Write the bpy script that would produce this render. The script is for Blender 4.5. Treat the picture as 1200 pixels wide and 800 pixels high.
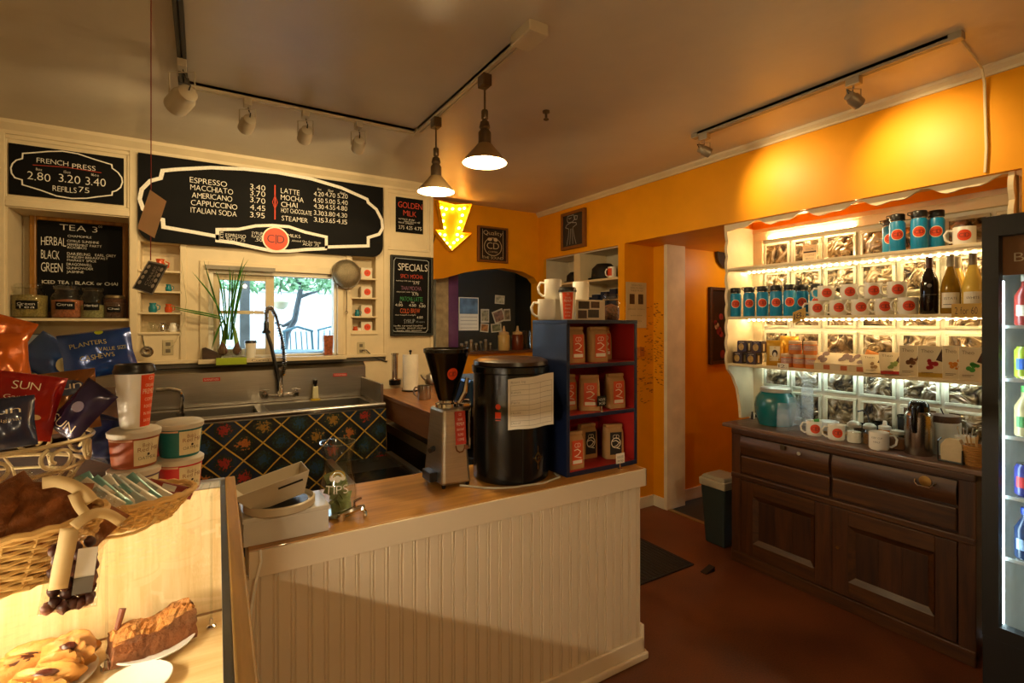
import bpy, bmesh, math, random
from mathutils import Vector, Matrix
random.seed(7)
for o in list(bpy.data.objects): bpy.data.objects.remove(o)
scene = bpy.context.scene
COL = scene.collection
PI = math.pi
# ------------------------------------------------------------ camera (1200x800 frame, level, f = 589 px)
F = 589.0; HY = 379.0; CAMZ = 1.6; TH = math.radians(31.65)
cam = bpy.data.cameras.new('camera'); camo = bpy.data.objects.new('camera', cam); COL.objects.link(camo)
camo.location = (0, 0, CAMZ); camo.rotation_euler = (PI/2, 0, -TH)
cam.sensor_width = 36; cam.lens = F/1200*36; cam.shift_y = -(400-HY)/1200; cam.clip_start = .02
scene.camera = camo
FW = Vector((math.sin(TH), math.cos(TH), 0)); RT = Vector((math.cos(TH), -math.sin(TH), 0)); UP = Vector((0, 0, 1))
CP = Vector((0, 0, CAMZ))
def ray(px, py): return FW + RT*((px-600)/F) + UP*((HY-py)/F)
def onX(px, py, X): d = ray(px, py); return CP + d*(X/d.x)
def onY(px, py, Y): d = ray(px, py); return CP + d*(Y/d.y)
def onZ(px, py, Z): d = ray(px, py); return CP + d*((Z-CAMZ)/d.z)
def dep(p): return (Vector(p)-CP).dot(FW)
# ------------------------------------------------------------ view + world
vs = scene.view_settings
vs.view_transform = 'Standard'; vs.look = 'None'; vs.gamma = 1; vs.use_curve_mapping = False
vs.exposure = 0.12
scene.cycles.max_bounces = 8; scene.cycles.transparent_max_bounces = 16
scene.cycles.sample_clamp_indirect = 4.0
w = bpy.data.worlds.new('world'); scene.world = w; w.use_nodes = True
bg = w.node_tree.nodes['Background']; bg.inputs[0].default_value = (.62, .80, 1, 1); bg.inputs[1].default_value = 9
WARM = (1, .73, .37)
def lamp(kind, name, loc, power, col=WARM, size=.05, aim=None, spot=None, blend=.6, parent=None, sy=None):
    l = bpy.data.lights.new(name, kind); l.energy = power; l.color = col
    if kind == 'AREA':
        l.size = size
        if sy: l.shape = 'RECTANGLE'; l.size_y = sy
    else: l.shadow_soft_size = size
    if spot: l.spot_size = math.radians(spot); l.spot_blend = blend
    o = bpy.data.objects.new(name, l); COL.objects.link(o)
    o.location = loc
    if aim is not None:
        o.rotation_euler = (Vector(aim)-Vector(loc)).to_track_quat('-Z', 'Y').to_euler()
    if parent is not None:
        o.parent = parent; o.matrix_parent_inverse = WM[parent.name].inverted()
    return o
# ------------------------------------------------------------ mesh builder
WM = {}
class MB:
    def __init__(s): s.v = []; s.f = []
    def add(s, vs, fs):
        n = len(s.v); s.v += [Vector(q) for q in vs]; s.f += [tuple(i+n for i in f) for f in fs]; return n
    def box(s, a, b):
        x0, y0, z0 = [min(p, q) for p, q in zip(a, b)]; x1, y1, z1 = [max(p, q) for p, q in zip(a, b)]
        s.add([(x0,y0,z0),(x1,y0,z0),(x1,y1,z0),(x0,y1,z0),(x0,y0,z1),(x1,y0,z1),(x1,y1,z1),(x0,y1,z1)],
              [(0,3,2,1),(4,5,6,7),(0,1,5,4),(1,2,6,5),(2,3,7,6),(3,0,4,7)]); return s
    def taper(s, c, bw, bd, tw, td, z0, z1):
        x, y = c
        s.add([(x-bw/2,y-bd/2,z0),(x+bw/2,y-bd/2,z0),(x+bw/2,y+bd/2,z0),(x-bw/2,y+bd/2,z0),
               (x-tw/2,y-td/2,z1),(x+tw/2,y-td/2,z1),(x+tw/2,y+td/2,z1),(x-tw/2,y+td/2,z1)],
              [(0,3,2,1),(4,5,6,7),(0,1,5,4),(1,2,6,5),(2,3,7,6),(3,0,4,7)]); return s
    def lathe(s, prof, seg=20, c=(0,0,0), sx=1, sy=1, M=None, cap=True):
        vs = []; fs = []; c = Vector(c); n = len(prof)
        for r, z in prof:
            for k in range(seg):
                a = 2*PI*k/seg; p = Vector((r*math.cos(a)*sx, r*math.sin(a)*sy, z))
                if M: p = M @ p
                vs.append(c+p)
        for i in range(n-1):
            for k in range(seg):
                k2 = (k+1) % seg
                fs.append((i*seg+k, i*seg+k2, (i+1)*seg+k2, (i+1)*seg+k))
        if cap and prof[0][0] > 1e-4: fs.append(tuple(range(seg-1, -1, -1)))
        if cap and prof[-1][0] > 1e-4: fs.append(tuple((n-1)*seg+k for k in range(seg)))
        s.add(vs, fs); return s
    def tube(s, pts, r, seg=6, closed=False, flat=None):
        pts = [Vector(p) for p in pts]; n = len(pts); vs = []; fs = []
        prev = None
        for i, p in enumerate(pts):
            if closed: t = pts[(i+1) % n]-pts[i-1]
            else: t = pts[min(i+1, n-1)]-pts[max(i-1, 0)]
            if t.length < 1e-9: t = Vector((0,0,1))
            t.normalize()
            if prev is None:
                a = Vector((0,0,1)) if abs(t.z) < .9 else Vector((1,0,0))
                u = t.cross(a).normalized()
            else:
                u = prev-t*prev.dot(t); u.normalize()
            prev = u; v = t.cross(u)
            rr = r[i] if isinstance(r, (list, tuple)) else r
            for k in range(seg):
                a = 2*PI*k/seg
                vs.append(p+u*(rr*math.cos(a))+v*(rr*math.sin(a)*(flat or 1)))
        m = n if closed else n-1
        for i in range(m):
            j = (i+1) % n
            for k in range(seg):
                k2 = (k+1) % seg
                fs.append((i*seg+k, i*seg+k2, j*seg+k2, j*seg+k))
        if not closed:
            fs.append(tuple(range(seg-1, -1, -1))); fs.append(tuple((n-1)*seg+k for k in range(seg)))
        s.add(vs, fs); return s
    def prism(s, poly, o, u, v, n, d):
        o, u, v, n = Vector(o), Vector(u), Vector(v), Vector(n); k = len(poly)
        a = [o+u*p[0]+v*p[1] for p in poly]; b = [q+n*d for q in a]
        s.add(a+b, [tuple(range(k-1, -1, -1)), tuple(range(k, 2*k))]+[(i, (i+1) % k, (i+1) % k+k, i+k) for i in range(k)]); return s
    def flat(s, pts):
        s.add(pts, [tuple(range(len(pts)))]); return s
    def ribbon(s, pts, wd, fn, closed=False):
        n = len(pts); vs = []; fs = []
        P = [Vector((p[0], p[1])) for p in pts]
        for i in range(n):
            if closed: t1 = P[i]-P[i-1]; t2 = P[(i+1) % n]-P[i]
            else: t1 = P[i]-P[max(i-1, 0)] if i else P[1]-P[0]; t2 = P[i+1]-P[i] if i < n-1 else t1
            t1 = t1.normalized() if t1.length > 1e-9 else t2.normalized(); t2 = t2.normalized() if t2.length > 1e-9 else t1
            nn = Vector((-t1.y-t2.y, t1.x+t2.x))
            if nn.length < 1e-6: nn = Vector((-t1.y, t1.x))
            nn.normalize(); c = max(.5, nn.dot(Vector((-t1.y, t1.x))))
            h = wd/2/c
            for q in (P[i]+nn*h, P[i]-nn*h): vs.append(fn(q.x, q.y))
        m = n if closed else n-1
        for i in range(m):
            j = (i+1) % n; fs.append((2*i, 2*i+1, 2*j+1, 2*j))
        s.add(vs, fs); return s
    def disc(s, cx, cy, r, fn, seg=20, ry=None, rings=1):
        ry = ry or r; vs = [fn(cx, cy)]; fs = []
        for q in range(1, rings+1):
            for k in range(seg):
                a = 2*PI*k/seg; vs.append(fn(cx+r*q/rings*math.cos(a), cy+ry*q/rings*math.sin(a)))
        for k in range(seg):
            fs.append((0, 1+k, 1+(k+1) % seg))
            for q in range(1, rings):
                a = 1+(q-1)*seg; b = 1+q*seg; fs.append((a+k, b+k, b+(k+1) % seg, a+(k+1) % seg))
        s.add(vs, fs); return s
    def rect(s, x0, y0, x1, y1, fn, nx=1, ny=1):
        vs = [fn(x0+(x1-x0)*i/nx, y0+(y1-y0)*j/ny) for j in range(ny+1) for i in range(nx+1)]
        s.add(vs, [(j*(nx+1)+i, j*(nx+1)+i+1, (j+1)*(nx+1)+i+1, (j+1)*(nx+1)+i) for j in range(ny) for i in range(nx)]); return s
    def tf(s, M, start=0):
        for i in range(start, len(s.v)): s.v[i] = M @ s.v[i]
        return s
    def build(s, name, mat, parent=None, smooth=False, bevel=0, fix=True, ang=40, bseg=2):
        me = bpy.data.meshes.new(name)
        v = s.v
        if parent is not None:
            inv = WM[parent.name].inverted(); v = [inv @ q for q in v]
        me.from_pydata([tuple(q) for q in v], [], s.f)
        if fix:
            bm = bmesh.new(); bm.from_mesh(me); bmesh.ops.recalc_face_normals(bm, faces=bm.faces); bm.to_mesh(me); bm.free()
        if smooth:
            me.polygons.foreach_set('use_smooth', [True]*len(me.polygons)); me.set_sharp_from_angle(angle=math.radians(ang))
        me.materials.append(mat)
        o = bpy.data.objects.new(name, me); COL.objects.link(o)
        if parent is not None:
            o.parent = parent; WM[o.name] = WM[parent.name]
        else: WM[o.name] = Matrix.Identity(4)
        if bevel:
            b = o.modifiers.new('bevel', 'BEVEL'); b.width = bevel; b.segments = bseg; b.limit_method = 'ANGLE'; b.angle_limit = math.radians(35)
        return o
def B(a, b): return MB().box(a, b)
def L(prof, seg=20, c=(0,0,0), **k): return MB().lathe(prof, seg, c, **k)
def T(pts, r, seg=6, closed=False, flat=None): return MB().tube(pts, r, seg, closed, flat)
def tag(o, label, cat, group=None):
    o['label'] = label; o['category'] = cat
    if group: o['group'] = group
    return o
def thing(name, label, cat, loc=(0,0,0), rz=0, group=None):
    o = bpy.data.objects.new(name, None); COL.objects.link(o); o.empty_display_size = .05
    o.location = loc; o.rotation_euler = (0, 0, rz)
    WM[o.name] = Matrix.Translation(Vector(loc)) @ Matrix.Rotation(rz, 4, 'Z')
    return tag(o, label, cat, group)
def struct(o): o['kind'] = 'structure'; return o
def kids(o): return [c for c in bpy.data.objects if c.parent == o]
CH = {}
def copy_tree(root, loc, rz=0, label=None, scale=None):
    if root.name not in CH:
        CH[root.name] = [(c, kids(c)) for c in kids(root)]
    r = root.copy(); COL.objects.link(r); r.location = loc; r.rotation_euler = (0, 0, rz)
    if label: r['label'] = label
    if scale: r.scale = scale
    WM[r.name] = Matrix.Translation(Vector(loc)) @ Matrix.Rotation(rz, 4, 'Z')
    for c, gs in CH[root.name]:
        d = c.copy(); COL.objects.link(d); d.parent = r
        for g in gs:
            e = g.copy(); COL.objects.link(e); e.parent = d
    return r
class Proto:
    """first use moves the prototype itself, later uses copy it"""
    def __init__(s, root): s.root = root; s.used = False; CH[root.name] = [(c, kids(c)) for c in kids(root)]
    def put(s, loc, rz=0, label=None):
        if not s.used:
            s.used = True; r = s.root; r.location = loc; r.rotation_euler = (0, 0, rz)
            if label: r['label'] = label
            return r
        return copy_tree(s.root, loc, rz, label)
ORD = ['first', 'second', 'third', 'fourth', 'fifth', 'sixth', 'seventh', 'eighth', 'ninth', 'tenth']
# ------------------------------------------------------------ lettering (built-in font, one mesh per glyph, laid out by hand)
GL = {}
_fc = bpy.data.curves.new('glyph', 'FONT'); _fc.resolution_u = 3; _fc.offset = -.011; _fo = bpy.data.objects.new('glyph', _fc); COL.objects.link(_fo)
def glyph(ch):
    if ch in GL: return GL[ch]
    _fc.body = ch; me = _fo.to_mesh()
    vs = [(q.co.x, q.co.y) for q in me.vertices]; fs = [tuple(p.vertices) for p in me.polygons]
    _fo.to_mesh_clear()
    if vs:
        x0 = min(q[0] for q in vs); x1 = max(q[0] for q in vs); vs = [(a-x0, b) for a, b in vs]; adv = x1-x0
    else: adv = .25
    GL[ch] = (vs, fs, adv); return GL[ch]
_H = max(q[1] for q in glyph('H')[0])
for _c in "ABCDEFGHIJKLMNOPQRSTUVWXYZabcdefghijklmnopqrstuvwxyz0123456789.:$-'!&/": glyph(_c)
bpy.data.objects.remove(_fo)
def text(mb, s, x, y, h, fn, wd=None, sp=.13, jit=0, bold=False, ctr=False):
    """letters along local x from (x, y), cap height h, squeezed to width wd, mapped to the surface by fn(x, y)"""
    g = [GL.get(c, ([], [], .25)) for c in s]
    tot = sum(q[2]/_H for q in g)+sp*(len(s)-1)
    kx = (wd/(tot)) if wd else h
    if ctr: x -= tot*kx/2
    for (vs, fs, adv) in g:
        j = random.uniform(-jit, jit)*h
        if vs: mb.add([fn(x+a/_H*kx, y+j+b/_H*h) for a, b in vs], fs)
        x += (adv/_H+sp)*kx
    return mb
def planeY(Y, e=.002):   # sheet facing -y: local x = world x, local y = world z
    return lambda a, b: Vector((a, Y-e, b))
def planeX(X, e=.002):   # sheet facing -x: local x runs along -y
    return lambda a, b: Vector((X-e, -a, b))
def ptext(mb, s, px0, px1, pyb, hpx, Y, e=.002, jit=.05, axis='Y'):
    """lettering measured in the photo: start and end column, baseline row at the start, cap height; laid on plane y = Y or x = Y"""
    if axis == 'Y':
        a = onY(px0, pyb, Y); b = onY(px1, pyb, Y); h = hpx*dep(a)/F
        return text(mb, s, a.x, a.z, h, planeY(Y, e), b.x-a.x, jit=jit)
    a = onX(px0, pyb, Y); b = onX(px1, pyb, Y); h = hpx*dep(a)/F
    return text(mb, s, -a.y, a.z, h, planeX(Y, e), a.y-b.y, jit=jit)
# ------------------------------------------------------------ materials
def srgb(h):
    h = h.lstrip('#'); c = [int(h[i:i+2], 16)/255 for i in (0, 2, 4)]
    return tuple(((x+.055)/1.055)**2.4 if x > .04045 else x/12.92 for x in c)
def mk(name):
    m = bpy.data.materials.new(name); m.use_nodes = True; nt = m.node_tree
    return m, nt, nt.nodes, nt.links, nt.nodes['Principled BSDF']
def mul(c, k): return tuple(min(1, x*k) for x in c[:3])+(1,)
MC = {}
def M(name, col, rough=.5, metal=0, var=.10, scale=9, bump=0, bscale=80, emit=0, ecol=None, coat=0, spec=.5, stretch=None):
    if name in MC: return MC[name]
    if isinstance(col, str): col = srgb(col)
    m, nt, N, K, P = mk(name)
    tc = N.new('ShaderNodeTexCoord'); mp = N.new('ShaderNodeMapping'); K.new(tc.outputs['Object'], mp.inputs[0])
    if stretch: mp.inputs['Scale'].default_value = stretch
    nz = N.new('ShaderNodeTexNoise'); nz.inputs['Scale'].default_value = scale; nz.inputs['Detail'].default_value = 5; K.new(mp.outputs[0], nz.inputs[0])
    rp = N.new('ShaderNodeValToRGB'); rp.color_ramp.elements[0].position = .3; rp.color_ramp.elements[1].position = .7
    rp.color_ramp.elements[0].color = mul(col, 1-var); rp.color_ramp.elements[1].color = mul(col, 1+var)
    K.new(nz.outputs[0], rp.inputs[0]); K.new(rp.outputs[0], P.inputs['Base Color'])
    P.inputs['Roughness'].default_value = rough; P.inputs['Metallic'].default_value = metal
    P.inputs['Specular IOR Level'].default_value = spec; P.inputs['Coat Weight'].default_value = coat
    if bump:
        n2 = N.new('ShaderNodeTexNoise'); n2.inputs['Scale'].default_value = bscale; n2.inputs['Detail'].default_value = 4; K.new(mp.outputs[0], n2.inputs[0])
        b = N.new('ShaderNodeBump'); b.inputs['Strength'].default_value = bump; b.inputs['Distance'].default_value = .01
        K.new(n2.outputs[0], b.inputs['Height']); K.new(b.outputs[0], P.inputs['Normal'])
    if emit:
        P.inputs['Emission Color'].default_value = (*(ecol or col)[:3], 1); P.inputs['Emission Strength'].default_value = emit
    MC[name] = m; return m
def wood(name, c1, c2, axis=0, scale=3, rough=.4, coat=0, fine=1.0):
    if name in MC: return MC[name]
    c1 = srgb(c1); c2 = srgb(c2)
    m, nt, N, K, P = mk(name)
    tc = N.new('ShaderNodeTexCoord'); mp = N.new('ShaderNodeMapping'); K.new(tc.outputs['Object'], mp.inputs[0])
    sc = [14, 14, 14]; sc[axis] = 1.0; mp.inputs['Scale'].default_value = sc
    n1 = N.new('ShaderNodeTexNoise'); n1.inputs['Scale'].default_value = scale; n1.inputs['Detail'].default_value = 7; n1.inputs['Distortion'].default_value = .6; K.new(mp.outputs[0], n1.inputs[0])
    n2 = N.new('ShaderNodeTexNoise'); n2.inputs['Scale'].default_value = scale*7; n2.inputs['Detail'].default_value = 3; K.new(mp.outputs[0], n2.inputs[0])
    ad = N.new('ShaderNodeMath'); ad.operation = 'MULTIPLY_ADD'; ad.inputs[1].default_value = .35*fine; K.new(n2.outputs[0], ad.inputs[0]); K.new(n1.outputs[0], ad.inputs[2])
    rp = N.new('ShaderNodeValToRGB'); rp.color_ramp.elements[0].position = .42; rp.color_ramp.elements[1].position = .85
    rp.color_ramp.elements[0].color = (*c1, 1); rp.color_ramp.elements[1].color = (*c2, 1)
    K.new(ad.outputs[0], rp.inputs[0]); K.new(rp.outputs[0], P.inputs['Base Color'])
    b = N.new('ShaderNodeBump'); b.inputs['Strength'].default_value = .12; b.inputs['Distance'].default_value = .004; K.new(ad.outputs[0], b.inputs['Height']); K.new(b.outputs[0], P.inputs['Normal'])
    P.inputs['Roughness'].default_value = rough; P.inputs['Coat Weight'].default_value = coat
    MC[name] = m; return m
def thin_glass(name, col=(1,1,1), refl=.9, rough=.02, ior=1.45, bump=0, bscale=20):
    if name in MC: return MC[name]
    m, nt, N, K, P = mk(name); N.remove(P); out = N['Material Output']
    tr = N.new('ShaderNodeBsdfTransparent'); tr.inputs[0].default_value = (*col[:3], 1)
    gl = N.new('ShaderNodeBsdfGlossy'); gl.inputs['Roughness'].default_value = rough
    fr = N.new('ShaderNodeFresnel'); fr.inputs[0].default_value = ior
    ml = N.new('ShaderNodeMath'); ml.operation = 'MULTIPLY'; K.new(fr.outputs[0], ml.inputs[0])
    ge = N.new('ShaderNodeNewGeometry'); bk = N.new('ShaderNodeMath'); bk.operation = 'MULTIPLY_ADD'; bk.inputs[1].default_value = -refl; bk.inputs[2].default_value = refl
    K.new(ge.outputs['Backfacing'], bk.inputs[0]); K.new(bk.outputs[0], ml.inputs[1])
    if bump:
        n2 = N.new('ShaderNodeTexNoise'); n2.inputs['Scale'].default_value = bscale
        b = N.new('ShaderNodeBump'); b.inputs['Strength'].default_value = bump; b.inputs['Distance'].default_value = .01
        K.new(n2.outputs[0], b.inputs['Height'])
        for q in (gl.inputs['Normal'], fr.inputs['Normal']): K.new(b.outputs[0], q)
    mx = N.new('ShaderNodeMixShader'); K.new(ml.outputs[0], mx.inputs[0]); K.new(tr.outputs[0], mx.inputs[1]); K.new(gl.outputs[0], mx.inputs[2])
    K.new(mx.outputs[0], out.inputs[0]); MC[name] = m; return m
def frosted(name, col, op=.4, rough=.3):
    m, nt, N, K, P = mk(name); out = N['Material Output']
    nz = N.new('ShaderNodeTexNoise'); nz.inputs['Scale'].default_value = 25
    mr = N.new('ShaderNodeMapRange'); mr.inputs[3].default_value = op*.85; mr.inputs[4].default_value = op*1.15; K.new(nz.outputs[0], mr.inputs[0])
    P.inputs['Base Color'].default_value = (*col, 1); P.inputs['Roughness'].default_value = rough
    tr = N.new('ShaderNodeBsdfTransparent'); mx = N.new('ShaderNodeMixShader'); K.new(mr.outputs[0], mx.inputs[0]); K.new(tr.outputs[0], mx.inputs[1]); K.new(P.outputs[0], mx.inputs[2]); K.new(mx.outputs[0], out.inputs[0])
    return m
def glow(name, col, strength):
    if name in MC: return MC[name]
    m, nt, N, K, P = mk(name); P.inputs['Base Color'].default_value = (*mul(col, .9)[:3], 1)
    nz = N.new('ShaderNodeTexNoise'); nz.inputs['Scale'].default_value = 30
    mr = N.new('ShaderNodeMapRange'); mr.inputs[3].default_value = strength*.92; mr.inputs[4].default_value = strength*1.08
    K.new(nz.outputs[0], mr.inputs[0]); K.new(mr.outputs[0], P.inputs['Emission Strength'])
    P.inputs['Emission Color'].default_value = (*col[:3], 1); MC[name] = m; return m
cream = M('cream painted wood', '#dac8a2', .55, var=.05, bump=.05, bscale=30)
ceilm = M('ceiling plaster', '#cfc3ae', .34, var=.05, scale=3, bump=.22, bscale=14)
orange = M('orange wall paint', (.80, .33, .004), .45, var=.06, scale=4, bump=.05, bscale=40, spec=.3)
white = M('white paint', '#e4dcc8', .5, var=.04)
whitegl = M('white ceramic', '#ece6d8', .18, var=.03)
black = M('black plastic', '#0d0c0c', .35, var=.2)
blackgl = M('black gloss', '#080808', .15, var=.2)
steel = M('brushed steel', '#b3aea6', .3, 1, var=.08, scale=6, stretch=(1, 30, 30))
chrome = M('chrome', '#d8d8d8', .08, 1, var=.03)
brass = M('brass', '#b08a4a', .3, 1, var=.1)
slate = M('chalkboard', '#0b0a09', .7, var=.35, scale=5, spec=.15)
chalk = M('white chalk paint', '#e9e4d6', .8, var=.1, scale=90)
chalkred = M('red chalk', '#c8452c', .8, var=.1)
chalkor = M('orange chalk', '#d9622a', .8, var=.1)
chalkgr = M('green chalk', '#3f9a58', .8, var=.1)
chalkpu = M('mauve chalk', '#8a5a72', .8, var=.1)
chalkgy = M('grey chalk', '#9aa0a0', .8, var=.1)
logoor = M('logo orange', '#d9420c', .55, var=.05)
logodk = M('logo ink', '#2a1418', .6, var=.05)
logocr = M('logo cream', '#efe3c4', .5, var=.05)
glass = thin_glass('clear glass', (.97, .98, .97))
jarglass = thin_glass('jar glass', (.96, .97, .95), 1, .04, 1.75)
panegl = thin_glass('window pane glass', (.98, 1, 1), .5)
kraft = M('kraft paper', '#b08450', .75, var=.08, bump=.15, bscale=50)
paper = M('paper', '#e4dccb', .8, var=.04)
# ============================================================ STRUCTURE
CEIL = 2.77; XR = 3.05; YM = 4.0; YF = 4.41
def grid(mb, u0, u1, z0, z1, holes, place):
    us = sorted({u0, u1, *[h[0] for h in holes], *[h[1] for h in holes]}); zs = sorted({z0, z1, *[h[2] for h in holes], *[h[3] for h in holes]})
    for i in range(len(us)-1):
        run = None
        for j in range(len(zs)-1):
            cu = (us[i]+us[i+1])/2; cz = (zs[j]+zs[j+1])/2
            hole = any(h[0] < cu < h[1] and h[2] < cz < h[3] for h in holes)
            if hole:
                if run is not None: place(us[i], run, us[i+1], zs[j]); run = None
            elif run is None: run = zs[j]
        if run is not None: place(us[i], run, us[i+1], zs[-1])
def floor_material():
    m, nt, N, K, P = mk('red brown vinyl floor')
    tc = N.new('ShaderNodeTexCoord')
    n1 = N.new('ShaderNodeTexNoise'); n1.inputs['Scale'].default_value = 130; n1.inputs['Detail'].default_value = 2; K.new(tc.outputs['Object'], n1.inputs[0])
    n2 = N.new('ShaderNodeTexNoise'); n2.inputs['Scale'].default_value = 1.7; n2.inputs['Detail'].default_value = 5; K.new(tc.outputs['Object'], n2.inputs[0])
    ad = N.new('ShaderNodeMath'); ad.operation = 'MULTIPLY_ADD'; ad.inputs[1].default_value = .55; K.new(n1.outputs[0], ad.inputs[0]); K.new(n2.outputs[0], ad.inputs[2])
    rp = N.new('ShaderNodeValToRGB'); rp.color_ramp.elements[0].position = .5; rp.color_ramp.elements[1].position = 1.0
    rp.color_ramp.elements[0].color = (*srgb('#48230e'), 1); rp.color_ramp.elements[1].color = (*srgb('#733c17'), 1)
    K.new(ad.outputs[0], rp.inputs[0]); K.new(rp.outputs[0], P.inputs['Base Color']); P.inputs['Roughness'].default_value = .55
    b = N.new('ShaderNodeBump'); b.inputs['Strength'].default_value = .2; b.inputs['Distance'].default_value = .003; K.new(n1.outputs[0], b.inputs['Height']); K.new(b.outputs[0], P.inputs['Normal'])
    return m
struct(B((-2.6,-2.6,-.08), (3.43,5.9,0)).build('floor', floor_material()))
tile = M('dark slate tile', '#2c3230', .35, var=.25, scale=5)
struct(B((3.43,2.2,-.08), (5.3,3.2,-.004)).build('floor_passage', tile))
struct(B((3.40,2.2,-.01), (3.44,3.0,.006)).build('trim_1', M('threshold strip', '#a08858', .4, .6)))
struct(B((-2.6,-2.6,CEIL), (5.3,5.9,CEIL+.1)).build('ceiling', ceilm))
struct(B((-2.7,-2.6,0), (-2.6,5.9,CEIL)).build('wall_left', cream))
struct(B((-2.7,-2.7,0), (3.2,-2.6,CEIL)).build('wall_front', cream))
# ---- menu wall (y = 4.0): niche, side shelves, window
NX0, NX1, NZ0, NZ1 = -.957, -.397, 1.30, 2.272
SL = (-.338, -.125, 1.545, 2.13); SR = (.998, 1.184, 1.545, 2.13)
WX0, WX1, WZ0, WZ1 = .036, .885, 1.36, 1.976
MX1 = 1.675
mb = MB()
grid(mb, -2.6, MX1, 0, CEIL, [(NX0, NX1, NZ0, NZ1), SL, SR, (WX0, WX1, WZ0, WZ1)], lambda a, b, c, d: mb.box((a, YM, b), (c, YM+.12, d)))
mb.box((NX0-.02, YM+.30, NZ0-.02), (NX1+.02, YM+.32, NZ1+.02)); mb.box((NX0-.02, YM+.12, NZ0-.02), (NX0, YM+.3, NZ1+.02)); mb.box((NX1, YM+.12, NZ0-.02), (NX1+.02, YM+.3, NZ1+.02))
mb.box((NX0, YM+.12, NZ0-.02), (NX1, YM+.3, NZ0)); mb.box((NX0, YM+.12, NZ1), (NX1, YM+.3, NZ1+.02))
for q in (SL, SR): mb.box((q[0]-.01, YM+.12, q[2]-.01), (q[1]+.01, YM+.13, q[3]+.01))
mb.box((-2.6, YM+.32, 0), (NX0-.02, YM+.34, CEIL))
wallm = struct(mb.build('wall_back', cream))
B((NX0, YM+.005, 1.615), (NX1, YM+.30, 1.632)).build('niche_shelf', cream, wallm, bevel=.002)
for q, zz in ((SL, [onY(190, y, YM).z for y in (317, 341, 366, 389.5)]), (SR, [onY(428, y, YM).z for y in (326, 348.5, 370.5, 390)])):
    for z in zz: B((q[0]-.012, YM-.012, z-.012), (q[1]+.012, YM+.12, z)).build('ledge', cream, wallm, bevel=.002)
# mouldings: battens, panel frames, crown
def batten(a, b): return B(a, b).build('moulding', cream, wallm, bevel=.004)
batten((-.393, YM-.016, 1.30), (-.352, YM, 2.70)); batten((NX0-.055, YM-.012, 1.3), (NX0-.008, YM, 2.70)); batten((1.246, YM-.012, 1.3), (1.282, YM, 2.70)); batten((1.645, YM-.012, 1.0), (MX1, YM, 2.70))
batten((NX0-.008, YM-.014, 2.278), (-.393, YM, 2.318)); batten((-.125, YM-.012, 1.33), (-.09, YM, 2.13)); batten((.95, YM-.012, 1.33), (.985, YM, 2.13))
for (x0, x1, z0, z1, wd) in ((NX0-.0, -.405, 2.33, 2.668, .018), (1.30, 1.62, 2.22, 2.66, .02)):
    for a, b in (((x0-wd, YM-.01, z0-wd), (x1+wd, YM, z0)), ((x0-wd, YM-.01, z1), (x1+wd, YM, z1+wd)), ((x0-wd, YM-.01, z0), (x0, YM, z1)), ((x1, YM-.01, z0), (x1+wd, YM, z1))): batten(a, b)
for (p, q) in (((-2.6, YM-.035, 2.725), (MX1+.02, YM, CEIL)), ((-2.6, YM-.018, 2.705), (MX1+.01, YM, 2.725))):
    pass
struct(MB().prism([(0,0),(-.012,0),(-.016,.02),(-.045,.055),(-.05,.075),(0,.075)], (-2.6, YM, 2.695), (0,1,0), (0,0,1), (1,0,0), 2.6+MX1+.02).build('trim_2', cream))
struct(B((-2.6, YM-.03, 1.335), (1.26, YM+.0, 1.36)).build('trim_3', cream, bevel=.004))
# return wall from menu wall to far wall
struct(B((MX1-.03, YM+.12, 0), (MX1, YF, CEIL)).build('wall_return', cream))
# ---- far orange wall with arch
pts = [onY(px, py, YF) for px, py in ((520,326),(545,319),(568,315.5),(590,314),(612,318),(626,325))]
arch = [(MX1, pts[0].z-.03)]+[(p.x, p.z) for p in pts]+[(XR, 2.03)]
poly = arch+[(XR, CEIL), (MX1, CEIL)]
wf = struct(MB().prism(poly, (0, YF, 0), (1,0,0), (0,0,1), (0,1,0), .14).build('wall_far', orange))
B((MX1, YF, 0), (XR, YF+.14, 1.30)).build('half_wall', orange, wf)
B((MX1, YF-.04, 1.30), (XR, YF+.2, 1.325)).build('ledge', wood('arch ledge wood', '#4a2c18', '#6b452a'), wf)
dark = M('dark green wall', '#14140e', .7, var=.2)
struct(B((1.2, 5.6, 0), (3.6, 5.7, CEIL)).build('wall_kitchen', dark))
struct(B((1.2, 4.55, 0), (1.3, 5.6, CEIL)).build('wall_kitchen_left', dark)); struct(B((3.5, 4.55, 0), (3.6, 5.6, CEIL)).build('wall_kitchen_right', dark))
a = onY(510, 379, 4.62).x; b = onY(524.5, 379, 4.62).x
struct(B((a, 4.60, 0), (b, 4.70, CEIL)).build('trim_4', M('worn white plaster', '#a89878', .9, var=.3, scale=14, bump=.6, bscale=40)))
a = onY(525, 379, 4.75).x; b = onY(536.5, 379, 4.75).x
struct(B((a, 4.74, 0), (b, 4.82, CEIL)).build('trim_5', M('purple gloss paint', '#6a3c70', .25, var=.2)))
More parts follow.
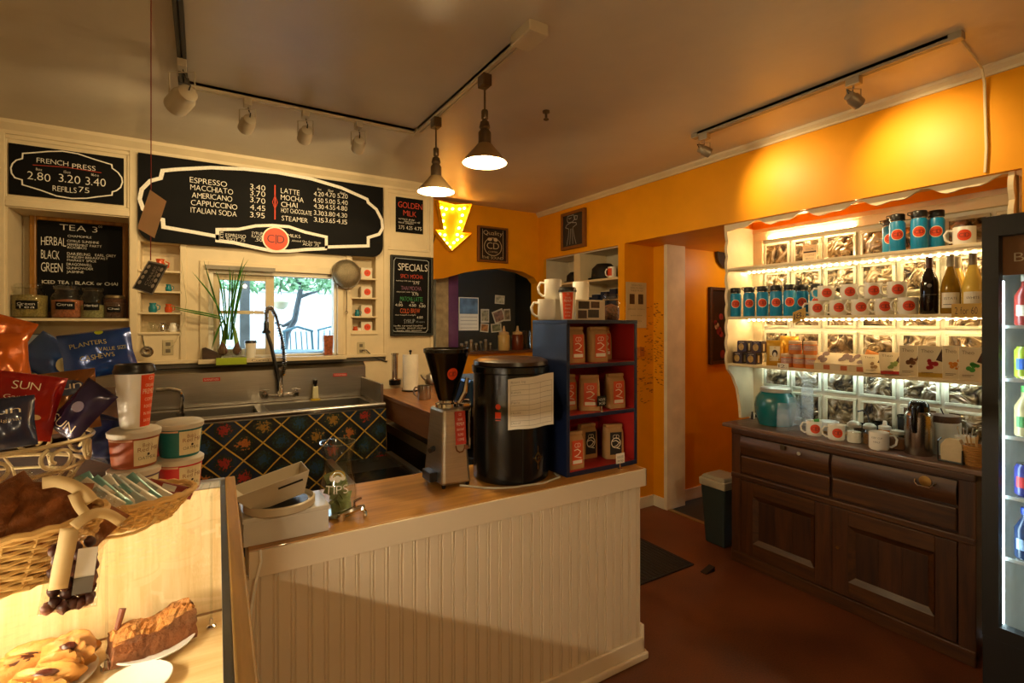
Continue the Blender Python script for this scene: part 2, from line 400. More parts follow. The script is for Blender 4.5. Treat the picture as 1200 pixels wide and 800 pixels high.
# ---- right wall (x = 3.05) : band, mug niche, passage, display niche
mb = MB()
mb.box((XR, -2.6, 2.28), (XR+.12, YF, CEIL))
MN = (3.206, 4.31, 1.25, 2.275)
grid(mb, 3.13, YF+.14, 0, 2.28, [MN], lambda a, b, c, d: mb.box((XR, a, b), (XR+.03, c, d)))
mb.box((XR+.03, 3.13, 0), (XR+.35, MN[0]-.02, 2.28)); mb.box((3.40, 3.0, 0), (3.48, 3.2, 2.28))
mb.box((3.48, 3.05, 0), (5.2, 3.17, 2.28)); mb.box((5.2, 2.2, 0), (5.3, 3.17, 2.34)); mb.box((3.47, 2.20, 0), (5.2, 2.24, 2.28))
mb.box((XR+.12, 2.24, 2.28), (5.3, 3.2, 2.34))
mb.box((XR, -2.6, 0), (XR+.12, .70, 2.28)); mb.box((XR+.12, .62, 0), (3.47, .70, 2.5)); mb.box((3.43, .62, 2.27), (3.47, 2.24, 2.5)); mb.box((XR+.12, .62, 2.48), (3.47, 2.24, 2.52)); mb.box((XR+.12, 2.21, 2.28), (3.47, 2.24, 2.5))
wr = struct(mb.build('wall_right', orange))
lin = M('niche lining', '#cfc4ae', .6, var=.05)
mb = MB(); mb.box((XR+.33, MN[0]-.02, MN[2]-.02), (XR+.35, MN[1]+.02, MN[3]+.0)); mb.box((XR+.03, MN[0]-.015, MN[2]), (XR+.33, MN[0], MN[3])); mb.box((XR+.03, MN[1], MN[2]), (XR+.33, MN[1]+.015, MN[3])); mb.box((XR+.03, MN[0], MN[2]-.02), (XR+.33, MN[1], MN[2])); mb.box((XR+.03, MN[0], MN[3]-.012), (XR+.33, MN[1], MN[3]))
mb.build('niche_lining', lin, wr)
dv = onX(676.5, 300, XR).y
B((XR-.004, dv-.045, MN[2]), (XR+.33, dv+.045, MN[3]-.012)).build('niche_divider', cream, wr)
nsz = onX(705, 326, XR).z
B((XR+.01, MN[0], nsz-.02), (XR+.33, dv-.045, nsz)).build('niche_shelf', cream, wr); B((XR+.01, dv+.045, nsz-.02), (XR+.33, MN[1], nsz)).build('niche_shelf', cream, wr)
# scratches on the passage corner
scr = MB()
for k in range(90):
    y = random.uniform(3.02, 3.12); z = random.uniform(.95, 1.9)*.75+.35; h = random.uniform(.004, .012)
    scr.add([(3.3985, y-.012, z), (3.3985, y+.012, z+.004), (3.3985, y+.008, z+h), (3.3985, y-.01, z+h-.002)], [(0,1,2,3)])
for k in range(110):
    x = random.uniform(3.2, 3.39); z = random.uniform(.9, 1.75); h = random.uniform(.003, .01); l = random.uniform(.006, .02)
    scr.add([(x-l, 3.1285, z), (x+l, 3.1285, z+.003), (x+l*.7, 3.1285, z+h), (x-l*.8, 3.1285, z+h)], [(0,1,2,3)])
scr.build('paint_scuffs', M('bare scuffed plaster', '#8a4a10', .8, var=.2), wr, fix=False)
struct(B((3.385, 2.965, 0), (3.62, 3.0, 2.28)).build('trim_6', M('chipped white paint', '#eadfc4', .6, var=.12, scale=6, bump=.2, bscale=12), bevel=.004))
mb = MB(); mb.box((3.385, 3.0, 0), (3.40, 3.13, .09)); mb.box((3.06, 3.115, 0), (3.4, 3.13, .09)); mb.box((3.62, 3.035, 0), (5.2, 3.05, .10)); mb.box((XR-.015, 3.13, 0), (XR, YF, .09)); mb.box((XR-.015, -2.6, 0), (XR, .68, .09))
struct(mb.build('baseboard_right', white))
# crown on yellow band
struct(MB().prism([(0,0),(-.012,0),(-.014,.012),(-.03,.03),(-.034,.045),(0,.045)], (XR, -2.6, 2.725), (1,0,0), (0,0,1), (0,1,0), 2.6+YF).build('trim_7', cream))
# ---- display niche : glass block wall, mortar, shelves, scalloped sides
GX = 3.42; NYL = 2.196; NYR = .70
mort = M('white mortar', '#d9d6c4', .55, var=.06)
gw = struct(B((GX+.012, NYR, 0), (GX+.05, NYL+.04, 2.275)).build('wall_niche', mort))
mb = MB(); mb.box((GX-.02, NYR, 2.19), (GX+.012, NYL, 2.275)); mb.box((GX-.02, 2.115, .9), (GX+.012, NYL, 2.19)); mb.box((GX-.028, NYR, 2.245), (GX-.02, NYL, 2.275))
mb.build('glass_wall_frame', cream, gw, bevel=.003)
def block_mat():
    m, nt, N, K, P = mk('wavy glass block')
    tc = N.new('ShaderNodeTexCoord'); oi = N.new('ShaderNodeObjectInfo')
    ad = N.new('ShaderNodeVectorMath'); ad.operation = 'ADD'; K.new(tc.outputs['Object'], ad.inputs[0]); K.new(oi.outputs['Random'], ad.inputs[1])
    n1 = N.new('ShaderNodeTexNoise'); n1.inputs['Scale'].default_value = 12; n1.inputs['Detail'].default_value = 2; n1.inputs['Distortion'].default_value = 1.6; K.new(ad.outputs[0], n1.inputs[0])
    rp = N.new('ShaderNodeValToRGB'); e = rp.color_ramp.elements; e[0].position = .36; e[0].color = (.035, .026, .018, 1); e[1].position = .66; e[1].color = (.55, .5, .42, 1)
    q = e.new(.5); q.color = (.26, .19, .10, 1)
    K.new(n1.outputs[0], rp.inputs[0]); K.new(rp.outputs[0], P.inputs['Base Color'])
    P.inputs['Roughness'].default_value = .08; P.inputs['Metallic'].default_value = .55
    b = N.new('ShaderNodeBump'); b.inputs['Strength'].default_value = 1; b.inputs['Distance'].default_value = .03; K.new(n1.outputs[0], b.inputs['Height']); K.new(b.outputs[0], P.inputs['Normal'])
    return m
bmat = block_mat(); bedge = M('glass block edge', '#c8c8b4', .12, var=.05)
PIT = .2055; y0 = 2.112
g0 = None
for i in range(7):
    for j in range(6):
        ya = y0-i*PIT; yb = max(ya-PIT+.022, NYR+.01); za = .943+j*PIT+.011; zb = za+PIT-.022
        if ya-yb < .05: continue
        full = abs((ya-yb)-(PIT-.022)) < 1e-4
        if full and g0 is not None:
            o = g0.copy(); COL.objects.link(o); o.parent = gw; c = ge.copy(); COL.objects.link(c); c.parent = o
        else:
            wd = ya-yb; hh = zb-za
            mb = MB(); n = 6
            # face slightly pillowed inside a clear rim
            vs = []; fs = []
            for r in range(n+1):
                for s in range(n+1):
                    u = s/n*2-1; v = r/n*2-1
                    vs.append((-.004-.010*(1-u*u)*(1-v*v), u*(wd/2-.016), v*(hh/2-.016)))
            for r in range(n):
                for s in range(n): fs.append((r*(n+1)+s, r*(n+1)+s+1, (r+1)*(n+1)+s+1, (r+1)*(n+1)+s))
            mb.add(vs, fs)
            o = mb.build('glass_block', bmat, None, smooth=True, fix=False); o.parent = gw
            mb = MB(); a = wd/2; b = hh/2; t = .017
            for p, q in (((-.008,-a,-b), (.012,a,-b+t)), ((-.008,-a,b-t), (.012,a,b)), ((-.008,-a,-b+t), (.012,-a+t,b-t)), ((-.008,a-t,-b+t), (.012,a,b-t))): mb.box(p, q)
            ge = mb.build('block_rim', bedge, None, bevel=.003); ge.parent = o
            if full: g0 = o
        o.location = (GX+.002, (ya+yb)/2, (za+zb)/2)
# side panel with scalloped front edge and lower bracket
XS = 3.11
def scal(z0, z1, n, amp, x):
    out = []
    for k in range(n*6+1):
        f = k/(n*6); out.append((x-amp*abs(math.sin(PI*f*n)), z0+(z1-z0)*f))
    return out
SH = [1.983, 1.648, 1.326]
poly = scal(1.30, 2.28, 9, .012, XS)
poly = [(GX, 0.93), (GX-.16, .93), (GX-.17, 1.02), (GX-.20, 1.14), (GX-.25, 1.23), (XS+.005, 1.28)]+poly+[(GX, 2.28)]
un = tag(thing('display_shelf', 'white built-in shelf unit with scalloped sides before the glass block wall', 'shelf', (XS+.1, 1.45, .93)), 'white built-in shelf unit with scalloped sides before the glass block wall', 'shelf')
MB().prism(poly, (0, NYL-.012, 0), (1,0,0), (0,0,1), (0,1,0), .02).build('side_panel', cream, un)
MB().prism([(x, z) for x, z in poly[5:]], (0, NYR, 0), (1,0,0), (0,0,1), (0,1,0), .02).build('side_panel', cream, un)
for z in SH: B((XS, NYR+.02, z-.018), (GX-.02, NYL-.012, z)).build('shelf_board', cream, un, bevel=.003)
val = [(-NYL+.0, 2.282), (-NYR, 2.282)]
for k in range(60, -1, -1):
    f = k/60; s = -NYL+(NYL-NYR)*f
    dz = .030+.018*math.sin(f*PI*10)+.010*math.sin(f*PI*20+1)
    val.append((s, 2.282-dz))
MB().prism(val, (XR+.035, 0, 0), (0,-1,0), (0,0,1), (1,0,0), .015).build('valance', cream, un)
mb = MB().prism([(x, z) for x, z in scal(1.9, 2.28, 3, .02, XR+.03)]+[(XR+.09, 2.28), (XR+.09, 1.9)], (0, NYR+.03, 0), (1,0,0), (0,0,1), (0,1,0), .02)
mb.build('corner_scroll', cream, un)
# LED strips of the shelf unit
led = glow('warm led', (1, .70, .33), 210); tape = M('led tape', '#efe6cc', .4)
for nm, z, x, ya, yb, st in (('top', 2.205, GX-.024, 2.06, 1.52, .014), ('a', SH[0]-.024, XS+.20, 2.16, .74, .036), ('b', SH[1]-.024, XS+.20, 2.16, .74, .036)):
    tp = B((x, ya, z), (x+.008, yb, z+.006)).build('led_strip', tape, un)
    mb = MB(); y = ya
    while y > yb:
        mb.box((x-.006, y, z-.004), (x+.004, y-.009, z+.004)); y -= st
    mb.build('led_bead', led, tp)['kind'] = 'stuff'
coolled = glow('cool led', (.80, 1, .92), 65)
tp = B((GX-.05, 2.10, SH[2]-.026), (GX-.04, .75, SH[2]-.019)).build('led_strip', tape, un); B((GX-.048, 2.10, SH[2]-.029), (GX-.042, .75, SH[2]-.026)).build('led_bead', coolled, tp)
# ============================================================ CEILING FIXTURES
trk = M('white track metal', '#cfc2a4', .4, var=.05); trkd = M('dark track slot', '#171512', .5); bronze = M('aged bronze', '#6b5a44', .35, .8, var=.15)
def track(name, label, p, q, tone=trk):
    p, q = Vector(p), Vector(q); d = (q-p).normalized(); n = Vector((-d.y, d.x, 0))*.017
    t = thing(name, label, 'track light', ((p+q)/2)[:])
    mb = MB()
    for s0, s1, z0 in ((-1, -.2, 2.742), (.2, 1, 2.742), (-1, 1, 2.756)):
        a = [p+n*s0, p+n*s1, q+n*s1, q+n*s0]
        mb.add([Vector((v.x, v.y, z0)) for v in a]+[Vector((v.x, v.y, CEIL)) for v in a], [(0,1,2,3),(4,7,6,5),(0,4,5,1),(1,5,6,2),(2,6,7,3),(3,7,4,0)])
    mb.build('rail', tone, t)
    a = [p+n*-.19, p+n*.19, q+n*.19, q+n*-.19]
    sl = MB(); sl.add([Vector((v.x, v.y, 2.7545)) for v in a], [(0,1,2,3)]); sl.build('slot', trkd, t, fix=False)
    for e in (p, q): B((e.x-.022, e.y-.022, 2.74), (e.x+.022, e.y+.022, CEIL)).build('end_cap', tone, t, bevel=.003)
    return t
TY = 2.898
track('ceiling_track', 'dark ceiling track running toward the camera at far left', (-.075, TY-.03, 0), (-.075, .4, 0), M('dark track metal', '#3a332a', .45))
track('ceiling_track', 'white ceiling track in front of the long menu board', (-.075, TY, 0), (1.11, TY, 0))
trc = track('ceiling_track', 'white ceiling track carrying the two pendant lamps', (1.11, TY-.03, 0), (1.11, 1.68, 0))
B((1.065, 1.60, 2.725), (1.155, 1.74, CEIL)).build('feed_box', trk, trc, bevel=.004)
trd = track('ceiling_track', 'ceiling track with two small spots beside the yellow band', (2.59, 2.04, 0), (2.59, .785, 0), M('grey track metal', '#9a8f7c', .4, .3))
spotm = M('spot housing', '#bdb096', .4, var=.06); bulbm = glow('spot bulb', (1, .78, .45), 12)
def spot(label, loc, aim, power, cone=70, tone=spotm, big=1.0, name='track_spotlight'):
    loc = Vector(loc); t = thing(name, label, 'spotlight', loc[:])
    B((loc.x-.018, loc.y-.03, loc.z-.035), (loc.x+.018, loc.y+.03, loc.z)).build('adapter', tone, t, bevel=.003)
    d = (Vector(aim)-loc).normalized(); c = loc+Vector((0, 0, -.125*big))
    d = (Vector(aim)-c).normalized(); R = d.to_track_quat('Z', 'Y').to_matrix().to_4x4()
    s = RT
    r = .036*big
    mb = MB(); mb.tube([loc+Vector((0,0,-.03)), loc+Vector((0,0,-.05)), loc+Vector((0,0,-.05))+s*r*1.15, c+s*r*1.15], .003, 5)
    mb.tube([loc+Vector((0,0,-.05)), loc+Vector((0,0,-.05))-s*r*1.15, c-s*r*1.15], .003, 5); mb.build('yoke', tone, t)
    T([loc+Vector((0,0,-.03)), loc+Vector((.01,.01,-.06)), c-d*.06*big+Vector((0,0,.02)), c-d*.04*big], .003, 5).build('cord', black, t, smooth=True)
    L([(.001,-.05*big),(.02*big,-.05*big),(.028*big,-.045*big),(.030*big,-.02*big),(r,-.012*big),(r,.045*big),(r*.9,.045*big),(r*.86,.02*big),(.001,.015*big)], 18, c[:], M=R.to_3x3()).build('lamp_head', tone, t, smooth=True)
    L([(.001,.018*big),(r*.8,.022*big),(r*.7,.034*big),(.001,.038*big)], 14, c[:], M=R.to_3x3()).build('bulb', bulbm, t, smooth=True)
    lamp('SPOT', 'spot_beam', (c+d*.06*big)[:], power, size=.025, aim=aim, spot=cone, blend=.9, parent=t)
    return t
for px, ax, lb, pw in ((290, .0, 'white spotlight nearest the left end of the menu board track', 15), (358, .45, 'white spotlight at the middle of the menu board track', 15), (420, .9, 'white spotlight nearest the pendant end of the menu board track', 15)):
    q = onY(px, 125, TY); spot(lb, (q.x, TY, 2.745), (ax, 4.0, 2.30), pw, 95)
spot('larger white spotlight under the dark track at far left', (-.075, 2.62, 2.745), (-.7, 4.0, 2.2), 17, 95, big=1.35)
silver = M('spot grey metal', '#a89c88', .3, .6)
spot('small grey spotlight at the far end of the yellow wall track', (2.59, 1.98, 2.745), (3.05, 1.72, 2.42), 19, 92, silver, .8)
spot('small grey spotlight in the middle of the yellow wall track', (2.59, 1.16, 2.745), (3.05, 1.05, 2.42), 19, 92, silver, .8)
cw = M('white cord', '#d8caa4', .5)
tag(T([(2.59, .785, 2.76), (2.75, .80, 2.762), (3.0, .82, 2.755), (3.035, .82, 2.70), (3.043, .82, 2.6), (3.042, .815, 2.4), (3.043, .82, 2.29)], .006, 6).build('power_cord', cw, None, smooth=True), 'white power cord running from ceiling track down the yellow wall', 'cord')
# pendants
shadeo = M('pendant shade bronze', '#a88a5c', .35, .5, var=.1); shadei = M('pendant inside white', '#f2ead8', .35, var=.02); bulbp = glow('pendant bulb', (1, .80, .48), 26)
def pendant(label, x, y, zb, top=2.745, power=25):
    t = thing('pendant_lamp', label, 'pendant lamp', (x, y, zb))
    B((x-.022, y-.03, top-.055), (x+.022, y+.03, top)).build('adapter', bronze, t, bevel=.004)
    L([(.005, zb+.15), (.005, top-.05)], 8, (x, y, 0)).build('stem', bronze, t)
    L([(.013, zb+.24), (.016, zb+.235), (.016, zb+.20), (.013, zb+.195)], 12, (x, y, 0)).build('coupling', bronze, t, smooth=True)
    L([(.010, zb+.19), (.02, zb+.185), (.026, zb+.16), (.020, zb+.15), (.030, zb+.135), (.030, zb+.085), (.036, zb+.08)], 18, (x, y, 0)).build('socket_cap', bronze, t, smooth=True)
    L([(.034, zb+.082), (.048, zb+.064), (.088, zb+.018), (.100, zb+.0), (.102, zb-.004)], 32, (x, y, 0), cap=False).build('shade', shadeo, t, smooth=True, fix=False)
    L([(.001, zb+.079), (.032, zb+.078), (.046, zb+.061), (.086, zb+.015), (.0985, zb-.003), (.102, zb-.004)], 32, (x, y, 0), cap=False).build('shade_lining', shadei, t, smooth=True, fix=False)
    L([(.001, zb-.002), (.02, zb+.004), (.03, zb+.02), (.028, zb+.04), (.016, zb+.06), (.013, zb+.076)], 16, (x, y, 0)).build('bulb', bulbp, t, smooth=True)
    lamp('POINT', 'pendant_light', (x, y, zb-.03), power, size=.03, parent=t)
    return t
q = onX(511, 224, 1.11); pendant('bronze pendant lamp hanging before the specials chalkboard, nearer the menu wall', 1.11, q.y, q.z)
q = onX(568, 190, 1.11); pendant('bronze pendant lamp hanging nearest the camera above the counter', 1.11, q.y, q.z)
pendant('bronze pendant lamp over the customer side behind the viewer', .6, -1.3, 2.25, 2.77, 40)  # added lamp out of view, lifts the light on the customer side
t = thing('hall_fill', 'flush dome ceiling lamp in the orange passage', 'ceiling lamp', (4.25, 2.62, 2.28))  # added fill light, hidden behind the niche, brightens the passage walls
L([(.11, 2.28), (.11, 2.265), (.10, 2.26)], 24, (4.25, 2.62, 0)).build('rim', bronze, t); L([(.10, 2.262), (.085, 2.235), (.05, 2.215), (.001, 2.21)], 24, (4.25, 2.62, 0), cap=False).build('dome', glow('hall fill dome', (1, .74, .42), 6), t, smooth=True)
lamp('POINT', 'hall_fill_light', (4.25, 2.62, 2.15), 4, (1, .85, .6), size=.08, parent=t)
q = onZ(640, 130, CEIL)
t = thing('ceiling_hook', 'small dark sprinkler stub in the bare middle of the ceiling', 'hook', q[:])
L([(.002, CEIL-.055), (.014, CEIL-.05), (.016, CEIL-.045), (.007, CEIL-.04), (.007, CEIL-.012), (.02, CEIL-.01), (.02, CEIL)], 12, (q.x, q.y, 0)).build('nozzle', bronze, t, smooth=True)
# ============================================================ MENU WALL CONTENTS
def zoomY(x, y, ox, oy, k, Y): return onY(ox+x/k, oy+y/k, Y)
def rounded(x0, z0, x1, z1, r, n=6, corners='abcd'):
    out = []
    for key, cx, cz, a0 in (('a', x1-r, z0+r, -PI/2), ('b', x1-r, z1-r, 0), ('c', x0+r, z1-r, PI/2), ('d', x0+r, z0+r, PI)):
        if key in corners: out += [(cx+r*math.cos(a0+PI/2*k/n), cz+r*math.sin(a0+PI/2*k/n)) for k in range(n+1)]
        else: out.append((x1 if key in 'ab' else x0, z0 if key in 'ad' else z1))
    return out
def pplane(Y, e=.002): return lambda px, py: (lambda q: Vector((q.x, Y-e, q.z)))(onY(px, py, Y))
def outline(board, name, pxpts, wpx, Y, mat=None, closed=True, e=.002):
    P3 = [onY(a, b, Y) for a, b in pxpts]; wd = wpx*dep(P3[0])/F
    MB().ribbon([(q.x, q.z) for q in P3], wd, planeY(Y, e), closed).build(name, mat or chalk, board, fix=False)
def arc(x0, y0, x1, y1, bul, n=8):
    """pixel polyline bulging sideways by bul"""
    dx, dy = x1-x0, y1-y0; l = math.hypot(dx, dy); nx, ny = -dy/l, dx/l
    return [(x0+dx*k/n+nx*bul*math.sin(PI*k/n), y0+dy*k/n+ny*bul*math.sin(PI*k/n)) for k in range(n+1)]
# ---- long menu board
YB = YM-.045
a = onY(162, 178.5, YB); b = onY(449, 220, YB); zt = (a.z+b.z)/2; zb = onY(439, 301, YB).z
t = thing('menu_board', 'long black menu board with white scroll border and drink prices', 'chalkboard', (a.x, YB, zb))
MB().prism(rounded(a.x, zb, b.x, zt, .09, corners='ad'), (0, YB, 0), (1,0,0), (0,0,1), (0,1,0), .028).build('board', slate, t)
C2 = lambda x, y: (150+x/3.077, 160+y/3.077)
bd = [C2(118,150), C2(125,123)]+[C2(*p) for p in ((180,118),(300,112),(420,117),(540,130),(660,152),(770,185),(862,226))]+[C2(866,238)]
bd += [C2(*p) for p in ((895,262),(915,300),(918,330),(905,352),(866,364))]+[C2(866,394), C2(715,398), C2(712,404)]
bd += [C2(*p) for p in ((640,407),(580,413),(520,412),(450,398),(380,382),(322,375))]+[C2(322,360), C2(240,345), C2(128,326), C2(126,300)]
bd += [C2(*p) for p in ((85,290),(55,262),(42,225),(50,190),(80,160))]
outline(t, 'border', bd, 4.2, YB)
bd2 = [C2(*p) for p in ((322,335),(400,334),(460,322),(520,320),(580,325),(640,345),(715,362),(715,404))]
bd2 = [C2(322,373)]+bd2
outline(t, 'inner_border', bd2, 3.6, YB, closed=False)
mb = MB()
for s, x0, x1, y, h in (('ESPRESSO',223,357,165,19),('MACCHIATO',225,379,191,19),('AMERICANO',230,376,219,19),('CAPPUCCINO',227,394,246,19),('ITALIAN SODA',226,392,273,19),
        ('3.40',440,495,189,19),('3.70',440,495,212,19),('3.70',440,495,236,19),('4.45',440,495,264,19),('3.95',440,493,290,19),
        ('LATTE',551,618,203,18),('MOCHA',551,633,228,18),('CHAI',552,611,252,18),('HOT CHOCOLATE',552,662,273,16),('STEAMER',554,648,302,17),
        ('4.20',670,706,213,16),('4.70',711,747,216,16),('5.20',755,792,220,16),('4.50',668,704,236,16),('5.00',711,747,240,16),('5.40',755,792,243,16),
        ('4.30',670,706,258,16),('4.55',711,747,261,16),('4.80',752,790,264,16),('3.30',670,706,282,16),('3.80',709,747,286,16),('4.30',752,790,289,16),('3.15',670,706,307,16),('3.65',711,747,309,16),('4.15',752,790,313,16),
        ('8oz',683,697,193,8),('12oz',722,740,198,8),('16oz',765,783,206,8),
        ('ESPRESSO',352,425,361,12),('SHOT .75',354,422,374,11),('SYRUP',446,486,352,10),('FLAVOR',446,486,364,10),('.50',458,484,377,11),('MILKS',576,622,362,11),('Almond Oat Soy Hemp',590,695,378,7),('ADD .75',630,688,392,8)):
    p0, p1 = C2(x0, y), C2(x1, y); ptext(mb, s, p0[0], p1[0], p0[1], h/3.077, YB)
mb.build('lettering', chalk, t, fix=False)
q = onY(*C2(345, 375), YB)
mb = MB(); text(mb, 'EXTRA', 0, 0, .022, lambda x, y: Vector((q.x-y, YB-.002, q.z+x)), .085); mb.build('lettering', chalk, t, fix=False)
mb = MB(); c0 = onY(*C2(530, 237), YB); h = 62/3.077*dep(c0)/F
mb.flat([Vector((c0.x-.004, YB-.002, c0.z-h)), Vector((c0.x+.004, YB-.002, c0.z-h)), Vector((c0.x+.004, YB-.002, c0.z+h)), Vector((c0.x-.004, YB-.002, c0.z+h))])
mb.ribbon([(c0.x, c0.z-.05), (c0.x-.016, c0.z), (c0.x, c0.z+.05), (c0.x+.016, c0.z)], .004, planeY(YB), True); mb.build('divider_mark', chalkred, t, fix=False)
def roundel(t, c, r, fnm, bg=logoor, ring=True, off=.0008):
    """orange disc with the two ringed letters; fnm(x, y, e) maps onto the surface"""
    if ring: MB().disc(c[0], c[1], r*1.12, lambda x, y: fnm(x, y, .0), 28, rings=2).build('emblem_ring', logocr, t, fix=False)
    d = MB().disc(c[0], c[1], r, lambda x, y: fnm(x, y, off), 28, rings=2).build('emblem', bg, t, fix=False)
    mb = MB(); text(mb, 'C', c[0]-r*.70, c[1]-r*.34, r*.70, lambda x, y: fnm(x, y, off*2), r*.58); text(mb, 'D', c[0]+r*.10, c[1]-r*.34, r*.70, lambda x, y: fnm(x, y, off*2), r*.6)
    mb.add([fnm(c[0]+sx*r*.035, c[1]+sy*r*.42, off*2) for sx, sy in ((-1,-1),(1,-1),(1,1),(-1,1))], [(0,1,2,3)])
    mb.build('emblem_letters', logodk, d, fix=False)
q = onY(*C2(533, 370), YB); r = 40/3.077*dep(q)/F
roundel(t, (q.x, q.z), r, lambda x, y, e: Vector((x, YB-.003-e*2, y)))
# ---- French press board
YP = YM-.012
a = onY(10, 167, YP); b = onY(145, 186, YP); zb = onY(10, 227, YP).z
t = thing('price_board', 'small black board lettered FRENCH PRESS above the tea niche', 'chalkboard', (a.x, YP, zb))
B((a.x, YP, zb), (b.x, YP+.008, a.z)).build('board', slate, t)
C4 = lambda x, y: (x/5.7125, 160+y/5.7125)
bd = [C4(*p) for p in ((150,148),(153,113),(230,108),(320,100),(420,98),(520,115),(640,155),(748,188),(752,212),(790,240),(815,275),(820,305),(808,340),(780,362),(752,370),(750,392),(660,402),(580,413),(480,414),(380,398),(270,358),(150,322),(148,290),(100,275),(78,245),(73,210),(85,180),(110,158))]
outline(t, 'border', bd, 1.4, YP)
mb = MB()
for s, x0, x1, y, h in (('FRENCH',246,458,172,32),('PRESS',484,640,212,32),('2.80',183,338,285,52),('3.20',393,538,302,52),('3.40',573,708,322,52),('REFILLS',353,513,363,36),('75',527,598,372,36),('8oz',240,282,225,16),('12oz',428,474,243,16),('16oz',612,662,262,16)):
    p0, p1 = C4(x0, y), C4(x1, y); ptext(mb, s, p0[0], p1[0], p0[1], h/5.7125, YP)
mb.build('lettering', chalk, t, fix=False)
outline(t, 'underline', [C4(220,190), C4(440,205), C4(680,243)], .6, YP, chalkred, False)
# ---- tea board standing in the niche
YT = YM+.24
C9 = lambda x, y: (30+x/7.27, 250+y/7.27)
a = onY(*C9(95,55), YT); b = onY(*C9(828,105), YT); zb = 1.634
t = thing('tea_board', 'gold framed black tea list board standing in the wall niche', 'chalkboard', ((a.x+b.x)/2, YT, zb))
B((a.x, YT, zb+.04), (b.x, YT+.012, a.z)).build('board', slate, t)
gold = wood('gilt frame', '#6b4312', '#a8742a', 2, 3, .35)
fw = .032
for p, q in (((a.x-fw, YT-.018, zb), (a.x, YT+.02, a.z+fw)), ((b.x, YT-.018, zb), (b.x+fw, YT+.02, a.z+fw)), ((a.x, YT-.018, a.z), (b.x, YT+.02, a.z+fw)), ((a.x, YT-.018, zb), (b.x, YT+.02, zb+.04))): B(p, q).build('frame_side', gold, t, bevel=.006)
mb = MB()
for s, x0, x1, y, h in (('TEA 3',290,612,140,48),('00',620,655,122,18),('HERBAL',132,345,268,72),('BLACK',132,290,385,72),('GREEN',132,315,495,76),
        ('CHAMOMILE',358,562,200,18),('CITRUS SUNSHINE',354,625,243,20),('PEPPERMINT PARTY',356,648,275,20),('ROOIBOS',358,520,298,18),
        ('DARJEELING   EARL GREY',355,770,352,22),('ENGLISH BREAKFAST',355,702,378,18),('MARKET SPICE',355,603,406,18),('DRAGONWELL',350,566,442,22),('GUNPOWDER',350,576,474,20),('JASMINE',350,495,505,20),('ICED TEA : BLACK or CHAI',140,785,596,28)):
    p0, p1 = C9(x0, y), C9(x1, y); ptext(mb, s, p0[0], p1[0], p0[1], h/7.27, YT)
mb.build('lettering', chalk, t, fix=False)
# ---- jars of tea on the niche shelf
teas = [M('green tea leaves', '#8a7a40', .9, var=.4, scale=120, bump=1, bscale=160), M('rose tea leaves', '#9a5a36', .9, var=.4, scale=120, bump=1, bscale=160), M('pale tea leaves', '#8e8a5a', .9, var=.4, scale=120, bump=1, bscale=160), M('dark tea leaves', '#4a2e18', .9, var=.4, scale=120, bump=1, bscale=160)]
lidm = M('tin lid', '#8a7a5a', .35, .7, var=.1)
jl = ['wide glass tea jar at the left end of the niche shelf', 'glass tea jar filled with rose brown tea before the tea board', 'tall narrow glass tea jar third along the niche shelf', 'short glass tea jar at the right end of the niche shelf']
for i, (px, wpx, ytop, ws, fill, lab) in enumerate(((35, 33, 331, 1, .66, 'Green\nTea'), (79, 30, 333, 1, .55, 'Citrus'), (109, 25, 335, .95, .42, 'Herbal'), (134.5, 22, 344, .97, .85, 'Chai'))):
    c = onY(px, 371, YM+.085); d = dep(c); r = wpx*d/F/2; z = 1.633; h = (371-ytop)*d/F
    t = thing('tea_jar', jl[i], 'jar', (c.x, c.y, z), 0, 'tea jars on the niche shelf')
    L([(r*.9, z), (r, z+.01), (r, z+h*.62), (r*.92, z+h*.72), (r*.76, z+h*.8), (r*.76, z+h*.9)], 20, (c.x, c.y, 0)).build('glass', jarglass, t, smooth=True)
    L([(r*.86, z+.004), (r*.95, z+.012), (r*.95, z+h*fill), (.001, z+h*(fill+.04))], 18, (c.x, c.y, 0)).build('tea_leaves', teas[i], t, smooth=True)
    L([(r*.80, z+h*.87), (r*.84, z+h*.88), (r*.84, z+h*.97), (r*.7, z+h), (.001, z+h)], 20, (c.x, c.y, 0)).build('lid', jarglass if i < 3 else lidm, t, smooth=True)
    fn = lambda x, y, c=c, r=r, e=.003: Vector((c.x+(r+e)*math.sin(x/r), c.y-(r+e)*math.cos(x/r), y))
    lb = MB().rect(-r*.55, z+h*.26, r*.6, z+h*.5, fn, 6, 1).build('label', slate, t, fix=False)
    mb = MB()
    for k, s in enumerate(lab.split('\n')): text(mb, s, 0, z+h*(.37-.09*k), h*.075, lambda x, y, c=c, r=r: fn(x, y, c, r, .004), r*.9, ctr=True)
    mb.build('label_writing', chalk, lb, fix=False)
